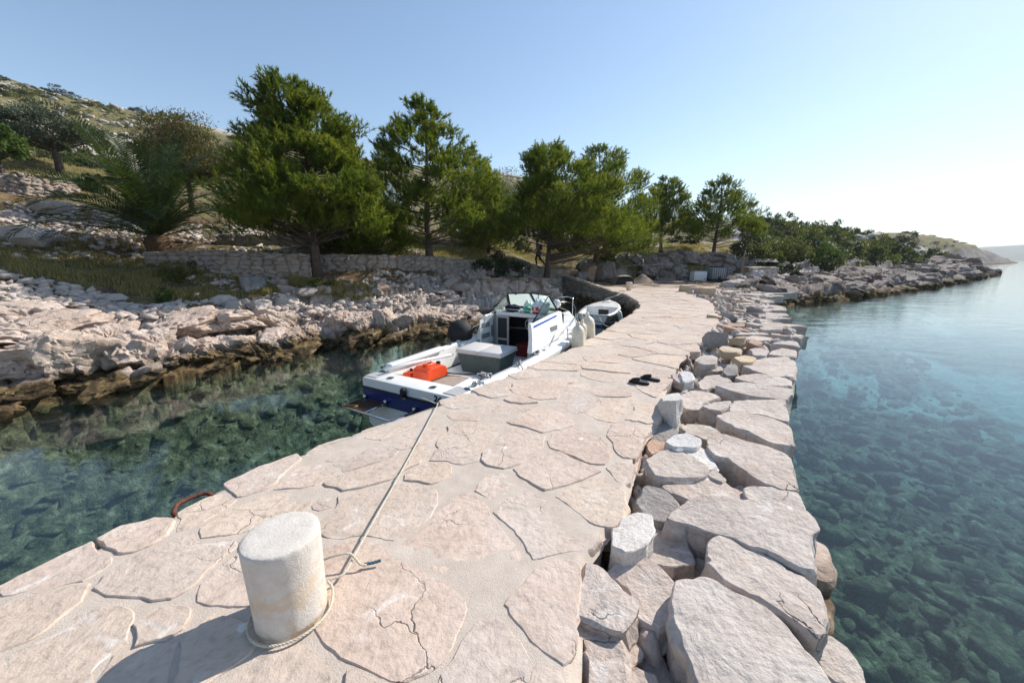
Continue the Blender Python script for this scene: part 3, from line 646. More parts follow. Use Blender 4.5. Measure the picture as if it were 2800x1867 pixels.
tr(600, 1050,
   [(50,910),(110,870),(360,750),(560,690),(715,630),(720,680),(520,900),(400,960),(180,1015),(100,970)],
   [(515,955),(700,730),(830,695),(1045,800),(860,915),(680,948)],
   [(-170,1310),(150,1120),(400,1020),(600,985),(850,965),(865,1000),(830,1095),(640,1145),(420,1235),(200,1305),(0,1350),(-160,1395)],
   [(875,1090),(940,1025),(1005,1025),(1005,1105),(940,1112)],
   [(1075,1025),(1250,990),(1480,965),(1650,935),(1760,925),(1895,932),(1890,1100),(1885,1220),(1800,1305),(1600,1400),(1500,1365),(1340,1340),(1150,1365),(1005,1290),(1075,1130)],
   [(965,905),(1100,845),(1300,765),(1500,725),(1700,685),(1855,575),(1905,640),(1830,725),(1650,795),(1500,845),(1300,925),(1130,965)],
   [(800,645),(900,560),(1080,500),(1170,490),(1230,510),(1345,555),(1200,635),(1035,705),(850,655)],
   [(1310,470),(1320,430),(1500,360),(1680,300),(1755,362),(1640,445),(1480,495)],
   [(1495,545),(1620,462),(1830,385),(1980,372),(2065,412),(1900,495),(1800,545),(1640,570)],
   [(1720,858),(1740,795),(1900,725),(2055,722),(2030,800),(1920,885)],
   [(1930,688),(2020,575),(2140,595),(2250,565),(2330,622),(2330,678)],
   [(1060,728),(1300,640),(1420,575),(1540,580),(1590,612),(1450,695),(1250,762),(1130,790)])
tr(600, 1397,
   [(980,430),(1150,295),(1260,305),(1400,345),(1560,435),(1800,525),(1950,585),(2080,655),(2195,785),(2222,900),(2182,1070),(2092,1230),(2012,1320),(1890,1420),(1700,1560),(1560,1568),(1300,1445),(1100,1345),(1000,1230),(985,1050),(1010,850),(985,600)],
   [(0,1568),(300,1388),(640,1245),(800,1325),(950,1405),(1055,1535),(1080,1680),(-80,1680)],
   [(1620,342),(1750,220),(1990,55),(2285,-140),(2400,-85),(2480,30),(2610,175),(2720,325),(2768,490),(2660,640),(2425,860),(2290,765),(2090,610),(1830,470)],
   [(1170,1470),(1300,1500),(1540,1590),(1700,1700),(1150,1700)])
tr(1300, 1397,
   [(270,865),(350,800),(520,650),(650,510),(750,450),(850,465),(890,520),(955,650),(972,800),(955,950),(900,1040),(915,1180),(875,1255),(800,1390),(700,1325),(560,1195),(425,1060),(305,930)],
   [(150,10),(310,-135),(480,-170),(700,-80),(850,25),(1050,232),(1000,262),(860,302),(780,352),(695,382),(535,420),(480,375),(405,262),(255,115)],
   [(-80,1190),(10,1085),(105,975),(225,1020),(325,1160),(425,1300),(500,1405),(470,1620),(-230,1620)],
   [(525,1415),(600,1455),(720,1505),(755,1640),(500,1640)])
tr(1200, 950,
   [(1070,1360),(1200,1275),(1400,1190),(1550,1175),(1620,1280),(1722,1440),(1680,1568),(1590,1600),(1420,1560),(1250,1470)],
   [(405,960),(565,835),(705,735),(780,765),(950,805),(912,880),(815,955),(715,1045),(600,1062),(410,1015)],
   [(1015,850),(1100,778),(1200,758),(1550,872),(1560,960),(1512,1062),(1400,1050),(1185,955),(1062,895)],
   [(1360,590),(1485,488),(1760,478),(1730,560),(1595,662),(1480,632)],
   [(1710,650),(1800,545),(2070,560),(2075,598),(1895,685),(1830,652)],
   [(650,378),(705,335),(900,298),(1225,298),(1092,390),(1042,445),(900,455),(755,425)],
   [(5,482),(120,445),(250,415),(330,435),(398,472),(330,518),(150,540)],
   [(300,390),(422,335),(560,302),(632,342),(595,425),(480,445),(365,426)],
   [(1130,400),(1185,345),(1300,330),(1388,345),(1350,396),(1200,416)],
   [(1388,400),(1452,370),(1672,375),(1700,425),(1480,430)],
   [(1110,555),(1252,456),(1442,456),(1450,482),(1325,572),(1200,568)],
   [(368,600),(552,526),(700,546),(810,562),(700,615),(560,655),(432,645)],
   [(10,895),(105,726),(250,697),(480,697),(610,742),(425,872),(375,932),(248,1002),(10,1010)],
   [(650,680),(765,606),(900,566),(1072,606),(1188,690),(1100,732),(950,762),(805,715)],
   [(1590,820),(1630,728),(1885,708),(1875,830),(1845,925),(1775,1000),(1690,992),(1605,928)],
   [(1548,1100),(1700,1030),(1752,1066),(1685,1230),(1605,1178)],
   [(750,1108),(905,1006),(1100,968),(1340,1076),(1465,1130),(1345,1192),(1150,1242),(985,1270),(875,1195)],
   [(390,1300),(476,1208),(560,1188),(700,1276),(895,1402),(1040,1540),(900,1690),(605,1545),(485,1415)])
prg = np.random.RandomState(5)
def clip_poly(P, a, b, c):                  # keep a*x + b*y <= c
    out = []; n = len(P)
    for i in range(n):
        p, q = P[i], P[(i+1) % n]; dp_, dq = a*p[0]+b*p[1]-c, a*q[0]+b*q[1]-c
        if dp_ <= 0: out.append(p)
        if (dp_ < 0) != (dq < 0) and dp_ != dq:
            t = dp_/(dp_-dq); out.append((p[0]+(q[0]-p[0])*t, p[1]+(q[1]-p[1])*t))
    return out
def voronoi(seeds, keep, reach, jitter_gap):
    S = np.array(seeds); res = []
    for i in keep:
        d = np.hypot(S[:, 0]-S[i, 0], S[:, 1]-S[i, 1]); nb = np.where((d < reach) & (d > 1e-6))[0]
        P = [(S[i, 0]+reach*sx*.6, S[i, 1]+reach*sy*.6) for sx, sy in ((-1, -1), (1, -1), (1, 1), (-1, 1))]
        for j in nb[np.argsort(d[nb])]:
            a, b = S[j]-S[i]; L = math.hypot(a, b); a /= L; b /= L
            P = clip_poly(P, a, b, a*S[i, 0]+b*S[i, 1]+L/2-jitter_gap(i, j))
            if len(P) < 3: break
        if len(P) >= 3: res.append((i, np.array(P)))
    return res
# random flagstones for the rest of the paving, shaped round the traced ones
xs, ys = [], []
seeds = []; y = -4.0
while y < 24.5:
    st = 0.42 + 0.018*max(y, 0); x = -5
    while x < 10.5:
        seeds.append((x+prg.uniform(-.36, .36)*st+0.25*(int(y*7) % 2), y+prg.uniform(-.30, .30)*st)); x += st*1.35
    y += st*0.85
seeds = np.array(seeds)
bad = np.zeros(len(seeds), bool)
for T in TR: bad |= inside(seeds[:, 0], seeds[:, 1], T) | (seg_dist(seeds[:, 0], seeds[:, 1], T) < 0.07)
inn = inside(seeds[:, 0], seeds[:, 1], PAVED); ed = seg_dist(seeds[:, 0], seeds[:, 1], PAVED)
bad |= inn & (ed < 0.10)
seeds = seeds[~bad]; inn = inn[~bad]; ed = ed[~bad]
extra = []
for T in TR:                                 # points of traced stones block their ground
    R_ = resample(T, 0.22); c_ = R_.mean(0); extra += [tuple(c_+(p-c_)*0.86) for p in R_] + [tuple(c_+(p-c_)*0.4) for p in R_[::2]]
refl = []
for p in seeds[inn & (ed < 0.8)]:            # mirror at the outline so that edge stones end on it
    best = (9, None)
    for i in range(len(PAVED)):
        a = np.array(PAVED[i]); b = np.array(PAVED[(i+1) % len(PAVED)]); t = np.clip((p-a)@(b-a)/((b-a)@(b-a)), 0, 1); q = a+t*(b-a)
        d = np.linalg.norm(p-q)
        if d < best[0]: best = (d, q)
    refl.append(tuple(2*best[1]-p+prg.uniform(-.05, .05, 2)))
S = np.array([tuple(s) for s in seeds[inn]] + extra + refl)
nk = int(inn.sum())
vor = voronoi(S, range(nk), 2.4, lambda i, j: (0.007+0.012*((i*7+j*7) % 5)/4) if j < nk else 0.006)
PV = MB(); k = 0
# let the traced stones grow towards their neighbours so that the joints stay narrow
own_ = np.r_[np.full(nk, -1), np.concatenate([np.full(len(resample(T, .22))+len(resample(T, .22)[::2]), q) for q, T in enumerate(TR)]), np.full(len(refl), -2)]
TRX = []
for q, T in enumerate(TR):
    Q = resample(T, .04); Q = Q if area(Q) > 0 else Q[::-1]; t_ = np.roll(Q, -1, 0)-np.roll(Q, 1, 0); t_ /= np.linalg.norm(t_, axis=1)[:, None]+1e-9; n_ = np.c_[t_[:, 1], -t_[:, 0]]
    near = np.where(np.hypot(*(S-Q.mean(0)).T) < 2.2)[0]; g_ = np.zeros(len(Q)); go = np.ones(len(Q), bool)
    for st_ in np.arange(.01, .085, .01):
        p_ = Q+n_*(st_+.008); dd_ = np.hypot(p_[:, None, 0]-S[None, near, 0], p_[:, None, 1]-S[None, near, 1]); hit_ = own_[near][dd_.argmin(1)]
        clear = np.ones(len(Q), bool)
        for q2, T2 in enumerate(TR):
            if q2 != q and np.hypot(*(T2.mean(0)-Q.mean(0))) < 2.5: clear &= ~(inside(p_[:, 0], p_[:, 1], T2) | (seg_dist(p_[:, 0], p_[:, 1], T2) < st_+.004))
        go &= (hit_ == q) & clear & (inside(p_[:, 0], p_[:, 1], PAVED) | (st_ < .02)); g_ = np.where(go, st_, g_)
    g_ = smooth_poly(smooth_poly(np.c_[g_, g_], 2), 2)[:, 0]; TRX.append(Q+n_*(g_-.004)[:, None])
def rim(P):
    d = seg_dist(P[:, 0], P[:, 1], PAVR, False).min(); return min(d, seg_dist(P[:, 0], P[:, 1], LEFT, False).min()) < .13
for T in TR:
    r_ = rim(T)
    V, F = slab_geo(TRX[k], PZ+prg.uniform(-.003, .007), .17 if r_ else .05, 900+k, 0.012, (prg.uniform(-.006, .006), prg.uniform(-.006, .006)), 0.03, 4 if r_ else 1, 0.007, 0.005, soft=0, chip=.014 if r_ else .003, taper=.02)
    PV.add(V, F, prg.uniform(0, 1)); k += 1
for i, P in vor:
    if abs(area(P)) < 0.012: continue
    r_ = rim(P)
    V, F = slab_geo(P, PZ+prg.uniform(-.005, .007), .15 if r_ else .06, 2000+i, 0.018, (prg.uniform(-.008, .008), prg.uniform(-.008, .008)), 0.04 if P[:, 1].mean() < 9 else 0.1, 3 if r_ else 1, 0.007, 0.006, zf=path_rise, soft=0, chip=.004, taper=.03)
    PV.add(V, F, prg.uniform(0, 1))
paving = pchild(PV.out('paving', m_pave, None, True)); paving.data.set_sharp_from_angle(angle=math.radians(32))
# mortar between the flagstones
gx, gy = np.meshgrid(np.arange(-4.6, 9.6, 0.035), np.arange(-1.0, 24.2, 0.035)); ins = inside(gx, gy, PAVED)
def snap(px, py, poly, lim):
    bd = np.full(px.shape, 1e9); bx = px.copy(); by = py.copy()
    for k in range(len(poly)):
        a = poly[k]; b = poly[(k+1) % len(poly)]; dx, dy = b[0]-a[0], b[1]-a[1]
        t = np.clip(((px-a[0])*dx+(py-a[1])*dy)/(dx*dx+dy*dy), 0, 1); qx, qy = a[0]+t*dx, a[1]+t*dy; d = np.hypot(px-qx, py-qy); n = d < bd
        bd = np.where(n, d, bd); bx = np.where(n, qx, bx); by = np.where(n, qy, by)
    out = (~inside(px, py, poly)) & (bd < lim)
    return np.where(out, bx, px), np.where(out, by, py), out
gx, gy, out_ = snap(gx, gy, PAVED, 0.04); ins |= out_
gzv = PZ - 0.004 + 0.0055*fbm(gx*1.9, gy*1.9, o=3, seed=61) + 0.003*fbm(gx*22, gy*22, o=2, seed=62) - 0.05*(seg_dist(gx, gy, PAVED) < .03) + path_rise(gx, gy)
gi = -np.ones(gx.shape, int); gi[ins] = np.arange(ins.sum())
q = np.stack([gi[:-1, :-1], gi[:-1, 1:], gi[1:, 1:], gi[1:, :-1]], -1).reshape(-1, 4); q = q[(q >= 0).all(1)]
pchild(mesh('mortar_bed', np.stack([gx[ins], gy[ins], gzv[ins]], -1), q, m_mortar))
# rough mortar flank along the right-hand edge of the paving
V, F, tn_ = masonry([(x-.07, y) for x, y in PAVR[1:]], 0.30, PZ-.035, 0.035, 0.16, 0.13, 0.07, 75, back=.2, crack=.05, batter=.15, jag=.0)
pchild(mesh('mortar_flank', V, F, m_mortar, None, True))
# rubble core that shows in the gaps
CORE = [(x+0.10, y) for x, y in LEFT] + FAR + [(9.6, 20.6), (13.6, 19.3)] + [(x-0.14, y) for x, y in OUT[::-1]]
gx, gy = np.meshgrid(np.arange(-4.6, 14.2, 0.06), np.arange(-1.0, 24.2, 0.06)); ins = inside(gx, gy, CORE)
cz = np.where(inside(gx, gy, PAVED) & (seg_dist(gx, gy, PAVED) > .12), PZ-0.07, 0.46 + 0.25*blocks(gx, gy, 0.28, 0.9, 0.8, 0.25, 66) + 0.06*fbm(gx*6, gy*6, o=3, seed=67)) + path_rise(gx, gy)
far_t = sstep(9, 15, gy)*(~inside(gx, gy, PAVED)); cz = cz + 0.22*far_t
gi = -np.ones(gx.shape, int); gi[ins] = np.arange(ins.sum())
q = np.stack([gi[:-1, :-1], gi[:-1, 1:], gi[1:, 1:], gi[1:, :-1]], -1).reshape(-1, 4); q = q[(q >= 0).all(1)]
pchild(mesh('rubble_core', np.stack([gx[ins], gy[ins], cz[ins]], -1), q, m_slab))

def wall(name, label, cat, path, zb, zt, step=0.05, cw=0.42, ch=0.2, amp=0.06, seed=1, mat=None, **k):
    V, F, tn = masonry(path, zb, zt, step, cw, ch, amp, seed, **k)
    o = mesh(name, V, F, mat or m_wallst, None, True, {'tint': tn}); return tag(o, label, cat) if label else o
# face towards the open water (right) and towards the lagoon (left)
pchild(wall('sea_wall', None, None, [(x-0.10, y) for x, y in OUT], -2.2, 0.62, 0.07, 0.55, 0.36, 0.20, 71, crack=0.14))
pchild(wall('harbour_wall', None, None, [(x+0.03, y) for x, y in LEFT[::-1]], -1.9, [PZ-0.05+float(path_rise(np.array(x), np.array(y))) for x, y in LEFT[::-1]], 0.05, 0.42, 0.24, 0.14, 73, crack=.24))

# broken seaward strip: the large slabs of the foreground traced one by one
def strip(ox, oy, sc, z, thick, pts, mat, label, tilt=(0, 0), name='loose_slab', cat='stone slab', lump=1.3, group='slabs and stones along the seaward edge of the pier', ):
    P = np.array([at(ox+x/sc, oy+y/sc, z)[:2] for x, y in pts]); c = P.mean(0); sd = int(abs(pts[0][0]*7+pts[1][1]*3)) % 5000
    V, F = slab_geo(grow(P-c, .028), 0.0, thick, sd, 0.016, tilt, 0.03 if c[1] < 4 else 0.05, 6, 0.012, 0.007, 0.02, lump=lump, soft=1, chip=.022)
    o = mesh(name, V, F, mat, None, True, {'tint': np.full(len(V), random.Random(sd).random()*0.6)}); o.location = (c[0], c[1], z)
    try: o.data.set_sharp_from_angle(angle=math.radians(20))
    except Exception: pass
    return tag(o, label, cat, group)
A7 = (1700, 1150, 2.187); A8 = (1650, 750, 3.336); A6 = (1300, 1397, 3.336)
for (org, z, th_, mat, lab, tilt, pts) in [
    (A7, .86, .42, m_slab, 'huge pale slab at the bottom edge of the photo, biggest of the seaward slabs', (0, .02), [(350,990),(450,978),(570,985),(700,1050),(860,1125),(980,1215),(1070,1310),(1180,1430),(1250,1568),(1290,1700),(540,1700),(470,1560),(430,1400),(340,1280),(315,1120)]),
    (A7, .86, .40, m_slab, 'second large pale slab, just above the biggest slab, yellowish patch in its middle', (0, 0), [(565,725),(660,700),(760,768),(880,830),(990,900),(1090,940),(1160,1000),(1185,1150),(1190,1240),(1165,1265),(1080,1215),(960,1125),(830,1045),(720,982),(620,930),(545,850)]),
    (A7, .87, .38, m_slab, 'wide pale slab with a long crack, third up from the bottom along the edge', (0, 0), [(280,575),(380,505),(480,468),(620,465),(740,485),(900,495),(1030,515),(1090,535),(1140,562),(1158,640),(1112,655),(1105,700),(1130,800),(1140,890),(1080,880),(960,812),(860,762),(760,742),(660,682),(480,632),(400,605)]),
    (A7, .85, .30, m_slab, 'low oblong slab with two white bird droppings, between two wide slabs', (0, 0), [(748,412),(790,395),(900,398),(1050,432),(1080,512),(1000,490),(880,482),(780,482),(748,448)]),
    (A7, .87, .40, m_slab, 'broad slab streaked orange on its upper side, beside the white flat stone', (0, 0), [(535,95),(620,85),(760,132),(900,172),(988,202),(1003,270),(1033,360),(1043,405),(960,400),(870,366),(760,296),(640,206),(570,196),(538,160)]),
    (A8, .87, .42, m_slab, 'thick pale slab with a smooth dark front face, above the orange streaked slab', (0, 0), [(1055,1292),(1150,1266),(1300,1268),(1560,1322),(1685,1390),(1695,1480),(1720,1550),(1560,1555),(1430,1490),(1330,1432),(1200,1392),(1100,1345)]),
    (A8, .86, .36, m_slab, 'oblong slab with a salmon coloured right end, split by a narrow crack', (0, 0), [(1145,1250),(1190,1155),(1350,1150),(1520,1152),(1640,1152),(1653,1240),(1665,1322),(1560,1302),(1400,1264),(1250,1250)]),
    (A8, .86, .40, m_slab, 'chunky square block with an orange smear, left of the salmon ended slab', (0, 0), [(905,1192),(960,1165),(1150,1155),(1132,1208),(1060,1226),(960,1212)]),
    (A8, .87, .36, m_slab, 'long smooth slab reaching the water edge, right of the speckled grey rock', (0, 0), [(1045,1012),(1090,990),(1250,990),(1450,1004),(1650,1034),(1722,1042),(1712,1060),(1645,1140),(1500,1122),(1400,1112),(1250,1082),(1130,1044)]),
    (A8, .87, .32, m_slab, 'pale pointed slab lying behind the long smooth slab', (0, 0), [(1215,950),(1290,910),(1400,908),(1560,923),(1695,962),(1712,1018),(1600,1014),(1450,994),(1300,970)]),
    (A8, .87, .34, m_slab, 'large flat slab at the water edge with a small red spot at its corner', (0, 0), [(1285,830),(1370,775),(1500,758),(1675,753),(1735,800),(1745,860),(1725,925),(1640,925),(1520,905),(1400,875)]),
    (A8, .86, .30, m_slab, 'short slab with rounded left end, behind the large flat slab', (0, 0), [(1515,730),(1542,694),(1640,674),(1745,692),(1745,738),(1640,742)]),
    (A7, .86, .40, m_slab, 'squat beige boulder with flat top, below the white flat stone', (-.02, 0), [(155,240),(240,185),(330,170),(430,205),(497,262),(488,308),(400,326),(300,326),(205,316)]),
    (A7, .82, .36, m_slab, 'long beige stone leaning below the squat beige boulder', (0, 0), [(245,380),(330,335),(480,340),(620,374),(715,422),(735,448),(640,452),(520,436),(400,455),(310,426)]),
    (A7, .80, .34, m_grey, 'rugged grey rock beside the paving, below the mortar edge', (0, .1), [(98,490),(162,415),(250,434),(326,482),(336,520),(258,574),(170,555)]),
    (A7, .88, .22, m_white, 'bright white angular stone beside the paving edge, standing over a gap', (.06, -.12), [(20,570),(110,550),(158,562),(163,650),(120,748),(20,785),(-38,740),(-28,640)]),
    (A7, .74, .34, m_slab, 'rough beige rock with a hollow in its top, right of the bright white stone', (0, 0), [(62,770),(162,664),(200,645),(300,625),(388,702),(416,830),(300,845),(200,825),(110,786)]),
    (A7, .90, .12, m_white, 'flat white stone with a yellow corner, lying by the mortar edge', (0, 0), [(278,120),(330,82),(400,74),(458,101),(438,144),(330,148)]),
    (A7, .84, .20, m_white, 'jagged white stone, right below the flat white stone', (-.1, .1), [(392,180),(450,158),(528,202),(556,250),(510,268),(450,228)]),
    (A7, .82, .2, m_slab, 'small square stone wedged between two big slabs', (0, 0), [(502,320),(560,303),(592,320),(588,358),(540,343)]),
    (A7, .80, .3, m_grey, 'small rugged grey rock above the flat white stone', (0, .1), [(168,90),(200,33),(270,23),(326,60),(308,98),(220,108)]),
    (A7, .78, .3, m_red, 'small reddish angular stone below the flat white stone', (0, 0), [(157,150),(200,108),(260,122),(286,160),(210,177),(180,198)]),
    (A7, .83, .3, m_slab, 'oblong beige stone lying above the white stones', (0, 0), [(362,40),(400,14),(520,32),(586,65),(540,112),(450,78),(380,68)]),
    (A6, .84, .42, m_slab, 'wedge shaped pale stone with a sharp upper tip, next to the paving', (0, 0), [(1028,480),(1150,545),(1280,664),(1376,782),(1444,858),(1386,955),(1318,1074),(1180,1034),(985,942),(988,720)]),
    (A6, .80, .42, m_slab, 'tall whitish veined stone below the wedge shaped stone', (.05, 0), [(985,975),(1150,1060),(1275,1125),(1325,1240),(1362,1350),(1335,1600),(1110,1640),(1065,1480),(1020,1280)]),
    (A6, .78, .44, m_slab, 'big tilted beige block with a dark shaded front, right of the wedge shaped stone', (0, .14), [(1235,565),(1330,505),(1440,470),(1560,475),(1695,565),(1842,702),(1795,828),(1752,925),(1685,1020),(1580,942),(1500,892),(1422,738),(1325,638)]),
    (A6, .68, .34, m_slab, 'narrow broken stone in the gap right of the whitish veined stone', (0, 0), [(1298,1115),(1342,1086),(1446,1144),(1494,1250),(1484,1336),(1385,1420),(1345,1240)]),
    (A6, .72, .34, m_slab, 'small beige stone at the bottom edge of the photo beside the veined stone', (0, 0), [(1390,1445),(1480,1398),(1592,1485),(1620,1640),(1385,1640)]),
    (A6, .66, .34, m_grey, 'rounded grey stone at the bottom edge of the photo left of the biggest slab', (0, 0), [(1516,1350),(1590,1286),(1686,1334),(1752,1500),(1760,1640),(1630,1640),(1602,1480)]),
    (A7, .52, .5, m_slab, 'lower ledge stone jutting over the water right of the biggest slab', (0, .1), [(1165,1300),(1260,1322),(1330,1372),(1405,1470),(1420,1580),(1240,1510),(1165,1380)]),
    (A7, .44, .5, m_slab, 'lowest ledge stone at the bottom right corner of the pier', (0, 0), [(1195,1450),(1330,1482),(1388,1540),(1428,1660),(1250,1660)]),
    (A7, .52, .6, m_shore, 'rough brown stone sticking out of the sea wall beside the third slab', (0, 0), [(1130,700),(1195,740),(1248,900),(1238,960),(1130,950)]),
    (A7, .46, .6, m_shore, 'rough brown stone sticking out of the sea wall beside the second slab', (0, 0), [(1140,1030),(1225,1032),(1242,1090),(1228,1220),(1150,1240)]),
    (A8, .98, .5, m_white, 'speckled white and grey rock standing upright at the paving edge near the sandals', (.25, -.35), [(535,1100),(600,1020),(672,1038),(692,1190),(645,1228),(565,1172)]),
    (A8, .80, .4, m_slab, 'beige block with a shaded front, right of the speckled upright rock', (0, 0), [(695,1110),(850,1065),(1000,1082),(1072,1120),(900,1174),(876,1232),(762,1224)]),
    (A8, .82, .34, m_slab, 'rough layered stone behind the beige block', (0, 0), [(875,990),(960,925),(1060,915),(1172,964),(1036,1008),(900,1045)]),
    (A8, .90, .14, m_white, 'curved pale wedge lying on the paving edge behind the sandals', (.1, 0), [(705,886),(778,892),(816,948),(742,976)]),
    (A8, .88, .10, m_slab, 'small pale wedge beside the curved wedge behind the sandals', (0, 0), [(638,892),(698,912),(716,978),(654,948)]),
    (A8, .90, .22, m_slab, 'round flat topped stone with a stepped front, beside the paving', (0, 0), [(845,790),(902,744),(988,738),(1026,762),(1015,815),(900,820)]),
    (A8, .82, .16, m_slab, 'flat oblong stone right under the round flat topped stone', (0, 0), [(878,850),(960,828),(1076,832),(1084,858),(1000,872)]),
    (A8, .88, .3, m_grey, 'dark grey lump among the rubble, left of the large flat slab', (0, .15), [(1094,880),(1132,842),(1198,838),(1216,898),(1132,902)]),
    (A8, .92, .12, m_yellow, 'pale yellow sawn block lying in the rubble', (0, 0), [(1068,680),(1110,654),(1246,682),(1236,713),(1102,713)]),
    (A8, .90, .18, m_yellow, 'orange yellow stone in the rubble, below the pale yellow block', (0, 0), [(1194,755),(1290,738),(1384,757),(1328,798),(1262,798)]),
    (A8, .95, .14, m_yellow, 'narrow yellowish stone tilted on end in the rubble', (.2, -.3), [(1167,542),(1210,548),(1281,600),(1256,617)]),
    (A8, .86, .24, m_slab, 'angular beige stone between the yellow stones and the sea edge', (0, 0), [(1334,690),(1440,674),(1496,692),(1486,738),(1402,742)]),
    (A8, .90, .22, m_red, 'stone with a rusty red front among the rubble', (0, 0), [(1324,620),(1362,594),(1446,630),(1400,648)]),
    (A8, .84, .3, m_slab, 'beige slab half under the rusty red stone', (0, 0), [(1270,575),(1400,560),(1530,572),(1520,590),(1400,600),(1290,592)])]:
    strip(*org, z, th_, pts, mat, lab, tilt)
def upright(px, py, w, h, t, rz, lean, seed, label, mat):     # thin slabs standing on edge
    p = at(px, py, 0.78); V, F = rock_geo((w, t, h*1.5), seed, 4, 10, 0.05)
    o = rock((p[0], p[1], 0.78+h*0.42), (w, t, h*1.4), seed, mat, label, 'slabs and stones along the seaward edge of the pier', (lean, 0, rz), 4, 'loose_slab', 'stone slab', 9)
upright(1650+1000/3.336, 750+668/3.336, .36, .34, .10, -.35, -.25, 77, 'grey slab standing upright like a shark fin near the pale yellow block', m_grey)
upright(1650+1385/3.336, 750+378/3.336, .42, .32, .11, -.3, -.2, 78, 'grey brown slab standing upright farther up the strip, triangular outline', m_grey)
upright(1650+1125/3.336, 750+428/3.336, .32, .30, .10, .2, -.2, 79, 'small grey slab standing upright beside the far paving edge', m_grey)
# the rest of the strip: flat stones wedged across it, smaller towards the paving
STRIP = PAVR[9:] + OUT[::-1][:9]
rg = np.random.RandomState(17); sd = []
yy = 4.9
while yy < 19.4:
    stp = 0.30+0.010*yy; xx = 1.0
    while xx < 14: 
        sd.append((xx+rg.uniform(-.5, .5)*stp*1.9, yy+rg.uniform(-.4, .4)*stp)); xx += stp*(2.0+0.5*rg.rand())
    yy += stp
sd = np.array(sd); ii = inside(sd[:, 0], sd[:, 1], STRIP)
own = [np.array(o.location[:2]) for o in COL.objects if o.name.startswith('loose_slab')]
ok = np.array([min([np.hypot(*(p-q)) for q in own]) > (0.55 if p[1] < 8 else 0.2) for p in sd]) & ~((sd[:, 1] < 6.9) & (sd[:, 0] > sd[:, 1]*0.5+0.35))
keep = np.where(ii & ok)[0]
sq = sd*np.array([0.55, 1.0])
NST = 0
for i, P in voronoi(sq, keep, 3.0, lambda i, j: 0.012+0.03*((i*13+j*13) % 7)/6):
    P = P/np.array([0.55, 1.0])
    cen = P.mean(0); 
    if abs(area(P)) < 0.03 or not inside(np.array([cen[0]]), np.array([cen[1]]), STRIP)[0]: continue
    de = seg_dist(np.array([cen[0]]), np.array([cen[1]]), OUT, False)[0]; dpv = seg_dist(np.array([cen[0]]), np.array([cen[1]]), PAVR, False)[0]
    edge = de < 0.85
    P = cen+(P-cen)*(1.0 if edge else rg.uniform(.72, .98))
    z = 0.86+rg.uniform(-.03, .03) if edge else 0.80+rg.uniform(-.10, .10)
    tl = (rg.uniform(-.03, .03), rg.uniform(-.03, .03)) if edge else (rg.uniform(-.22, .22), rg.uniform(-.22, .22))
    V, F = slab_geo(P-cen, 0, 0.30, 4000+i, 0.03, tl, 0.07, 3, 0.012, 0.012, 0.1, lump=2.2, soft=1, chip=.025)
    mt = [m_slab, m_slab, m_slab, m_slab, m_grey, m_red, m_yellow][rg.randint(0, 7)] if not edge else m_slab
    o = mesh('loose_slab', V, F, mt, None, True, {'tint': np.full(len(V), rg.rand()*0.7)}); o.location = (cen[0], cen[1], z); NST += 1
    try: o.data.set_sharp_from_angle(angle=math.radians(20))
    except Exception: pass
    tag(o, ('pale capping slab at the water edge along the far half of the pier' if edge else 'loose stone lying in the rubble between the far paving and the capping slabs'), 'stone slab',
        'capping slabs along the far half of the pier' if edge else 'loose rubble stones beside the far paving')
# chips and small stones between the slabs
ch = MB(); tn = []
for k in range(1300):
    t = rg.rand(); yv = 0.9+ (rg.rand()**1.3)*17; xl = np.interp(yv, [p[1] for p in PAVR], [p[0] for p in PAVR]); xr = np.interp(yv, [p[1] for p in OUT], [p[0] for p in OUT])-0.25
    x = xl+0.02+(xr-xl)*(rg.rand()**1.6); s = rg.uniform(.03, .19)*(1+0.03*yv)
    V, F = rock_geo((s*1.4, s, s*.8), k, 2, 8, 0.08); ch.add(place(V, (x, yv, 0.54+.3*s+0.2*rg.rand()*sstep(3, 10, yv)), tuple(rg.uniform(0, 6, 3))), F, rg.rand()*.8)
o = ch.out('small_stones', m_slab, None, True); tag(o, 'small chips and stones filling the gaps between the pier slabs', 'stones', kind='stuff')
# ---------------------------------------------------------------- motor boat moored at the pier
BH = math.radians(60.0)
boat = empty('motor_boat', (-1.40, 4.72, 0.0), BH, 'white and navy cabin motor boat moored stern towards the viewer along the pier', 'boat')
BM = Matrix.Translation((-1.40, 4.72, 0.0)) @ Matrix.Rotation(BH, 4, 'Z')
def bw(x, y, z): return BM @ Vector((x, y, z))
ST = np.array([0, .6, 1.3, 2.0, 2.7, 3.4, 4.1, 4.7, 5.2, 5.55, 5.78])
HB = np.array([.87, .93, .99, 1.03, 1.04, 1.0, .86, .66, .43, .22, .02])       # half beam at the sheer
SZ = np.array([.80, .81, .83, .85, .88, .91, .95, .99, 1.03, 1.06, 1.09])       # height of the sheer
CB = np.array([.79, .84, .88, .90, .89, .80, .62, .42, .22, .08, .0])          # chine
CZ = np.array([.12, .12, .12, .12, .14, .18, .27, .40, .58, .76, .95])
KZ = np.array([-.30, -.32, -.33, -.33, -.32, -.30, -.22, -.05, .22, .52, .86])
def lerp(a, x): return float(np.interp(x, ST, a))
def loft(rows, close=False):
    m = MB(); n = len(rows[0]); V = [p for r in rows for p in r]
    m.add(V, [(i*n+k, (i+1)*n+k, (i+1)*n+k+1, i*n+k+1) for i in range(len(rows)-1) for k in range(n-1)]); return m
RUB = 0.135
def side_pt(x, z, s):                        # point on the hull side at height z
    b0, b1 = lerp(CB, x), lerp(HB, x); z0, z1 = lerp(CZ, x), lerp(SZ, x)
    t = min(1, max(0, (z-z0)/(z1-z0))); return (x, s*(b0+(b1-b0)*t**0.8), z)
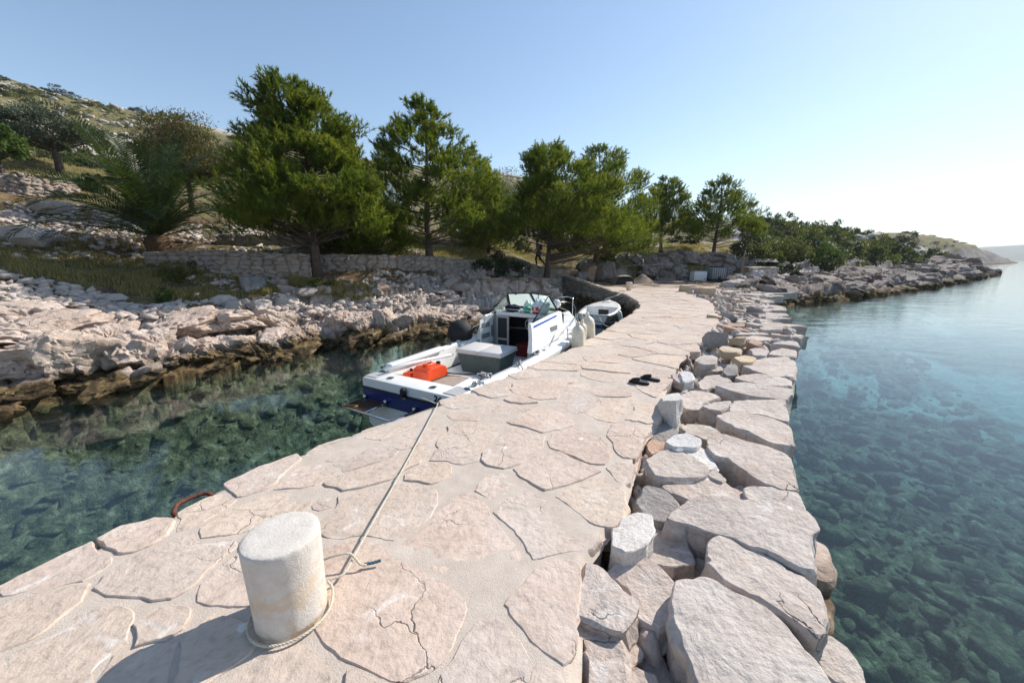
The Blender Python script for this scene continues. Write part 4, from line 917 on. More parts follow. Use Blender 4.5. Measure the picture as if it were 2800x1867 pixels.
XS = np.linspace(0, 5.78, 30)
for s in (-1, 1):
    pass
def hullrow(x, zs): return [side_pt(x, z, -1) for z in zs] + [side_pt(x, z, 1) for z in zs[::-1]]
low = loft([[(x, 0, lerp(KZ, x)), (x, -lerp(CB, x), lerp(CZ, x))] for x in XS]); l2 = loft([[(x, lerp(CB, x), lerp(CZ, x)), (x, 0, lerp(KZ, x))] for x in XS])
low.add(l2.V, l2.F); low.add([(0, 0, KZ[0]), (0, -CB[0], CZ[0]), side_pt(0, .46, -1), side_pt(0, .46, 1), (0, CB[0], CZ[0])], [(0, 1, 2, 3, 4)])
nv = MB()
for s in (-1, 1):
    q = loft([[side_pt(x, lerp(CZ, x)+(lerp(SZ, x)-RUB-lerp(CZ, x))*t, s) for t in (0, .33, .66, 1)] for x in XS]); nv.add(q.V, q.F)
nv.add([side_pt(-.004, .44, -1), side_pt(-.004, .665, -1), side_pt(-.004, .665, 1), side_pt(-.004, .44, 1)], [(0, 1, 2, 3)])
nv.V = [(x-0.004 if abs(x) < 1e-6 or x < 0 else x, y, z) for x, y, z in nv.V]
low.out('hull_bottom', m_gel, boat, True); nv.out('hull', m_navy, boat, True)
ts = MB()
for s in (-1, 1):
    q = loft([[side_pt(x, lerp(SZ, x)-RUB, s), side_pt(x, lerp(SZ, x)-.03, s), (x, s*(lerp(HB, x)-.015), lerp(SZ, x)), (x, s*(lerp(HB, x)-.07), lerp(SZ, x)+.006)] for x in XS]); ts.add(q.V, q.F)
ts.add([side_pt(-.005, .67, -1), (-.004, -.86, .79), (-.004, .86, .79), side_pt(-.005, .67, 1)], [(0, 1, 2, 3)])
ts.out('topside_band', m_gel, boat, True)
rr_ = MB()
for s in (-1, 1): rr_.tube([(x, s*(abs(side_pt(x, lerp(SZ, x)-RUB, 1)[1])+.004), lerp(SZ, x)-RUB) for x in XS], .012, 6)
rr_.tube([(-.012, -.855, .668), (-.012, .855, .668)], .013, 6)
rr_.out('rub_rail', m_black, boat, True)
# stern deck, side decks, foredeck
IN = lambda x: lerp(HB, x)-(0.17 if x < 2.3 else 0.30)
dk = MB(); dk.box((.165, 0, .785), (.335, 1.70, .035), bev=.01)
dk.out('stern_deck', m_gel, boat, True)
gw = MB()
for s in (-1, 1):
    q = loft([[(x, s*(lerp(HB, x)-.05), lerp(SZ, x)+.004), (x, s*(lerp(HB, x)-.09), lerp(SZ, x)+.028), (x, s*IN(x), lerp(SZ, x)+.028), (x, s*(IN(x)-.012), lerp(SZ, x)-.02), (x, s*(IN(x)-.015), .47)] for x in np.linspace(.30, 3.7, 20)])
    gw.add(q.V, q.F)
gw.out('side_deck', m_gel, boat, True)
cm = MB(); cm.box((1.02, .77, .885), (1.32, .13, .075), rz=.06, bev=.02); cm.out('coaming', m_gel, boat, True)
fl = MB(); fl.quad((.3, -.84, .47), (3.9, -.72, .47), (3.9, .72, .47), (.3, .84, .47)); fl.quad((.33, -.8, .47), (.33, .8, .47), (.33, .8, .79), (.33, -.8, .79))
fl.out('cockpit_floor', m_gel, boat)
ec = MB(); ec.box((.82, .25, .535), (.98, 1.12, .135), bev=.025); ec.out('engine_cover', m_gel, boat, True)
em = MB(); em.box((.98, .16, .607), (.46, .62, .012), rz=.08); em.out('wooden_mat', flat('pale worn board', (.36, .29, .24), .8, .2, 8), boat)
for y in (.75, -.70):
    h = MB(); h.box((.20, y, .806), (.30, .24, .012), bev=.004); h.box((.06, y, .808), (.02, .18, .012)); h.out('deck_hatch', m_greypad, boat)
for (x, y, z) in ((.15, .46, .806), (.15, -.33, .806), (2.0, .90, .885), (2.3, .90, .89), (2.15, -.86, .89), (2.42, -.87, .895)):
    d = MB(); d.lathe([(.055, 0), (.052, .006), (.040, .007), (.036, -.004), (.0, -.004)], 16, (x, y, z)); f = d.out('rod_holder', m_chrome, boat, True)
    k = MB(); k.lathe([(.036, 0), (.0, .0005)], 14, (x, y, z+.004)); k.out('opening', m_black, f)
for x, y in ((.42, .80), (.42, -.83), (1.45, -.90)):
    c = MB(); c.tube([(x-.09, y, .87), (x-.05, y, .90), (x+.05, y, .90), (x+.09, y, .87)], .012, 6); c.box((x, y, .87), (.06, .03, .05)); c.out('cleat', m_alu, boat, True)
lt = MB(); lt.lathe([(.0, .075), (.028, .07), (.040, .045), (.042, 0), (.036, -.05), (.02, -.06), (.0, -.06)], 16, (-.045, .02, .72)); sl = lt.out('stern_light', m_black, boat, True)
lb = MB(); lb.box((-.025, .02, .652), (.04, .07, .02)); lb.out('bracket', m_chrome, sl)
# swim platform with one slatted bay and one open bay
sp = empty('swim_platform'); sp.parent = boat
f = MB(); c0, c1, z = -.40, -.01, .50
f.tube([(.0, .82, z), (c0+.05, .84, z), (c0, .79, z), (c0, -.10, z), (c0+.04, -.15, z), (.0, -.17, z)], .016, 8); f.tube([(c0, .37, z), (0, .38, z)], .015, 8)
for y in (.80, .38, -.16): f.box((-.03, y, z+.025), (.06, .035, .06))
f.out('frame', m_chrome, sp, True)
sl = MB()
for k in range(6): sl.box((-.06-.062*k, .60, z+.004), (.054, .42, .014))
sl.out('slats', m_wood, sp)
st_ = MB(); st_.tube([(-.395, .80, z+.02), (-.30, .60, z+.022), (-.395, .62, z+.02)], .008, 5); st_.out('strap', flat('ochre strap', (.35, .22, .06), .8), sp, True)
tb = MB(); tb.box((-.035, -.02, .30), (.05, .26, .16), bev=.01); tb.out('trim_tab', m_greypaint, boat)
# cabin
cab = empty('cabin'); cab.parent = boat
CX = np.array([2.30, 2.75, 3.2, 3.62]); CT = np.array([1.35, 1.375, 1.40, 1.42])
for s in (-1, 1):
    cs = MB(); CX = np.array([2.30, 2.75, 3.2, 3.62]) if s < 0 else np.array([2.78, 3.05, 3.3, 3.62]); XO = CX[0]-2.30
    rows = [[(x-(.13 if i == 0 else 0), s*(.76-.0*i), lerp(SZ, x)+.02), (x-(.06 if i == 0 else 0), s*.725, 1.12), (x, s*.675, t), (x+.01, s*.60, t+.012), (x+.01, s*.60, t-.03)] for i, (x, t) in enumerate(zip(CX, CT))]
    rows.append([(3.86, s*.70, lerp(SZ, 3.86)+.02), (3.80, s*.66, 1.14), (3.72, s*.57, 1.40), (3.70, s*.54, 1.412), (3.70, s*.54, 1.38)])
    q = loft(rows); cs.add(q.V, q.F)
    if s < 0 or True:
        cs.quad((2.17+XO, s*.76, .87), (2.24+XO, s*.725, 1.12), (2.25+XO, s*.655, 1.12), (2.18+XO, s*.66, .87)); cs.quad((2.24+XO, s*.725, 1.12), (2.30+XO, s*.675, 1.35), (2.31+XO, s*.60, 1.35), (2.25+XO, s*.655, 1.12))
        q2 = loft([[(x-(.13 if i == 0 else 0), s*.66, .47), (x-(.06 if i == 0 else 0), s*.65, 1.12), (x+.01, s*.60, t-.03)] for i, (x, t) in enumerate(zip(CX, CT))]); cs.add(q2.V, q2.F)
    cs.out('cabin_side', m_gel, cab, True)
    sb_ = MB(); sb_.add([(x, s*(.6905+.0), z) for x, z in ((2.36+XO, 1.285), (3.30, 1.345), (3.52, 1.375), (3.52, 1.41), (3.30, 1.385), (2.36+XO, 1.325))], [(0, 1, 2, 3, 4, 5)])
    sb_.V = [(x, s*(.728-.05*(z-1.12)/.25+.004+.0*(x)), z) for x, y, z in sb_.V]; sb_.out('stripe', m_blue, cab)
    if s < 0:
        wn_ = MB(); wn_.box((3.16, s*.724, 1.155), (.30, .012, .095), bev=.004); w_ = wn_.out('side_window', m_greypaint, cab)
# port side inner panel with two open lockers
pn = MB(); pn.box((2.86, .635, 1.03), (.46, .02, .50)); pn.out('locker_panel', m_gel, cab)
for x, z in ((2.82, 1.16), (2.82, .94), (3.05, 1.0)):
    k = MB(); k.box((x, .622, z), (.28 if x < 2.9 else .08, .012, .10 if x < 2.9 else .24), bev=.004); k.out('locker_opening', m_greypaint, cab)
ft = MB(); ft.box((3.45, 0, 1.385), (.55, 1.16, .035), bev=.008); ft.box((3.12, 0, 1.365), (.04, 1.10, .075)); ft.out('dash_shelf', m_gel, cab)
fr_ = loft([[(3.72, -.57, 1.40), (3.86, -.70, .96)], [(3.90, -.25, 1.40), (4.12, -.30, .99)], [(3.93, 0, 1.40), (4.16, 0, 1.0)], [(3.90, .25, 1.40), (4.12, .30, .99)], [(3.72, .57, 1.40), (3.86, .70, .96)]])
fr_.quad((3.15, -.58, 1.404), (3.72, -.57, 1.404), (3.93, 0, 1.404), (3.15, 0, 1.404)); fr_.quad((3.15, .58, 1.404), (3.15, 0, 1.404), (3.93, 0, 1.404), (3.72, .57, 1.404))
fr_.out('cabin_front', m_gel, cab)
for y_, w_ in ((-.49, .30), (.61, .10)):
    bk = MB(); bk.box((3.12, y_, .92), (.03, w_, .90)); bk.out('bulkhead', m_greypaint, cab)
cd = MB(); cd.box((3.80, 0, .75), (.03, 1.2, 1.2)); cd.box((3.5, -.63, .9), (.7, .02, .9)); cd.box((3.5, .63, .9), (.7, .02, .9)); cd.out('cabin_lining', m_dark, cab)
bs = MB(); bs.box((3.42, -.05, .60), (.35, .45, .26), bev=.02); bs.out('bunk_cushion', m_redcloth, cab, True)
dr = empty('door'); dr.parent = boat
df = MB(); X0, YA, YB = 3.06, .50, .24
for y in (YA, YB): df.box((X0, y, .91), (.03, .04, .84))
for z in (.51, .85, 1.31): df.box((X0, (YA+YB)/2, z), (.028, YA-YB-.04, .04))
df.out('door_frame', m_alu, dr); dpn = MB(); dpn.box((X0, (YA+YB)/2, .91), (.008, YA-YB, .8)); dpn.out('door_pane', m_dark, dr)
sw = empty('steering_wheel'); sw.parent = boat
w = MB(); cw_ = Vector((2.92, -.40, 1.20)); rotm = Matrix.Rotation(math.radians(62), 4, 'Y')
w.tube([cw_+rotm@Vector((.17*math.cos(a), .17*math.sin(a), 0)) for a in np.linspace(0, 2*PI, 25)], .011, 6)
for a in (0.5, 2.6, 4.7): w.tube([cw_, cw_+rotm@Vector((.17*math.cos(a), .17*math.sin(a), 0))], .008, 5)
w.out('rim', m_chrome, sw, True); hb_ = MB(); hb_.box((3.02, -.40, 1.20), (.16, .26, .22), bev=.02); hb_.out('helm_console', m_gel, sw, True)
# windscreen
ws = empty('windscreen'); ws.parent = boat
A0, A1 = (2.42, -.64, 1.37), (2.86, .62, 1.36); B0, B1 = (3.70, -.56, 1.42), (3.70, .56, 1.42); Cm = (3.92, 0, 1.42)
T0, T1, Tm = (3.32, -.53, 1.76), (3.34, .42, 1.755), (3.47, -.05, 1.775)
wf = MB()
for a, b, r in ((A0, T0, .013), (A1, T1, .013), (T0, Tm, .014), (Tm, T1, .014), (T0, B0, .02), (T1, B1, .02), (Tm, Cm, .02), (A0, B0, .013), (A1, B1, .013), (B0, Cm, .015), (Cm, B1, .015)): wf.tube([a, b], r, 6)
wf.out('frame', m_black, ws, True)
for t3 in ((A0, B0, T0), (A1, B1, T1)):
    p = MB(); p.add(t3, [(0, 1, 2)]); p.out('pane', m_glass, ws)
for q4 in ((B0, Cm, Tm, T0), (Cm, B1, T1, Tm)):
    p = MB(); p.add(q4, [(0, 1, 2, 3)]); p.out('pane', m_glass, ws)
sr = MB(); sr.tube([(3.14, -.52, 1.41), (3.14, -.52, 1.46), (3.14, .50, 1.46), (3.14, .50, 1.41)], .010, 6); sr.tube([(3.14, 0, 1.41), (3.14, 0, 1.46)], .009, 6); sr.out('shelf_rail', m_chrome, boat, True)
# foredeck, pulpit and rails
fd = loft([[(x, -lerp(HB, x)+.05, lerp(SZ, x)+.004), (x, -lerp(HB, x)*.5, lerp(SZ, x)+.05), (x, 0, lerp(SZ, x)+.07), (x, lerp(HB, x)*.5, lerp(SZ, x)+.05), (x, lerp(HB, x)-.05, lerp(SZ, x)+.004)] for x in np.linspace(3.6, 5.70, 12)])
fd.out('foredeck', m_gel, boat, True)
fh = MB(); fh.box((4.55, 0, 1.075), (.46, .46, .05), bev=.015); fh.out('fore_hatch', m_gel, boat, True)
fp = MB(); fp.box((4.25, -.2, 1.07), (.18, .36, .01)); fp.out('fore_vent', m_black, boat)
br = MB(); Z1 = 1.36
for s in (-1, 1):
    br.tube([(2.55, s*.90, .93), (2.78, s*.90, 1.10), (3.5, s*.90, 1.17), (4.3, s*.74, 1.26), (4.95, s*.48, 1.33), (5.45, s*.22, Z1+.02), (5.62, 0, Z1+.02)], .0125, 7)
    for x, y, h in ((3.4, .92, 1.16), (4.25, .77, 1.255), (4.95, .50, 1.33), (5.45, .23, 1.38)): br.tube([(x, s*y, lerp(SZ, x)), (x, s*(y-.02), h)], .011, 6)
br.tube([(5.45, -.22, 1.38), (5.50, -.2, 1.50), (5.62, 0, 1.52), (5.50, .2, 1.50), (5.45, .22, 1.38)], .0125, 7)
br.out('bow_rail', m_chrome, boat, True)
ba = MB(); ba.lathe([(0, -.1), (.09, -.07), (.12, 0), (.09, .07), (0, .1)], 16, M=Matrix.Translation((5.55, .25, 1.33)) @ Matrix.Rotation(1.2, 4, 'X')); ba.out('anchor_buoy', m_gel, boat, True)
# registration numbers on the transom
cu = bpy.data.curves.new('registration', 'FONT'); cu.body = '24'; cu.size = 0.115; cu.extrude = 0.002; cu.offset = .004
to = bpy.data.objects.new('registration', cu); COL.objects.link(to); bpy.context.view_layer.update()
me = bpy.data.meshes.new_from_object(to.evaluated_get(bpy.context.evaluated_depsgraph_get())); bpy.data.objects.remove(to)
to = bpy.data.objects.new('registration', me); COL.objects.link(to); me.materials.clear(); me.materials.append(m_black)
to.parent = boat; to.matrix_local = Matrix.Translation((-.010, -.48, .70)) @ Matrix(((0, 0, -1, 0), (-1, 0, 0, 0), (0, 1, 0, 0), (0, 0, 0, 1))) @ Matrix.Rotation(-.12, 4, 'Z')

# things lying in the boat
def bthing(name, loc, rz, label, cat, group=None):
    p = bw(*loc); return empty(name, p, BH+rz, label, cat, group)
bin_ = bthing('storage_bin', (2.10, .12, .47), .06, 'grey green plastic storage bin with pale grey two piece lid, standing in the boat cockpit', 'bin')
b = MB()
def taper_box(m, w0, d0, w1, d1, z0, z1, bev=0):
    V = [(sx*w/2, sy*d/2, z) for (w, d, z) in ((w0, d0, z0), (w1, d1, z1)) for sx, sy in ((-1, -1), (1, -1), (1, 1), (-1, 1))]
    m.add(V, [(0, 3, 2, 1), (4, 5, 6, 7)]+[(i, (i+1) % 4, 4+(i+1) % 4, 4+i) for i in range(4)])
taper_box(b, .52, .74, .62, .88, 0, .36)
for y in (-.38, -.27, -.04, .09, .28, .36): b.box((-.305, y, .30), (.014, .022, .07))
for x in (-.15, .12): b.box((x, -.435, .30), (.03, .014, .07))
b.out('body', m_bin, bin_, bevel=.012)
for y, l in ((.235, .45), (-.225, .45)):
    m = MB(); m.box((0, y, .397), (.65, l, .052), bev=.010); m.out('lid', m_lid, bin_, True)
rm = MB(); rm.box((0, 0, .362), (.66, .92, .022), bev=.006); rm.out('rim', m_lid, bin_, True)
tk = bthing('fuel_tank', (.93, .42, .605), -.05, 'bright orange red portable fuel tank with black cap and hose on the engine cover', 'fuel tank')
b = MB(); prof = [(-.24, 0), (.22, 0), (.235, .05), (.20, .17), (.10, .215), (-.14, .21), (-.225, .17), (-.24, .06)]
n = len(prof); b.add([(x, -.165, z) for x, z in prof]+[(x, .165, z) for x, z in prof], [tuple(range(n)), tuple(range(2*n-1, n-1, -1))]+[(i, n+i, n+(i+1) % n, (i+1) % n) for i in range(n)])
b.out('body', m_tank, tk, bevel=.022)
b = MB(); b.box((-.02, .0, .222), (.20, .10, .04), bev=.015); b.out('handle', m_tank, tk, True)
b = MB(); b.lathe([(.035, 0), (.038, .03), (.03, .04), (0, .04)], 14, (.13, -.05, .205)); b.out('cap', m_black, tk, True)
b = MB(); b.tube([(.02, .06, .215), (.04, .02, .25), (-.02, -.02, .25), (-.10, .04, .22)], .009, 6); b.out('hose_fitting', m_black, tk, True)
b = MB(); b.box((.03, -.05, -.0), (.40, .30, .02)); o = b.out('base_mat', flat('dark green pad', (.03, .10, .09), .8), tk)
t2 = bthing('fuel_canister', (.78, .72, .605), .2, 'low orange red canister half hidden behind the fuel tank', 'canister')
b = MB(); b.box((0, 0, .05), (.22, .16, .10), bev=.025); b.out('body', m_tank, t2, True); b = MB(); b.lathe([(.025, 0), (.025, .03), (0, .03)], 10, (.04, 0, .1)); b.out('cap', m_black, t2, True)
hs = MB(); hs.tube([bw(*p) for p in ((1.10, .30, .66), (1.25, .0, .63), (1.32, -.2, .66), (1.30, -.32, .64), (1.2, -.36, .60))], .012, 7); o = hs.out('fuel_hose', m_black, None, True); tag(o, 'black fuel hose running across the engine cover', 'hose')
hs = MB(); hs.tube([bw(*p) for p in ((1.30, -.22, .665), (1.37, -.33, .67), (1.30, -.36, .62), (1.18, -.345, .48))], .016, 7); hs.tube([bw(*p) for p in ((1.42, -.22, .665), (1.44, -.34, .64), (1.36, -.36, .48))], .014, 7); o = hs.out('hose', flat('pale hose', (.6, .58, .54), .6), None, True); tag(o, 'pale hose hanging over the edge of the engine cover', 'hose')
pl = MB(); pl.tube([bw(.22, .66, .885), bw(.9, .62, .85), bw(1.62, .585, .80), bw(1.70, .58, .797)], [.020, .028, .028, .012], 10); o = pl.out('pole', m_gel, None, True); tag(o, 'white pole lying along the port side of the cockpit', 'pole')
ball = bthing('ball_fender', (2.46, .99, 1.03), 0, 'big black ball fender with a white valve patch on the boat side deck', 'fender')
b = MB(); b.lathe([(.0, -.25)]+[(.25*math.cos(a), .25*math.sin(a)) for a in np.linspace(-1.4, 1.4, 19)]+[(0, .25)], 32); b.out('ball', m_black, ball, True)
b = MB(); vd_ = (Vector(EYE)-bw(2.5, .98, 1.02)).normalized(); b.lathe([(.052, 0), (.044, .012), (.0, .014)], 18); o = b.out('valve_patch', m_gel, ball, True)
ld = Vector((-.62, -.30, -.55)).normalized(); o.rotation_euler = ld.to_track_quat('Z', 'Y').to_euler(); o.location = ld*.243
def fender(loc, r, h, lean, label, grp='white boat fenders'):
    p = bw(*loc); f_ = empty('fender', p, 0, label, 'fender', grp); f_.rotation_euler = (lean[0], lean[1], 0.3)
    b = MB(); b.lathe([(0, -h/2), (r*.6, -h/2+r*.15), (r*.93, -h/2+r*.5), (r, -h/2+r), (r, h/2-r*1.3), (r*.9, h/2-r*.75), (r*.55, h/2-r*.32), (r*.3, h/2-r*.15), (r*.28, h/2), (0, h/2)], 20); b.out('body', m_fender, f_, True)
    c = MB(); c.lathe([(r*.3, 0), (r*.3, .03), (r*.16, .055), (0, .055)], 12, (0, 0, h/2)); c.out('eye', m_fender, f_, True)
    c = MB(); c.tube([(0, 0, h/2+.04), (-.02, .02, h/2+.20)], .008, 5); c.out('line', m_rope, f_, True)
fender((3.30, -1.17, .86), .125, .78, (0, -.03), 'nearest of the three dirty white fenders at the bow, with grey smudge on its shoulder')
fender((3.66, -1.10, .88), .10, .70, (0, .04), 'thin middle one of the three dirty white fenders at the bow')
fender((4.20, -1.06, .90), .15, .84, (.08, -.14), 'fat yellowish fender farthest forward of the three at the bow')
# shopping bags and clothes on the dash shelf
def blob(loc, size, seed, mat, name, label, cat, rough=.18, sub=4, lift=0.0):
    D, F = ico(sub); V = D*(1+rough*fbm(D[:, 0]*2.6, D[:, 1]*2.6, D[:, 2]*2.6+seed, 4, seed))[:, None]*np.array(size)/2
    V[:, 2] = np.where(V[:, 2] > 0, V[:, 2]*(1+lift*np.maximum(0, fbm(V[:, 0]*14, V[:, 1]*14, o=2, seed=seed+1))), V[:, 2])
    o = mesh(name, V, F, mat); o.location = bw(*loc); return tag(o, label, cat)
blob((3.36, -.34, 1.52), (.34, .40, .28), 3, m_bag, 'shopping_bag', 'white plastic shopping bag bulging behind the windscreen of the motor boat', 'bag', .26, 4, .9)
blob((3.25, -.30, 1.48), (.17, .26, .18), 4, m_redbag, 'red_bag', 'red plastic packet in front of the white shopping bag', 'bag', .22)
blob((3.28, -.08, 1.46), (.14, .18, .14), 5, m_greenbag, 'green_bag', 'green plastic bag between the shopping bags and the dark clothes', 'bag', .22)
blob((3.42, -.02, 1.50), (.18, .18, .22), 6, m_bag, 'small_bag', 'small white plastic bag beside the dark clothes', 'bag', .26, 4, .9)
blob((3.30, .28, 1.465), (.30, .38, .16), 7, m_bluecloth, 'clothes_bundle', 'dark navy bundle of clothes on the boat shelf', 'clothes', .2)

# ---------------------------------------------------------------- small white dinghy
DH = math.radians(66.0); DO = (3.02, 13.9, 0.0)
dg = empty('dinghy', DO, DH, 'small white rowing dinghy with a brown hatch, moored behind the motor boat', 'dinghy')
dX = np.array([0, .6, 1.3, 2.0, 2.6, 3.1, 3.45]); dB = np.array([.56, .66, .72, .70, .56, .32, .03]); dZ = np.array([.42, .42, .44, .48, .53, .58, .62])
dC = np.array([.40, .48, .52, .48, .33, .14, .0]); dK = np.array([-.05, -.08, -.10, -.08, -.03, .10, .4])
L = lambda a, x: float(np.interp(x, dX, a)); xs = np.linspace(0, 3.45, 18); h = MB()
q = loft([[(x, -L(dB, x), L(dZ, x)), (x, -(L(dB, x)*.5+L(dC, x)*.5)-.02, L(dZ, x)*.5+.08), (x, -L(dC, x), .10+.3*max(0, (x-2.2)/1.2)), (x, 0, L(dK, x)), (x, L(dC, x), .10+.3*max(0, (x-2.2)/1.2)), (x, (L(dB, x)*.5+L(dC, x)*.5)+.02, L(dZ, x)*.5+.08), (x, L(dB, x), L(dZ, x))] for x in xs]); h.add(q.V, q.F)
h.add([(0, -.56, .42), (0, -.48, .27), (0, -.40, .10), (0, 0, -.05), (0, .40, .10), (0, .48, .27), (0, .56, .42)], [(0, 1, 2, 3, 4, 5, 6)])
h.out('hull', m_gel, dg, True)
il = MB(); q = loft([[(x, -L(dB, x)+.06, L(dZ, x)), (x, -L(dB, x)*.8, .18), (x, 0, .12), (x, L(dB, x)*.8, .18), (x, L(dB, x)-.06, L(dZ, x))] for x in np.linspace(.04, 2.4, 12)]); il.add(q.V, q.F); il.out('inner_liner', m_gel, dg, True)
gr_ = MB()
for s in (-1, 1): q = loft([[(x, s*(L(dB, x)+.03), L(dZ, x)-.02), (x, s*(L(dB, x)+.03), L(dZ, x)+.02), (x, s*max(0, L(dB, x)-.07), L(dZ, x)+.03)] for x in xs]); gr_.add(q.V, q.F)
gr_.box((.0, 0, .43), (.05, 1.06, .03)); gr_.out('gunwale', m_gel, dg, True)
rb = MB()
for s in (-1, 1): rb.tube([(x, s*(L(dB, x)+.035), L(dZ, x)-.03) for x in xs], .016, 6)
rb.out('rub_rail', m_black, dg, True)
fdk = MB(); q = loft([[(x, -L(dB, x)+.05, L(dZ, x)+.02), (x, 0, L(dZ, x)+.06), (x, L(dB, x)-.05, L(dZ, x)+.02)] for x in np.linspace(1.9, 3.42, 9)]); fdk.add(q.V, q.F); fdk.box((2.75, 0, .635), (.06, .40, .03)); fdk.out('foredeck', m_gel, dg, True)
bh = MB(); bh.box((1.9, 0, .33), (.03, 1.30, .36)); bh.out('bulkhead', m_gel, dg); ht = MB(); ht.box((1.878, -.05, .28), (.02, .42, .24)); ht.out('hatch', flat('dark brown board', (.035, .022, .018), .7), dg)
th_ = MB(); th_.box((.28, 0, .30), (.42, 1.05, .03), bev=.01); th_.out('thwart', m_gel, dg, True)
ob = MB(); ob.box((-.012, .12, .33), (.012, .22, .16)); ob.out('transom_pad', m_greypaint, dg); bt = MB(); bt.box((-.006, 0, .02), (.01, .78, .10)); bt.out('antifouling', m_navy, dg)
p = Matrix.Translation(DO) @ Matrix.Rotation(DH, 4, 'Z') @ Vector((1.0, -.85, .28)); ff = empty('fender', p, 0, 'white fender hanging on the starboard side of the dinghy', 'fender', 'white boat fenders'); ff.rotation_euler = (.1, -.25, 0)
b = MB(); r, hh = .09, .5; b.lathe([(0, -hh/2), (r*.8, -hh/2+.03), (r, -hh/2+r), (r, hh/2-r), (r*.6, hh/2-.03), (0, hh/2)], 16); b.out('body', m_bag, ff, True)
p2 = MB(); p2.tube([(0, 0, hh/2-.02), (-.06, .18, hh/2+.10)], .008, 5); p2.out('line', m_rope, ff, True)

# ---------------------------------------------------------------- bollards, ropes, iron ring, sandals
b = MB(); b.lathe([(.148, -.02), (.146, .03), (.149, .20), (.153, .36), (.1555, .398), (.1545, .412), (.151, .4185), (.146, .421), (.12, .4225), (.07, .424), (0, .425)], 96)
D_ = np.array(b.V); rad = 1-0.02*np.maximum(0, fbm(D_[:, 0]*22, D_[:, 1]*22, D_[:, 2]*8, 3, 15)-.15)*(D_[:, 2] > .39)+0.012*fbm(D_[:, 0]*9, D_[:, 1]*9, D_[:, 2]*9, 4, 5)+0.010*fbm(D_[:, 0]*45, D_[:, 1]*45, D_[:, 2]*45, 2, 8)
b.V = [(x*r, y*r, z) for (x, y, z), r in zip(D_, rad)]
bol = b.out('bollard', m_concrete, None, True); bol.location = (-1.02, 1.435, PZ); tag(bol, 'thick white concrete bollard with yellow lichen in the foreground, rope round its foot', 'bollard')
b = MB(); b.lathe([(.125, -.02), (.125, .30), (.13, .32), (.165, .335), (.168, .42), (.15, .43), (0, .43)], 28); bol2 = b.out('bollard', m_concrete, None, True); bol2.location = at(1719, 794, PZ); tag(bol2, 'small white mooring bollard with a flared cap at the far bend of the pier', 'bollard')
def rope(name, pts, r, label, cat='rope', mat=None, twist=True, parent=None, group=None):
    P = [Vector(p) for p in pts]; fine = []
    for i in range(len(P)-1):                # Catmull-Rom
        p0, p1, p2_, p3 = P[max(i-1, 0)], P[i], P[i+1], P[min(i+2, len(P)-1)]; n = max(3, int((p2_-p1).length/(r*(1.2 if twist else 6))))
        for k in range(n):
            t = k/n; fine.append(0.5*((2*p1)+(p2_-p0)*t+(2*p0-5*p1+4*p2_-p3)*t*t+(3*p1-p0-3*p2_+p3)*t**3))
    fine.append(P[-1]); m = MB()
    if not twist: m.tube(fine, r, 7)
    else:
        for s in range(3):
            q = []; L_ = 0
            for i, p in enumerate(fine):
                t = (fine[min(i+1, len(fine)-1)]-fine[max(i-1, 0)]).normalized(); u = t.cross(Vector((0, 0, 1))); u = u.normalized() if u.length > .1 else t.orthogonal(); w_ = t.cross(u)
                if i: L_ += (p-fine[i-1]).length
                a = L_/r*0.95+s*2*PI/3; q.append(p+(u*math.cos(a)+w_*math.sin(a))*r*.48)
            m.tube(q, r*.60, 6)
    o = m.out(name, mat or m_rope, parent, True); return tag(o, label, cat, group) if label else o
cx0, cy0 = -1.02, 1.435
ringp = [(cx0+.172*math.cos(a), cy0+.172*math.sin(a), PZ+.016+.03*max(0, math.sin(a))) for a in np.linspace(.9, .9-5.6, 26)]
e1 = at(1197, 1106, PZ+.03)
mr = rope('mooring_rope', [(e1[0]-.28, e1[1]+.42, .80), (e1[0]-.06, e1[1]+.12, PZ+.0), (e1[0], e1[1], PZ+.035)] + [tuple(np.array(e1)+(np.array([cx0+.17, cy0+.10, PZ+.05])-np.array(e1))*t+np.array([0, 0, -.01*math.sin(t*PI)])) for t in (.15, .3, .45, .6, .75, .9, .97)] + ringp, .0062, 'cream mooring rope from the big bollard over the paving to the boat stern')
tail = [at(600+x/3.336, 1397+y/3.336, PZ+z)[:] for x, y, z in ((955, 440, .06), (1060, 405, .08), (1180, 385, .085), (1240, 430, .06), (1285, 485, .035), (1340, 490, .025))]
o = rope('rope_tail', tail, .0066, None, parent=None); o.parent = mr
tip = [at(600+x/3.336, 1397+y/3.336, PZ+z)[:] for x, y, z in ((1325, 482, .025), (1400, 470, .025), (1472, 448, .03))]
o = rope('whipping', tip, .0082, None, mat=flat('blue whipping twine', (.06, .13, .17), .8)); o.parent = mr
b = MB(); pts = [at(x, y, z) for x, y, z in ((505, 1415, .70), (477, 1408, .79), (479, 1388, .82), (492, 1374, .82), (534, 1356, .82), (561, 1348, .82), (578, 1352, .81), (600, 1362, .74))]
V_ = [Vector(p) for p in pts]; fine = []
for i in range(len(V_)-1):
    p0, p1, p2_, p3 = V_[max(i-1, 0)], V_[i], V_[i+1], V_[min(i+2, len(V_)-1)]
    for k in range(5):
        t = k/5; fine.append(0.5*((2*p1)+(p2_-p0)*t+(2*p0-5*p1+4*p2_-p3)*t*t+(3*p1-p0-3*p2_+p3)*t**3))
fine.append(V_[-1]); b.tube(fine, [.014+.0015*math.sin(i*2.1) for i in range(len(fine))], 10)
o = b.out('iron_ring', m_rust, None, True); tag(o, 'rusty iron mooring staple sticking out of the pier edge left of the bollard', 'mooring ring')
b2 = vz(1443, 668, PZ)
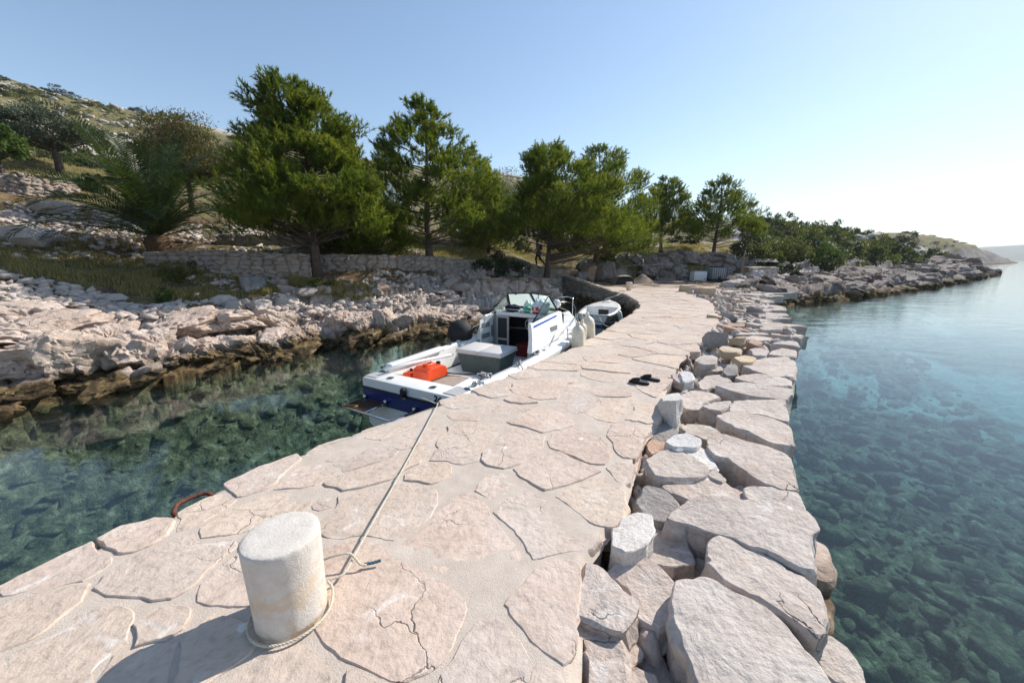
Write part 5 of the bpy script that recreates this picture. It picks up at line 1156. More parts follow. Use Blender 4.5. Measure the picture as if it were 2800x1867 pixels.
rope('mooring_rope', [b2+np.array([-.12, -.1, .06]), dp(1690, 806, 16.9), dp(1670, 813, 16.7), dp(1653, 819, 16.55)], .013, 'white mooring rope from the dinghy bow to the small far bollard', twist=False)
rope('mooring_rope', [dp(1597, 864, 12.4), dp(1622, 875, 12.5), dp(1650, 882, 12.6), dp(1690, 880, 12.8)], .016, 'dark blue mooring rope from the motor boat bow towards the pier', mat=m_bluerope, twist=False)
rope('mooring_rope', [dp(1640, 868, 13.6), dp(1645, 880, 13.2), dp(1655, 890, 12.6), dp(1668, 895, 11.9)], .011, 'thin white rope hanging from the dinghy stern to the pier edge', twist=False)
rope('mooring_rope', [dp(1519, 833, 11.0), dp(1535, 843, 11.6), dp(1550, 849, 12)], .010, 'thin white rope from the motor boat bow across to the rocks', twist=False)
for px, py, lab in ((1250, 1027, 'grey knotted line on the starboard cleat near the boat stern'), (1424, 990, 'grey knotted line on the starboard cleat amidships')):
    p = dp(px+80 if px < 1300 else px, py, 6.0 if px < 1300 else 7.2)
c1 = bw(.62, -.86, .90); rg = np.random.RandomState(3)
rope('knotted_line', [c1+Vector((rg.uniform(-.07, .07), rg.uniform(-.05, .05), rg.uniform(-.02, .05))) for _ in range(12)], .010, 'grey knotted line round the starboard cleat near the boat stern', mat=m_alu, twist=False)
c1 = bw(1.45, -.90, .905)
rope('knotted_line', [c1+Vector((rg.uniform(-.07, .07), rg.uniform(-.05, .05), rg.uniform(-.02, .05))) for _ in range(10)]+[c1+Vector((.08, -.1, -.1))], .010, 'grey knotted line round the starboard cleat amidships', mat=m_alu, twist=False)
def sandal(x, y, rz, label):
    s = empty('sandal', (x, y, PZ+.008), rz, label, 'sandal', 'pair of black sandals'); s.scale = (.93, .93, .93)
    out = np.array([(-.135, .0), (-.125, .030), (-.07, .040), (0, .036), (.06, .046), (.11, .046), (.14, .022), (.145, 0), (.13, -.028), (.08, -.044), (.0, -.040), (-.07, -.040), (-.125, -.03)])
    b = MB(); P = resample(out, .02); n = len(P)
    V = [(*p, 0) for p in P]+[(*(p*1.02), .022) for p in P]+[(*(p*.94), .030) for p in P]; b.add(V, [tuple(range(n))[::-1], tuple(range(2*n, 3*n))]+[(r*n+i, r*n+(i+1) % n, (r+1)*n+(i+1) % n, (r+1)*n+i) for r in (0, 1) for i in range(n)])
    b.out('sole', m_black, s, True)
    u = MB(); rows = [[(x_, .048*math.cos(a)*(1.0), .018+h_*math.sin(a)) for a in np.linspace(0, PI, 11)] for x_, h_ in ((.0, .066), (.035, .062), (.075, .052), (.11, .036))]
    rows += [[(x_-.0, .046*math.cos(a), .016+(h_-.007)*math.sin(a)) for a in np.linspace(0, PI, 11)] for x_, h_ in ((.108, .036), (.0, .064))]
    q = loft(rows); u.add(q.V, q.F); u.out('strap', m_black, s, True)
sa = at(1752, 1049, PZ); sb2 = at(1774, 1043, PZ)
sandal(sa[0]-.02, sa[1], math.radians(152), 'left black rubber sandal of the pair lying on the paving')
sandal(sb2[0]+.04, sb2[1]+.05, math.radians(144), 'right black rubber sandal of the pair, nearer the rubble strip')
# ---------------------------------------------------------------- trees and bushes
def rnd_dirs(rg, n):
    v = rg.normal(size=(n, 3)); return v/np.linalg.norm(v, axis=1)[:, None]
def unit(v): return v/(np.linalg.norm(v, axis=-1, keepdims=True)+1e-9)
def pine_geo(seed, h, base, rad, lean=(0, 0), puffs=150, top_p=0.9, needle=.15, nw=.030, side=None, lobe=.34, ps=.52, twigs=20, hang=0.0):
    """Aleppo pine: trunk and limbs as tubes, the crown as many tufted sprays of needle twigs. rad(t) gives crown radius at t = 0 (crown base) .. 1 (top)."""
    rg = np.random.RandomState(seed); T = MB()
    tr_ = [(lean[0]*t**1.3*h+0.10*math.sin(t*5+seed), lean[1]*t**1.3*h+0.10*math.cos(t*4+seed*2), t*h) for t in np.linspace(0, .97, 14)]
    tr_[0] = (tr_[0][0], tr_[0][1], -0.4); r0 = 0.026*h
    T.tube(tr_, [r0*(1.25 if i == 0 else 1)*(1-0.93*i/13) for i in range(14)], 9)
    tp = np.array(tr_); tz = tp[:, 2]; C = []
    tt = np.linspace(0, 1, 200); w = np.array([rad(t) for t in tt])+.25; cw = np.cumsum(w)/w.sum()
    for k in range(puffs):
        t = float(np.interp((k+rg.rand())/puffs, cw, tt)); az = k*2.399963+rg.uniform(-.6, .6); R = rad(t)
        R *= 1+lobe*float(fbm(np.array([math.cos(az)*1.3+seed]), np.array([math.sin(az)*1.3]), np.array([t*3.2]), 2, seed)[0])*1.6
        if side: R *= 1+side[1]*max(-.7, math.cos(az-side[0]))
        rr = R*(rg.uniform(.35, 1.0)**.45); z = h*(base+(0.99-base)*t) - hang*max(0, rr-1.2)*(1-t) + rg.uniform(-.15, .15)
        C.append((np.interp(z, tz, tp[:, 0])+rr*math.cos(az), np.interp(z, tz, tp[:, 1])+rr*math.sin(az), z, rr))
    C = np.array(C)
    for k in range(0, puffs, 2):
        c = C[k]; z0 = max(.4, c[2]-.22*c[3]-.25); a = np.array([np.interp(z0, tz, tp[:, 0]), np.interp(z0, tz, tp[:, 1]), z0])
        e_ = c[:3]; m = a*.45+e_*.55+np.array([0, 0, -.06*c[3]]); T.tube([a, a*.75+m*.25, m, e_], [.012+.011*c[3], .010+.010*c[3], .008+.006*c[3], .006], 5)
    n = puffs*twigs; ci = np.repeat(np.arange(puffs), twigs)
    cen = C[ci, :3]; ax = np.c_[np.interp(cen[:, 2], tz, tp[:, 0]), np.interp(cen[:, 2], tz, tp[:, 1]), cen[:, 2]*0+cen[:, 2]]
    outw = unit((cen-ax)*np.array([1, 1, 0])+1e-6); s_ = ps*(0.75+0.5*rg.rand(puffs))[ci]*(1.12-.35*np.clip((cen[:, 2]/h-base)/(1-base), 0, 1))
    P0 = cen+rnd_dirs(rg, n)*(s_*.62)[:, None]*np.array([1.15, 1.15, .55])
    DR = unit(outw*.55+np.array([0, 0, .75])+rnd_dirs(rg, n)*.65); LN = s_*rg.uniform(.55, 1.0, n)
    nt = 28; f = rg.uniform(.0, 1.0, (n, nt))**.8
    B = P0[:, None]+DR[:, None]*(LN[:, None]*f)[..., None]
    rd = rnd_dirs(rg, n*nt).reshape(n, nt, 3); nd = unit(DR[:, None]*1.0+rd*0.85)
    L = needle*rg.uniform(.7, 1.2, (n, nt)); tip = B+nd*L[..., None]
    sd = unit(np.cross(nd, rnd_dirs(rg, n*nt).reshape(n, nt, 3)))*nw*0.5
    V = np.stack([B-sd, B+sd, tip], 2).reshape(-1, 3); F = np.arange(len(V)).reshape(-1, 3)
    tw = rg.uniform(0, 1, puffs)[ci]*.55+rg.uniform(0, .45, n); brown = rg.rand(n) < 0.008
    tn = np.repeat(np.clip(0.18+0.55*tw, 0, 1), nt*3)+np.tile(np.array([-.06, -.06, .14]), n*nt)+np.repeat((f.reshape(-1)-.5)*.2, 3)
    tn = np.where(np.repeat(brown, nt*3), 1.15, tn)
    return T, V, F, tn
def pine(name, loc, label, group, **k):
    e = empty(name, loc, 0, label, 'tree', group)
    T, V, F, tn = pine_geo(**k)
    T.out('trunk', m_bark, e, True); mesh('crown', V, F, m_pine, e, False, {'tint': tn}); return e
def onground(p, sink=0.0): return (p[0], p[1], gz(p[0], p[1])-sink)
GP = 'pines on the terrace above the harbour'
def prof(pts):
    a = np.array(pts); return lambda t: float(np.interp(t, a[:, 0], a[:, 1]))
def vtree(vx, vy, d): p = vd(vx, vy, d); return (p[0], p[1], p[2])
pine('pine_tree', vtree(738, 616, 13.9), 'biggest broad pine, left of the others, trunk standing before the terrace wall', GP, seed=11, h=6.1, base=.24, rad=prof([(0, 2.4), (.2, 2.7), (.45, 2.3), (.7, 1.6), (.9, .85), (1, .25)]), lean=(-.09, .03), puffs=300, side=(3.05, .30), hang=.2)
pine('pine_tree', vtree(991, 582, 17.2), 'second pine from the left, slender pointed top, bare inner branches showing sky', GP, seed=23, h=6.3, base=.15, rad=prof([(0, 2.2), (.25, 2.3), (.5, 1.9), (.75, 1.2), (.9, .6), (1, .15)]), lean=(-.03, .0), puffs=165, ps=.50, lobe=.45)
pine('pine_tree', vtree(1258, 624, 21.0), 'pine whose trunk stands beside the walking person, low limb reaching right', GP, seed=31, h=6.3, base=.29, rad=prof([(0, 2.9), (.2, 3.1), (.45, 2.2), (.75, 1.5), (.92, 1.0), (1, .4)]), lean=(.01, 0), puffs=260, side=(-.2, .30), ps=.6, hang=.12, lobe=.5)
pine('pine_tree', vtree(1372, 590, 26.0), 'dense dark pine behind and right of the pine beside the person', GP, seed=43, h=6.95, base=.02, rad=prof([(0, 3.3), (.3, 3.4), (.6, 2.5), (.85, 1.2), (1, .2)]), lean=(-.02, .0), puffs=260, ps=.66, side=(0, .22))
pine('pine_tree', vtree(1518, 572, 30.3), 'small round pine above the rock face, left one of the two', GP, seed=53, h=5.2, base=.22, rad=prof([(0, 1.6), (.3, 1.75), (.65, 1.35), (.9, .7), (1, .25)]), puffs=120, ps=.55)
pine('pine_tree', vtree(1640, 582, 31.3), 'airy pine with a pointed top above the white cabinet, right one of the two', GP, seed=61, h=5.85, base=.22, rad=prof([(0, 2.1), (.25, 2.3), (.55, 1.6), (.85, .7), (1, .15)]), puffs=135, ps=.58, side=(0, .12), lobe=.5)
for (vx, vy, d, h_, sd, lab) in ((1120, 585, 24, 4.6, 71, 'young pine filling the gap between the second pine and the pine beside the person'), (835, 592, 17.0, 2.2, 73, 'small pine in the shade right of the biggest pine'), (1085, 570, 25, 6.0, 75, 'half hidden pine behind the right side of the second pine')):
    pine('pine_tree', vtree(vx, vy, d), lab, GP, seed=sd, h=h_, base=.05, rad=prof([(0, 1.7), (.4, 1.7), (.8, .8), (1, .2)]), puffs=80, ps=.6)
def leafy_geo(seed, size, lobes, n, leaf, lw, hollow=.45, up=.25, flat_=1.0):
    """Leaves spread over many small lobes inside an ellipsoid; returns leaf quads as diamonds."""
    rg = np.random.RandomState(seed); C = rnd_dirs(rg, lobes)*(rg.uniform(hollow, 1.0, lobes)**.6)[:, None]
    C[:, 2] = np.where(C[:, 2] < -.3, C[:, 2]*.5, C[:, 2]); R = rg.uniform(.20, .42, lobes)
    k = rg.randint(0, lobes, n); D = rnd_dirs(rg, n); r = rg.uniform(.45, 1.05, n)
    P = (C[k]+D*(R[k]*r)[:, None])*np.array(size)*np.array([.5, .5, .5])
    nd = unit(D*.9+rnd_dirs(rg, n)*.8+np.array([0, 0, up])); sd = unit(np.cross(nd, rnd_dirs(rg, n)))
    L = leaf*rg.uniform(.6, 1.25, n); Wd = lw*rg.uniform(.7, 1.2, n)
    A = P-nd*(L*.5)[:, None]; B = P+nd*(L*.5)[:, None]; S1 = P+sd*(Wd*.5)[:, None]; S2 = P-sd*(Wd*.5)[:, None]
    V = np.stack([A, S1, B, S2], 1).reshape(-1, 3); F = np.arange(4*n).reshape(-1, 4)
    tn = np.repeat(np.clip(rg.uniform(0, 1, lobes)[k]*.5+rg.uniform(0, .55, n), 0, 1), 4)
    return V, F, tn, C*np.array(size)*.5
def leafy_tree(name, loc, label, cat, seed, size, zc, lobes, n, leaf, lw, mat, trunk_h, trunk_r, group=None, limbs=9, lean=0.0, hollow=.45):
    e = empty(name, loc, 0, label, cat, group)
    V, F, tn, C = leafy_geo(seed, size, lobes, n, leaf, lw, hollow); V = V+np.array([lean, 0, zc])
    T = MB(); T.tube([(0, 0, -.4), (.04, 0, trunk_h*.5), (lean*.3, 0, trunk_h)], [trunk_r*1.3, trunk_r, trunk_r*.8], 8)
    rg = np.random.RandomState(seed)
    for k in range(limbs):
        c = C[k % len(C)]+np.array([lean, 0, zc]); a = np.array([lean*.3, 0, trunk_h*.9]); m = (a+c)/2+rg.normal(size=3)*.12
        T.tube([a, m, c, c+(c-m)*.25], [trunk_r*.45, trunk_r*.22, trunk_r*.08, .004], 4)
    T.out('trunk', m_bark, e, True); mesh('crown', V, F, mat, e, False, {'tint': tn}); return e
leafy_tree('olive_tree', vtree(137, 392, 21.5), 'grey green olive tree with a short dark trunk on the upper left terrace', 'tree', 5, (5.2, 3.8, 2.3), 2.0, 44, 17000, .17, .06, m_olive, 1.1, .16, lean=-.1)
leafy_tree('fig_tree', vtree(6, 405, 18.5), 'broad leaved green tree cut by the left edge of the photo', 'tree', 6, (2.6, 2.2, 2.2), 1.5, 24, 4200, .18, .11, m_fig, .8, .09)
leafy_tree('almond_tree', vtree(440, 470, 18.5), 'thin brownish green tree with wispy twigs behind the palm, left of the biggest pine', 'tree', 8, (4.8, 3.4, 3.7), 2.15, 120, 26000, .12, .042, m_brownleaf, 1.3, .11, limbs=120, hollow=.15)
leafy_tree('olive_tree', vtree(1165, 480, 40), 'silvery olive tree glimpsed between the pines below the far hilltop', 'tree', 9, (6.5, 4, 4.5), 1.6, 26, 4500, .22, .06, m_olive, 1.2, .16)
leafy_tree('carob_tree', vtree(1135, 470, 60), 'green round tree behind the gap between the pines', 'tree', 10, (7.5, 5, 4.0), 1.2, 26, 3500, .3, .14, m_bush, .8, .16)
def bush(loc, size, seed, label, mat, n=1500, leaf=.10, lw=.05, name='bush', cat='bush', group=None, lobes=16):
    V, F, tn, C = leafy_geo(seed, size, lobes, n, leaf, lw, .3); V[:, 2] += size[2]*.38
    o = mesh(name, V, F, mat, None, False, {'tint': tn}); o.location = loc; return tag(o, label, cat, group)
bush(vtree(1155, 668, 18.6), (2.6, 2.0, 2.0), 21, 'big dark bush hanging over the rocks at the end of the harbour', m_darkbush, 5200, .12, .05)
bush(vtree(412, 655, 12.6), (1.35, .9, 1.0), 22, 'dark green bush in front of the low terrace wall, left of a grey boulder', m_bush, 2600, .08, .035)
bush(vtree(735, 660, 13.0), (1.0, .7, .35), 23, 'low green creeper patch below the biggest pine', m_bush, 900, .09, .05)
bush(vtree(375, 698, 10.9), (.55, .45, .5), 24, 'yellow green tuft bush on the shore rocks', m_fig, 800, .10, .02)
bush(vtree(225, 445, 19), (1.6, 1.2, 1.1), 25, 'dark leafy bush between the olive tree and the palm', m_darkbush, 1800, .13, .07)
bush(vtree(1380, 605, 27), (2.2, 1.5, 1.1), 26, 'green bush under the dense dark pine', m_fig, 1500, .13, .07)
bush(vtree(345, 660, 12.6), (.4, .35, .35), 27, 'small bright leafy plant at the edge of the shaded grass', m_fig, 300, .08, .045)
bush(vtree(1575, 562, 34), (3.2, 1.6, .9), 28, 'low dark green scrub between the two small pines', m_darkbush, 1500, .16, .09)
bush(at(1840+400/5.88, 640+800/5.88, .85), (.75, .5, .28), 29, 'little round cushion plant on the yard before the white cabinet', m_bush, 700, .06, .02)

# palm
pm = empty('palm_tree', vtree(365, 566, 14.0), 0, 'short date palm with a wide fountain of fronds left of the pines', 'palm')
b = MB(); b.lathe([(.34, -.5), (.36, -.1), (.40, .12), (.34, .30), (.2, .42), (0, .45)], 20); V_ = np.array(b.V); b.V = [(x*(1+.12*math.sin(12*math.atan2(y, x)+z*20)), y*(1+.12*math.sin(12*math.atan2(y, x)+z*20)), z) for x, y, z in V_]
b.out('trunk', flat('palm boot', (.12, .07, .035), .95, .5, 14, .6), pm, True)
rg = np.random.RandomState(12)
def frond(L, el, bend, twist, seed):
    q = np.random.RandomState(seed); m = 26; p = np.zeros(3); pts = []; a = el
    for j in range(m+1):
        pts.append(p.copy()); p = p+np.array([math.cos(a), 0, math.sin(a)])*L/m; a -= bend/m*(0.4+1.4*j/m)
    pts = np.array(pts); B = MB(); B.tube(pts, [.032*(1-.88*j/m) for j in range(m+1)], 5); tnn = [.55]*len(B.V); V = list(B.V); F = list(B.F)
    for j in range(4, m+1):
        t = unit(pts[min(j+1, m)]-pts[j-1])[0:3]; f = (j-4)/(m-4)
        for s in (-1, 1):
            for w in (0, .5):
                o = pts[j]*(1-w)+pts[j-1]*w; ll = L*.165*(math.sin(PI*min(1, f*.85+.12))**.6)*q.uniform(.85, 1.1)
                nrm = np.array([-t[2], 0, t[0]]); dd = unit(t*.75+np.array([0, s*1.0, 0])+nrm*q.uniform(.05, .4)); sd = unit(np.cross(dd, nrm))*.022
                k = len(V); mid = o+dd*ll*.55+np.array([0, 0, .0]); tip = o+dd*ll+np.array([0, 0, -.10*ll])
                V += [tuple(o), tuple(mid+sd), tuple(tip), tuple(mid-sd)]; F.append((k, k+1, k+2, k+3)); v = q.uniform(.15, .6); tnn += [v, v, v+.15, v]
    me = mesh('frond', V, F, m_palm, None, False, {'tint': tnn}); return me
bases = [frond(3.5, el, bd, 0, 50+i) for i, (el, bd) in enumerate(((1.30, .9), (1.12, 1.25), (.95, 1.5), (.72, 1.5), (.42, 1.25), (1.45, .5)))]
ks = 0
for i in range(54):
    o = bases[i % 6] if i < 6 else bases[i % 6].copy()
    if i >= 6: COL.objects.link(o)
    o.parent = pm; sc = rg.uniform(.88, 1.15); o.location = (0, 0, .30); o.rotation_euler = (rg.uniform(-.25, .25), rg.uniform(-.1, .1), i*2.399+rg.uniform(-.2, .2)); o.scale = (sc, sc, sc)

# hillside scrub: six shapes, many individuals
def shape(seed, size, n, leaf, mat, lobes=14):
    V, F, tn, C = leafy_geo(seed, size, lobes, n, leaf, leaf*.55, .3); V[:, 2] += size[2]*.30
    o = mesh('bush', V, F, mat, None, False, {'tint': tn}); COL.objects.unlink(o); return o
SH = [shape(100+i, (2.4, 2.0, 1.1+.25*(i % 3)), 1000, .16, m_bush if i % 5 else m_darkbush) for i in range(6)]
rg = np.random.RandomState(9)
def scatter(pts, sizes, label, group, shapes=SH, name='hillside_bush', squash=1.0):
    for (x, y), s in zip(pts, sizes):
        o = shapes[rg.randint(0, len(shapes))].copy(); o.name = name; COL.objects.link(o)
        o.location = (x, y, gz(x, y)-.1*s); o.rotation_euler = (0, 0, rg.uniform(0, 6.28)); o.scale = (s, s, s*squash*rg.uniform(.8, 1.2)); tag(o, label, 'bush', group)
pts = []; sz = []
for k in range(295):
    vx = rg.uniform(-20, 700); f = rg.rand(); d = 26*(110/26)**f
    x = (vx/0.84-1400)/FPX*d; y = d*math.cos(PITCH)+1
    pts.append((x, y)); sz.append(rg.uniform(.6, 1.35)*(0.55+d/85))
scatter(pts, sz, 'low green cushion bush dotted over the dry left hillside', 'bushes on the left hillside', squash=.75)
pts = []; sz = []
for k in range(330):
    vx = rg.uniform(1680, 2190); d = rg.uniform(27, 78)
    x = (vx/0.84-1400)/FPX*d; y = d*math.cos(PITCH)+.5
    z, s_, *_ = ground_z(np.array([x]), np.array([y]), False)
    if s_[0] < 2.9+.022*d or z[0] > 40: continue
    pts.append((x, y)); sz.append(rg.uniform(.7, 1.3)*(0.7+d/110))
scatter(pts, sz, 'green maquis bush in the thicket on the right headland', 'maquis bushes on the right headland', name='maquis_bush', squash=1.15)
for k, (vx, vy, d, sx, sz_, lab) in enumerate(((1725, 560, 30, 3.4, 2.6, 'dark maquis bush right behind the wooden post'), (1800, 585, 31, 3.2, 2.4, 'bright green bush above the ruined stone stump'), (1895, 590, 33, 3.0, 2.2, 'yellowish green bush above the pink boulders'), (2085, 575, 60, 3.6, 4.0, 'dark wind bent tree near the tip of the wooded headland'), (1760, 590, 29, 2.4, 2.2, 'dark bush behind the ruined stone stump'))):
    p = vd(vx, vy, d); bush((p[0], p[1], gz(p[0], p[1])-.1), (sx, sx*.8, sz_), 300+k, lab, [m_darkbush, m_bush, m_fig, m_darkbush, m_bush][k], 3000, .16, .08, lobes=22)
# wind-bent trees on the skyline
for k, (vx, vy, d, w_, h_, lab) in enumerate(((140, 222, 108, 6.6, 3.6, 'wind bent dark tree alone on the left skyline'), (318, 266, 108, 4.2, 2.4, 'dark rounded bush on the skyline right of the wind bent tree'), (375, 276, 108, 3.2, 2.2, 'small dark bush on the skyline, middle of the row'), (405, 276, 109, 3.6, 2.6, 'dark skyline bush next to the thin brownish tree'), (1117, 402, 150, 2.8, 2.8, 'tiny dark tree on the bare skyline between the pines'))):
    p = vd(vx, vy, d); bush((p[0], p[1], max(gz(p[0], p[1]), p[2])-.3), (w_, w_*.8, h_), 320+k, lab, m_darkbush, 2200, .32, .16, name='skyline_tree', cat='tree', lobes=18)
pts = []; sz = []
for k in range(150):
    vx = rg.uniform(2010, 2320); f = rg.rand(); d = rg.uniform(150, 225)
    x = (vx/0.84-1400)/FPX*d; y = d*.98; z, s_, *_ = ground_z(np.array([x]), np.array([y]), False)
    if s_[0] < 8: continue
    pts.append((x, y)); sz.append(rg.uniform(.9, 2.2))
scatter(pts, sz, 'small dark bush scattered over the far bare hill', 'bushes on the far hill', name='distant_bush', squash=.6)

# dry grass on the terraces, bank and yard
def grass(name, regions, per, hgt, wid, seed, label):
    rg = np.random.RandomState(seed); Vs = []; T = []
    for poly, cnt in regions:
        P = np.array([vd(*q)[:2] for q in poly]); lo, hi = P.min(0), P.max(0); got = []
        while sum(len(g) for g in got) < cnt:
            q = rg.uniform(lo, hi, (4000, 2)); m = inside(q[:, 0], q[:, 1], P) & (fbm(q[:, 0]*1.3, q[:, 1]*1.3, o=3, seed=5) > -.25); got.append(q[m])
        q = np.concatenate(got)[:cnt]; z = ground_z(q[:, 0], q[:, 1])[0]
        n = len(q); B = np.c_[q, z-.02]
        for k in range(per):
            az = rg.uniform(0, 6.28, n); ln = rg.uniform(.1, .55, n); H = hgt*rg.uniform(.5, 1.2, n)
            d = np.c_[np.cos(az)*ln, np.sin(az)*ln, np.ones(n)]*H[:, None]; sd = np.c_[-np.sin(az), np.cos(az), np.zeros(n)]*wid*.5; o = np.c_[rg.normal(0, .05, (n, 2)), np.zeros(n)]
            Vs.append(np.stack([B+o-sd, B+o+sd, B+o+d], 1).reshape(-1, 3)); T.append(np.repeat(rg.uniform(.1, 1, n), 3))
    V = np.concatenate(Vs); o = mesh(name, V, np.arange(len(V)).reshape(-1, 3), m_grass, None, False, {'tint': np.concatenate(T)}); return tag(o, label, 'grass', kind='stuff')
grass('grass', [([(560, 700, 11.8), (620, 655, 13.2), (880, 640, 14.8), (890, 672, 14), (700, 690, 12.6)], 3200), ([(0, 655, 9.6), (0, 560, 12.5), (330, 560, 14.2), (330, 680, 11), (200, 668, 10.4)], 2600), ([(330, 700, 10.9), (330, 620, 12.8), (700, 630, 13.8), (600, 690, 12)], 2600),
    ([(740, 570, 17.5), (960, 545, 22), (1110, 545, 26), (1110, 592, 19), (900, 588, 16.8)], 3000), ([(1130, 600, 26), (1130, 550, 30), (1480, 545, 33), (1420, 580, 31.9)], 2600), ([(1420, 572, 31.8), (1480, 540, 37), (1700, 540, 37), (1690, 585, 31.9)], 3800), ([(0, 410, 18.4), (0, 380, 24), (300, 385, 26), (280, 420, 21)], 1200)], 4, .17, .022, 3, 'dry yellow grass growing on the terraces')
# ---------------------------------------------------------------- terrace walls, rock faces, yard
def gwall(name, label, pts, hs, step, cw, ch, amp, seed, mat=None, **k):
    """A dry stone wall; pts are (vx, vy, depth) at its foot, seen from the camera side, left to right."""
    P = np.array([vd(*q) for q in pts]); return wall(name, label, 'wall', P[:, :2].tolist(), (P[:, 2]-.25).tolist(), (P[:, 2]+np.array(hs)).tolist(), step, cw, ch, amp, seed, mat, **k)
gwall('dry_stone_wall', 'low dry stone wall of pale coursed blocks below the palm and the biggest pine', [(333, 608, 13.2), (480, 622, 13.3), (620, 630, 13.5), (716, 632, 13.7)], (.45, .70, .74, .75), .03, .40, .15, .05, 301, crack=.16, back=.5)
gwall('dry_stone_wall', 'long dry stone wall running right from the biggest pine, set a little farther back', [(718, 628, 14.3), (800, 628, 14.8), (900, 625, 15.8), (1000, 620, 17.2), (1095, 616, 18.8)], (.72, .72, .70, .62, .40), .035, .40, .16, .06, 303, crack=.16, back=.5)
gwall('dry_stone_wall', 'rough rubble retaining wall behind the biggest pine trunk on the upper terrace', [(500, 572, 16.4), (600, 580, 16.8), (720, 580, 17.2), (850, 580, 18)], (.6, .75, .75, .35), .04, .34, .2, .12, 305, crack=.12, back=.5)
gwall('dry_stone_wall', 'tall dry stone terrace wall at the left edge of the photo above the boulders', [(-60, 468, 16.4), (0, 468, 16.8), (70, 464, 17.3), (140, 455, 18.2), (190, 450, 19.5)], (1.35, 1.35, 1.2, 1.0, .5), .04, .36, .17, .09, 307, crack=.18, back=.6, jag=.08)
gwall('dry_stone_wall', 'short stone wall at the inner harbour corner between dark bush and path', [(1195, 662, 19.8), (1215, 664, 20.3), (1290, 664, 21.4)], (.55, .62, .6), .04, .42, .18, .07, 309, crack=.16, back=.5)
gwall('dry_stone_wall', 'low wall of big stones beside the trunk of the pine near the person', [(1150, 626, 22.0), (1215, 632, 22.4), (1275, 637, 22.6), (1310, 632, 22.8)], (.25, .42, .45, .3), .04, .55, .22, .08, 311, crack=.1, back=.6)
# the rock wall at the head of the harbour and the cliff behind the yard
def face(name, pts, hs, seed, cw, ch, amp, crack, label, mat=None, back=1.2, step=.07, batter=.35, jag=.25):
    P = np.array([vd(*q) for q in pts]); V, F, tn = masonry(P[:, :2].tolist(), (P[:, 2]-.4).tolist(), (P[:, 2]+np.array(hs)).tolist(), step, cw, ch, amp, seed, back=back, batter=-batter if False else batter, crack=crack, jag=jag)
    o = mesh(name, V, F, mat or m_shore, None, True, {'tint': tn*.5}); 
    try: o.data.set_sharp_from_angle(angle=math.radians(40))
    except Exception: pass
    return tag(o, label, 'rock face')
face('rock_face', [(1040, 715, 15.0), (1085, 716, 16.2), (1150, 718, 17.0), (1230, 715, 17.5), (1300, 712, 17.8)], (.7, 1.2, 1.55, 1.5, .8), 321, .55, .8, .35, .22, 'grey sloping slabs of bare rock at the head of the harbour')
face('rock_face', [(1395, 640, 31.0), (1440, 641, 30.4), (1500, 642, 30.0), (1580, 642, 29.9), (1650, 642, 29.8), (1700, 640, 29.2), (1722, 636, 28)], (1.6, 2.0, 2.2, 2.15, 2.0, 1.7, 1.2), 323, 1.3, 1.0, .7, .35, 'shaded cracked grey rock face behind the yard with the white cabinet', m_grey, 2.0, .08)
GB = 'boulders on the left shore'
def shore_rocks():
    rg = np.random.RandomState(77)
    L = [(150, 815, 7.0, 1.0, .7, .75), (205, 800, 7.4, .8, .6, .75), (250, 800, 7.6, .75, .6, .85), (300, 805, 7.75, .8, .6, .65), (345, 800, 7.95, .8, .6, .6), (60, 835, 6.9, 1.1, .7, .5), (15, 845, 6.7, .9, .7, .5),
         (395, 815, 8.2, .8, .6, .5), (455, 815, 8.6, .8, .55, .5), (510, 800, 8.9, .8, .6, .5), (560, 800, 9.3, .7, .6, .5), (620, 790, 9.7, .9, .6, .5), (680, 780, 10.2, .9, .6, .55), (710, 770, 10.6, .7, .5, .5),
         (780, 755, 11.4, .8, .6, .75), (830, 750, 11.5, .9, .6, .8), (875, 745, 11.9, .8, .6, .75), (930, 745, 12.3, .9, .6, .6), (985, 735, 13.0, .9, .6, .55), (1030, 730, 13.6, .9, .6, .5), (1065, 720, 14.3, .8, .6, .5),
         (40, 770, 7.8, 1.5, .9, .45), (150, 745, 8.2, 1.3, .8, .4), (60, 720, 8.5, 1.2, .8, .4), (440, 745, 9.3, 1.3, .8, .5), (540, 740, 10.0, 1.2, .8, .45), (630, 735, 10.8, 1.0, .7, .45)]
    for k, (vx, vy, d, a, b, c) in enumerate(L):
        p = vd(vx, vy, d); rock((p[0], p[1], p[2]), (a*1.15, b*1.3, c*1.5), 500+k, m_shore, 'cracked pale rock of the left shore ledge, brown at the waterline', GB, (rg.uniform(-.3, .3), rg.uniform(-.35, .35), 1.0+rg.uniform(-.5, .5)), 5, 'shore_rock', 'rock', 10, .10, .16)
shore_rocks()
def waterline_rocks():
    rg = np.random.RandomState(88); P = np.array(SHORE[3:16]); L = np.r_[0, np.cumsum(np.linalg.norm(np.diff(P, axis=0), axis=1))]; u = 3.6; k = 0
    while u < L[-1]:
        x = np.interp(u, L, P[:, 0]); y = np.interp(u, L, P[:, 1]); s = rg.uniform(.35, .75); q = rg.uniform(-.25, .55)
        x -= q*.75; y += q*.65
        rock((x, y, max(.02, .05+.7*max(q, 0))), (s*1.5, s, s*.8), 1200+k, m_shore, 'low jagged rock at the waterline of the left shore, stained brown', 'rocks at the waterline of the left shore', (rg.uniform(-.4, .4), rg.uniform(-.5, .3), 1+rg.uniform(-.6, .6)), 4, 'waterline_rock', 'rock', 10, .12, .18); u += s*.42; k += 1
waterline_rocks()
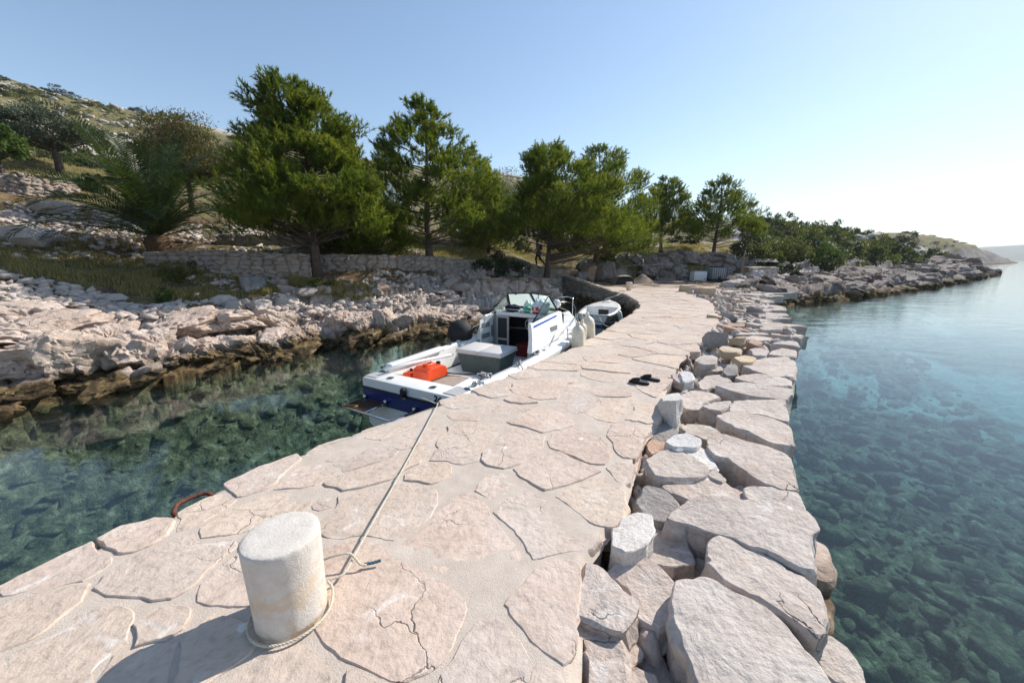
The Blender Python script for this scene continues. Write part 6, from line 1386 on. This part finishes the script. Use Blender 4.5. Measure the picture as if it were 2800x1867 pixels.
for k, (vx, vy, d, s, lab, mt) in enumerate((
    (45, 548, 12.6, (1.7, 1.2, .95), 'big pale rounded boulder at the left edge of the photo on the shaded terrace', m_slab), (108, 478, 15.8, (1.0, .7, .7), 'grey boulder at the foot of the tall terrace wall', m_grey), (20, 497, 15.0, (.9, .7, .55), 'squarish grey boulder left of the one at the tall wall foot', m_grey),
    (578, 655, 12.9, (.95, .7, .62), 'large grey boulder with pale veins below the low terrace wall', m_grey), (640, 652, 13.2, (.42, .35, .35), 'small grey boulder right of the large veined boulder', m_grey), (662, 668, 12.6, (.42, .3, .42), 'upright pointed grey stone on the bank below the low wall', m_grey), (705, 672, 12.6, (.5, .3, .3), 'slanted grey stone next to the upright pointed stone', m_grey),
    (542, 706, 11.4, (.65, .5, .55), 'square pale block in the old wall on the shore rocks, left of the oblong block', m_slab), (600, 705, 11.5, (.95, .5, .5), 'oblong pale block in the old wall on the shore rocks', m_slab), (665, 698, 12.0, (.6, .45, .45), 'pale block right of the oblong block on the shore rocks', m_slab), (520, 690, 11.6, (.5, .4, .4), 'rough pale block up left of the square block', m_slab),
    (880, 660, 14.3, (.5, .4, .35), 'orange stained stone on the grassy bank in front of the long wall', m_red), (865, 670, 14.0, (.45, .35, .3), 'round grey stone below the orange stained stone', m_grey), (745, 665, 13.0, (.4, .35, .35), 'round grey rock beside the green creeper below the biggest pine', m_grey),
    (215, 688, 10.3, (.9, .5, .36), 'long pale flat topped stone on the rubble of the left bank', m_slab), (150, 678, 10.0, (.55, .4, .36), 'pale stone left of the long flat topped stone on the rubble', m_slab), (112, 688, 9.7, (.5, .4, .36), 'stone with an orange spot on the rubble of the left bank', m_red), (70, 690, 9.5, (.45, .3, .35), 'standing pale stone on the rubble of the left bank', m_slab),
    (1055, 660, 16.0, (.7, .4, .4), 'square stone block beside the rough steps at the end of the bank', m_grey), (1040, 690, 15.2, (1.0, .6, .25), 'upper rough step stone at the end of the bank', m_slab), (1060, 705, 15.0, (1.1, .6, .25), 'lower rough step stone at the end of the bank', m_slab), (1085, 722, 14.8, (.9, .5, .22), 'lowest flat step stone near the water at the end of the bank', m_slab))):
    p = vd(vx, vy, d); rock((p[0], p[1], p[2]), tuple(v*1.25 for v in s), 600+k, mt, lab, None, (0, 0, k*.7), 4, 'boulder', 'boulder', 12, .05)
# scree of loose stones on the left bank
def scree(name, label, polys, seed, smin, smax, mat, sub=1):
    rg = np.random.RandomState(seed); D, F0 = ico(sub); shapes = [rock_geo((1, 1, 1), 700+i, sub, 9, .1)[0] for i in range(14)]
    Vs, Fs, Ts, off = [], [], [], 0
    for poly, cnt in polys:
        P = np.array([vd(*q)[:2] for q in poly]); lo, hi = P.min(0), P.max(0); q = rg.uniform(lo, hi, (cnt*6, 2)); q = q[inside(q[:, 0], q[:, 1], P)][:cnt]
        z = ground_z(q[:, 0], q[:, 1])[0]
        for (x, y), zz in zip(q, z):
            s = smin*(smax/smin)**(rg.rand()**1.6); V = shapes[rg.randint(14)]*np.array([s*rg.uniform(1, 1.7), s*rg.uniform(.8, 1.2), s*rg.uniform(.5, .9)])
            V = place(V, (x, y, zz+.12*s), tuple(rg.uniform(-.5, .5, 2))+(rg.uniform(0, 6.28),)); Vs.append(V); Fs.append(F0+off); off += len(V); Ts.append(np.full(len(V), rg.rand()*.75))
    o = mesh(name, np.concatenate(Vs), np.concatenate(Fs), mat, None, False, {'tint': np.concatenate(Ts)}); return tag(o, label, 'stones', kind='stuff')
scree('rubble', 'loose pale rubble covering the left bank', [([(0, 760, 7.8), (0, 640, 9.5), (170, 650, 10.2), (300, 700, 10.2), (420, 705, 10.8), (430, 745, 9.6), (200, 760, 8.2)], 1500), ([(430, 760, 9.2), (420, 700, 10.9), (560, 680, 12), (780, 690, 12.8), (1000, 660, 15.6), (1060, 700, 15), (980, 720, 13.6), (720, 745, 11.4), (560, 755, 10.2)], 2300),
    ([(830, 672, 13.8), (830, 650, 14.8), (1090, 625, 18.6), (1090, 650, 17)], 500), ([(0, 600, 11.3), (0, 500, 15), (330, 530, 15), (330, 600, 13)], 420), ([(440, 700, 11.5), (440, 575, 15.5), (700, 575, 17), (700, 640, 13.6)], 380), ([(720, 585, 16), (720, 560, 18), (900, 545, 20), (1000, 575, 19)], 500), ([(330, 575, 15.2), (330, 500, 18), (560, 490, 20), (720, 545, 18.5), (600, 575, 17)], 700), ([(0, 530, 13.8), (0, 480, 16.2), (200, 470, 18), (330, 500, 17), (300, 550, 14.5)], 600)], 5, .05, .30, m_slab)
# rocks of the headland shore, dark at the waterline
def headland():
    rg = np.random.RandomState(31); k = 0
    line = [(14.6, 20.3), (17.6, 22.9), (19.2, 23.0), (22.5, 24.9), (29, 29.1), (36, 33.7), (46, 40.1), (55, 46.9), (68, 55.1), (81, 65.4)]
    P = np.array(line); L = np.r_[0, np.cumsum(np.linalg.norm(np.diff(P, axis=0), axis=1))]
    u = 0.0
    while u < L[-1]:
        x = np.interp(u, L, P[:, 0]); y = np.interp(u, L, P[:, 1]); d = math.hypot(x, y); s = 0.5+d*.016
        for row in range(5):
            px = x-row*s*.55*.55+rg.uniform(-.3, .3)*s; py = y+row*s*.85*.55+rg.uniform(-.3, .3)*s
            sz = s*rg.uniform(.7, 1.5); z = [0.05, .18, .36, .55, .75][row]*(1+d*.010)
            zz = max(z, gz(px, py)-.1)
            rock((px, py, zz), (sz*rg.uniform(1.1, 1.8), sz, sz*rg.uniform(.5, .8)), 3000+k, m_head_shade, 'fractured pale rock of the headland shore, dark at the waterline', 'rocks along the headland shore', (rg.uniform(-.3, .3), rg.uniform(-.3, .3), .6+rg.uniform(-.5, .5)), 4, 'headland_rock', 'rock', 11, .10, .16); k += 1
        u += s*1.3
headland()
scree('gravel', 'grey gravel patch between the yard and the seaward slabs', [([(1660, 668, 20.5), (1640, 655, 22.5), (1780, 655, 22.8), (1790, 672, 20.0), (1720, 682, 18.6)], 1800)], 6, .04, .13, m_gravel)
def bed_stones():
    rg = np.random.RandomState(4); D, F0 = ico(2); Vs, Fs, off = [], [], 0; shapes = [rock_geo((1, 1, 1), 900+i, 2, 9, .1)[0] for i in range(12)]
    n = 3600; odd = np.arange(n) % 2 == 1; yy = np.where(odd, rg.uniform(1.5, 15, n), 0.4+rg.rand(n)**1.5*16)
    xx = np.where(odd, rg.uniform(-9, 1, n), np.interp(yy, [p[1] for p in OUT], [p[0] for p in OUT])+.1+rg.rand(n)**1.4*7)
    zz, _, _, _, _, sd_ = ground_z(xx, yy); SD = []
    for x, y, z, q in zip(xx, yy, zz, sd_):
        if z > -.25: continue
        s = .06*(5 if x < (y-2)*.45 else 8)**(rg.rand()**2); V = place(shapes[rg.randint(12)]*np.array([s*1.5, s, s*.7]), (x, y, min(z+.1*s, -.2-.4*s)), (rg.uniform(-.4, .4), rg.uniform(-.4, .4), rg.uniform(0, 6))); Vs.append(V); Fs.append(F0+off); off += len(V)
    o = mesh('bed_rubble', np.concatenate(Vs), np.concatenate(Fs), m_ground, None, True); return tag(o, 'algae covered stones on the shallow sea bed seen through the water', 'stones', kind='stuff')
bed_stones()
scree('hill_rocks', 'pale limestone outcrops and stones strewn over the left hillside', [([(-60, 330, 30), (-60, 200, 105), (420, 285, 108), (500, 330, 60), (300, 360, 34)], 420)], 8, .4, 1.7, m_scrub_rock, 2)
scree('hill_rocks', 'grey stones between the maquis bushes of the right headland', [([(1720, 580, 30), (1800, 515, 60), (2000, 545, 70), (2170, 598, 74), (2100, 610, 50), (1900, 605, 34)], 250)], 9, .4, 1.6, m_scrub_rock, 2)
# big stones round the yard: kerb blocks, boulder heap, ruined stump
def block(px, py, z, w, d, h, rz, seed, label, mat=m_yellow, group=None):
    p = at(px, py, z); b = MB(); b.box((0, 0, 0), (w, d, h), bev=.03); V = np.array(b.V); F = b.F
    bm = bmesh.new(); vs = [bm.verts.new(v) for v in V]
    for f in F: bm.faces.new([vs[i] for i in f])
    bmesh.ops.subdivide_edges(bm, edges=bm.edges[:], cuts=5, use_grid_fill=True); V = np.array([v.co[:] for v in bm.verts]); bm.verts.index_update(); F = [[v.index for v in f.verts] for f in bm.faces]; bm.free()
    V = V+unit(V)*(0.03*fbm(V[:, 0]*3+seed, V[:, 1]*3, V[:, 2]*3, 4, seed))[:, None]
    o = mesh('kerb_block', V, F, mat, None, True, {'tint': np.full(len(V), .3)}); o.location = (p[0], p[1], z+h*.45); o.rotation_euler = (0, 0, rz); return tag(o, label, 'stone block', group)
block(1879, 797, .85, .75, .45, .34, -.25, 1, 'leftmost of the three kerb blocks between paving and gravel')
block(1905, 802, .85, .60, .40, .30, -.35, 2, 'middle of the three kerb blocks between paving and gravel', m_slab)
block(1934, 806, .85, .62, .42, .34, -.35, 3, 'rightmost of the three kerb blocks between paving and gravel')
for k, (px, py, d, s, lab) in enumerate(((1990, 780, 22.5, (.85, .7, .55), 'large pinkish boulder at the left foot of the boulder heap'), (2020, 775, 22.8, (.7, .6, .45), 'boulder right beside the large pinkish boulder at the heap foot'), (2045, 776, 23, (.45, .4, .45), 'upright boulder in the lower row of the heap'), (2002, 760, 23.6, (.45, .4, .3), 'flat stone on top of the left end of the heap'), (2018, 756, 23.8, (.4, .3, .4), 'pointed stone on the left end of the heap, below the post'), (2058, 757, 24, (1.25, .8, .75), 'big slanted slab boulder leaning behind the heap, right of the post'), (2030, 762, 23.7, (.5, .4, .35), 'middle stone of the heap under the slanted slab boulder'),
    (2085, 785, 22.6, (1.2, .7, .45), 'low broad rock at the right foot of the heap'), (2120, 785, 23.2, (1.0, .7, .5), 'rounded rock between the heap and the water'), (2125, 770, 24.4, (.6, .5, .4), 'stone on the slope right of the ruined stump'), (2105, 762, 25, (.7, .5, .4), 'stone right under the ruined stump'), (2160, 768, 25.5, (.9, .7, .6), 'pink boulder at the upper right of the heap'), (2155, 738, 28.0, (.95, .8, .85), 'tall rounded boulder right of the ruined stump'), (2135, 728, 29.5, (.9, .8, .8), 'boulder touching the right end of the ruined stump'),
    (2200, 745, 29, (1.7, 1.1, .6), 'wide pink rock ledge on the near part of the headland shore'), (2250, 740, 32, (.75, .7, .9), 'pair of tall boulders on the headland, left one'), (2275, 735, 33.5, (.8, .8, .9), 'pair of tall boulders on the headland, right one'), (2180, 790, 24.5, (1.2, .8, .6), 'dark wet rock at the waterline beside the pier corner'), (2230, 785, 26.5, (1.6, .9, .6), 'second dark wet rock at the waterline past the pier corner'), (1945, 795, 20.2, (.6, .35, .2), 'flat pale stone lying on the gravel'), (2070, 805, 19.6, (.5, .4, .3), 'small pyramid shaped stone at the gravel edge'), (2105, 792, 20.8, (.7, .5, .3), 'grey stone on the pier end behind the capping slabs'))):
    p = dp(px, py, d); rock((p[0], p[1], p[2]), tuple(v*1.3 for v in s), 800+k, m_shore if 'wet' in lab or 'headland' in lab else m_slab, lab, None, (0.1, -.1, k*.9), 4, 'boulder', 'boulder', 18, .07)
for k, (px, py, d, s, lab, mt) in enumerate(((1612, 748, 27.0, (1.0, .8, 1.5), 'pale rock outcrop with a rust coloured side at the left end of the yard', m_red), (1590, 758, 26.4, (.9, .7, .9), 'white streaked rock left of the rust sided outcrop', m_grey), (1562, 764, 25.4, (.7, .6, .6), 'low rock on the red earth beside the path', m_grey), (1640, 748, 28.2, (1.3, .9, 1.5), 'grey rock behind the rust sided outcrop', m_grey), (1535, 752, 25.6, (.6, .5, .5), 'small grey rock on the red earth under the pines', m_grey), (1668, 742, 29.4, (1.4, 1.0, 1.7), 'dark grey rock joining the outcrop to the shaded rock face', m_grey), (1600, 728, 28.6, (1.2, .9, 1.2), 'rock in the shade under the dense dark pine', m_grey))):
    p = dp(px, py, d); rock((p[0], p[1], p[2]), tuple(v*1.2 for v in s), 860+k, mt, lab, None, (0.1, .1, k*.8), 4, 'boulder', 'boulder', 12, .08, .12)
scree('rubble', 'smaller rubble filling the boulder heap by the yard', [([(1700, 665, 22.4), (1680, 640, 24.5), (1800, 615, 27), (1890, 625, 27), (1860, 660, 24)], 420)], 7, .12, .5, m_slab)
gwall('ruined_stump', 'ruined square stump of coursed pinkish stone among the boulders', [(1716, 642, 24.2), (1724, 642, 24.0), (1786, 640, 24.8)], (.72, .76, .76), .03, .42, .18, .06, 331, m_slab, crack=.2, back=.8)
p = dp(2025, 756, 24); b = MB(); b.tube([(0, 0, -.3), (.02, .0, .8), (.10, .02, 1.62)], [.055, .05, .042], 7); o = b.out('wooden_post', m_post, None, True); o.location = p; tag(o, 'weathered wooden post leaning beside the boulder heap', 'post')
# things standing on the yard
c = empty('white_cabinet', at(1908, 768, .83), .05, 'white metal cabinet before the rock face, left of the wire caged tank', 'cabinet')
b = MB(); b.box((0, 0, .36), (1.04, .6, .70), bev=.02); b.out('body', m_cab, c, True); b = MB(); b.box((.36, -.305, .16), (.16, .02, .045)); b.out('handle_slot', m_black, c); b = MB(); b.box((-.50, 0.02, .375), (.03, .64, .73)); b.box((0, 0.02, .73), (1.06, .62, .025)); b.out('edge_trim', m_greypaint, c)
c = empty('water_tank', at(1956, 768, .83), -.03, 'white plastic water tank in a dark wire cage before the rock face', 'tank')
b = MB(); b.box((0, 0, .56), (1.06, .95, .84), bev=.06); b.out('bottle', m_ibc, c, True); b = MB()
for i in range(8): x = -.56+i*.16; b.tube([(x, -.515, .12), (x, -.515, 1.0)], .012, 5)
for i in range(7): z = .12+i*.1467; b.tube([(-.57, -.515, z), (.57, -.515, z), (.57, .5, z), (-.57, .5, z), (-.57, -.515, z)], .012, 5)
b.out('cage', m_black, c, True); b = MB(); b.box((0, 0, .06), (1.15, 1.0, .11)); b.out('pallet', m_dark, c); b = MB(); b.box((.02, -.53, .2), (.22, .04, .26), bev=.01); b.out('outlet', m_dark, c)
# upturned dinghy under a tarp, sand pile
c = empty('covered_dinghy', at(1709, 777, .84), 0, 'small upturned dinghy with a sand coloured cover on the yard', 'dinghy')
b = MB(); rows = []
for x, w, h in ((-.0, .62, .50), (.5, .66, .56), (1.2, .62, .55), (1.9, .40, .45), (2.3, .05, .3)): rows.append([(w*math.cos(a)*(1 if abs(math.cos(a)) < .9 else .97), x, h*min(1, 1.25*math.sin(a))) for a in np.linspace(0, PI, 13)])
q = loft(rows); b.add(q.V, q.F); b.out('cover', m_tarp, c, True)
b = MB(); b.add([(.60*math.cos(a), .02, .47*min(1, 1.25*math.sin(a))*.82) for a in np.linspace(0, PI, 13)], [tuple(range(13))]); b.out('transom', m_dark, c)
p = at(1756, 774, .84); g_ = np.linspace(0, 2*PI, 33)[:-1]; V = [(0, 0, .62)]; F = []
for i, (r, h) in enumerate(((.12, .56), (.3, .42), (.5, .25), (.75, .1), (.95, -.03))):
    for a in g_: rr2 = r*(1+.12*math.sin(2*a+1)); V.append((rr2*math.cos(a), rr2*math.sin(a)*.8, h+.02*math.sin(a*7+r*9)))
n = 32; F = [(0, 1+i, 1+(i+1) % n) for i in range(n)]+[(1+r*n+i, 1+(r+1)*n+i, 1+(r+1)*n+(i+1) % n, 1+r*n+(i+1) % n) for r in range(4) for i in range(n)]
o = mesh('sand_pile', V, F, m_sandpile); o.location = p; tag(o, 'brown heap of sand beside the covered dinghy', 'sand heap')
rope('washing_line', [dp(1700, 727, 29), dp(1750, 725, 28.8), dp(1800, 723, 28.6), dp(1860, 718, 28.4)], .016, 'white line strung along the shaded rock face', 'line', twist=False)
# white gable of a house between the first two pines
hp = dp(1045, 515, 46); h = empty('house', hp, .45, 'small white house whose gable shows between the first two pines', 'house')
b = MB(); b.add([(-2, -2, -3), (2, -2, -3), (2, -2, -.2), (0, -2, 1.3), (-2, -2, -.2), (-2, 3, -3), (2, 3, -3), (2, 3, -.2), (0, 3, 1.3), (-2, 3, -.2)], [(0, 1, 2, 3, 4), (5, 9, 8, 7, 6), (1, 6, 7, 2), (0, 4, 9, 5)]); b.out('wall', m_cab, h)
b = MB(); b.box((1.12, .5, .62), (2.75, 5.4, .12), ry=.64); b.box((-1.12, .5, .62), (2.75, 5.4, .12), ry=-.64); b.out('roof', flat('pale roof slabs', (.5, .47, .44), .8, .2, 3), h)

# ---------------------------------------------------------------- the walking person in the shade
def hit(px, py, d0=5, d1=80):
    d = np.linspace(d0, d1, 600); Q = np.array([dp(px, py, t) for t in d]); z = ground_z(Q[:, 0], Q[:, 1], False)[0]; k = np.argmax(Q[:, 2] < z); return Q[k]
pp = hit(1472, 729, 20, 40); FZ = pp[2]+.03
per = empty('person', (pp[0], pp[1], FZ), math.radians(90), 'person in grey jacket and dark trousers walking left under the pine', 'person')
def skin(name, joints, edges, mat, parent, sub=2):
    me = bpy.data.meshes.new(name); me.from_pydata([j[0] for j in joints], edges, []); o = bpy.data.objects.new(name, me); COL.objects.link(o); me.materials.append(mat)
    o.modifiers.new('skin', 'SKIN'); sl = me.skin_vertices[0].data
    for i, j in enumerate(joints): r = j[1]; sl[i].radius = r if hasattr(r, '__len__') else (r, r); sl[i].use_root = (i == 0)
    m = o.modifiers.new('sub', 'SUBSURF'); m.levels = sub; m.render_levels = sub
    if parent: o.parent = parent
    return o
# the person faces local +y (picture left): x is across the body
J = {'pel': ((0, 0, .95), (.15, .11)), 'wai': ((0, .02, 1.12), (.14, .10)), 'che': ((0, .06, 1.33), (.17, .12)), 'nk': ((0, .09, 1.50), .055), 'hd': ((0, .12, 1.60), (.075, .09)), 'top': ((0, .12, 1.72), (.07, .085)),
     'hl': ((.10, 0, .90), .09), 'kl': ((.10, .18, .52), .062), 'al': ((.10, .10, .10), .042), 'tl': ((.10, .24, .04), .04), 'hr': ((-.10, 0, .90), .09), 'kr': ((-.10, -.10, .50), .062), 'ar': ((-.10, -.42, .16), .042), 'tr': ((-.10, -.34, .05), .04),
     'sl': ((.20, .06, 1.42), .062), 'el': ((.25, -.10, 1.18), .045), 'wl': ((.24, -.02, .95), .034), 'sr': ((-.20, .06, 1.42), .062), 'er': ((-.25, .10, 1.17), .045), 'wr': ((-.22, .30, 1.03), .034)}
K = list(J); E_ = [('pel', 'wai'), ('wai', 'che'), ('che', 'nk'), ('nk', 'hd'), ('hd', 'top'), ('pel', 'hl'), ('hl', 'kl'), ('kl', 'al'), ('al', 'tl'), ('pel', 'hr'), ('hr', 'kr'), ('kr', 'ar'), ('ar', 'tr'), ('che', 'sl'), ('sl', 'el'), ('el', 'wl'), ('che', 'sr'), ('sr', 'er'), ('er', 'wr')]
for s, w in (('l', 'wl'), ('r', 'wr')):
    b0 = Vector(J[w][0]); el = Vector(J['e'+s][0]); d = (b0-el).normalized(); pal = b0+d*.07; J['p'+s] = (tuple(pal), (.034, .018)); K.append('p'+s); E_.append((w, 'p'+s))
    for f in range(4):
        o1 = pal+Vector((.0, (f-1.5)*.016, 0))+d*(.055-.006*abs(f-1.5)); o2 = o1+d*.03+Vector((0, .008, -.012)); J['f%d%s' % (f, s)] = (tuple(o1), .008); J['g%d%s' % (f, s)] = (tuple(o2), .007); K += ['f%d%s' % (f, s), 'g%d%s' % (f, s)]; E_ += [('p'+s, 'f%d%s' % (f, s)), ('f%d%s' % (f, s), 'g%d%s' % (f, s))]
    t1 = pal+Vector((0, .035, .0)); t2 = t1+d*.03; J['t1'+s] = (tuple(t1), .009); J['t2'+s] = (tuple(t2), .008); K += ['t1'+s, 't2'+s]; E_ += [('p'+s, 't1'+s), ('t1'+s, 't2'+s)]
skin('body', [J[k] for k in K], [(K.index(a), K.index(b)) for a, b in E_], m_skin, per)
def sub_skin(name, keys, edges, grow_, mat):
    js = [(J[k][0], tuple(np.array(J[k][1])*grow_) if hasattr(J[k][1], '__len__') else J[k][1]*grow_) for k in keys]; skin(name, js, [(keys.index(a), keys.index(b)) for a, b in edges], mat, per)
sub_skin('jacket', ['wai', 'che', 'sl', 'el', 'wl', 'sr', 'er', 'wr', 'pel'], [('pel', 'wai'), ('wai', 'che'), ('che', 'sl'), ('sl', 'el'), ('el', 'wl'), ('che', 'sr'), ('sr', 'er'), ('er', 'wr')], 1.22, m_jacket)
sub_skin('trousers', ['pel', 'hl', 'kl', 'al', 'hr', 'kr', 'ar'], [('pel', 'hl'), ('hl', 'kl'), ('kl', 'al'), ('pel', 'hr'), ('hr', 'kr'), ('kr', 'ar')], 1.2, m_trouser)
sub_skin('shoe', ['al', 'tl'], [('al', 'tl')], 1.25, m_black); sub_skin('shoe', ['ar', 'tr'], [('ar', 'tr')], 1.25, m_black)
D, F = ico(3); V = D*np.array([.088, .105, .115])+np.array([0, .10, 1.685]); V = V[:]; keep = (V[:, 1] < .155) | (V[:, 2] > 1.70)
fk = [tuple(f) for f in F if keep[f].all()]; mesh('hair', V, fk, m_hair, per)
b = MB(); b.add([(-.012, .195, 1.65), (.012, .195, 1.65), (0, .235, 1.628), (0, .20, 1.685)], [(0, 1, 2), (0, 2, 3), (2, 1, 3)]); b.out('nose', m_skin, per)
bp = empty('backpack', (pp[0], pp[1], FZ), math.radians(90), 'dark red backpack on the walking person\'s back', 'backpack')
b = MB(); b.box((0, -.16, 1.26), (.30, .17, .42), bev=.06); b.out('bag', m_redcloth, bp, True); b = MB()
for s in (-1, 1): b.tube([(s*.10, -.08, 1.42), (s*.11, .06, 1.50), (s*.12, .19, 1.38), (s*.13, .10, 1.15), (s*.12, -.08, 1.12)], .018, 5)
b.out('strap', m_black, bp, True)

# ---------------------------------------------------------------- sea haze
hz = MB(); hz.box((0, 0, 60), (9000, 9000, 142.0)); hzm = NT('sea haze air'); v = hzm.n('VolumePrincipled', {'Color': (0.93, 0.96, 1.0), 'Density': 0.00022, 'Anisotropy': 0.1}); hzm.t.links.new(v.outputs[0], hzm.out.inputs[1])
hzo = hz.out('haze', hzm.m); tag(hzo, kind='stuff')
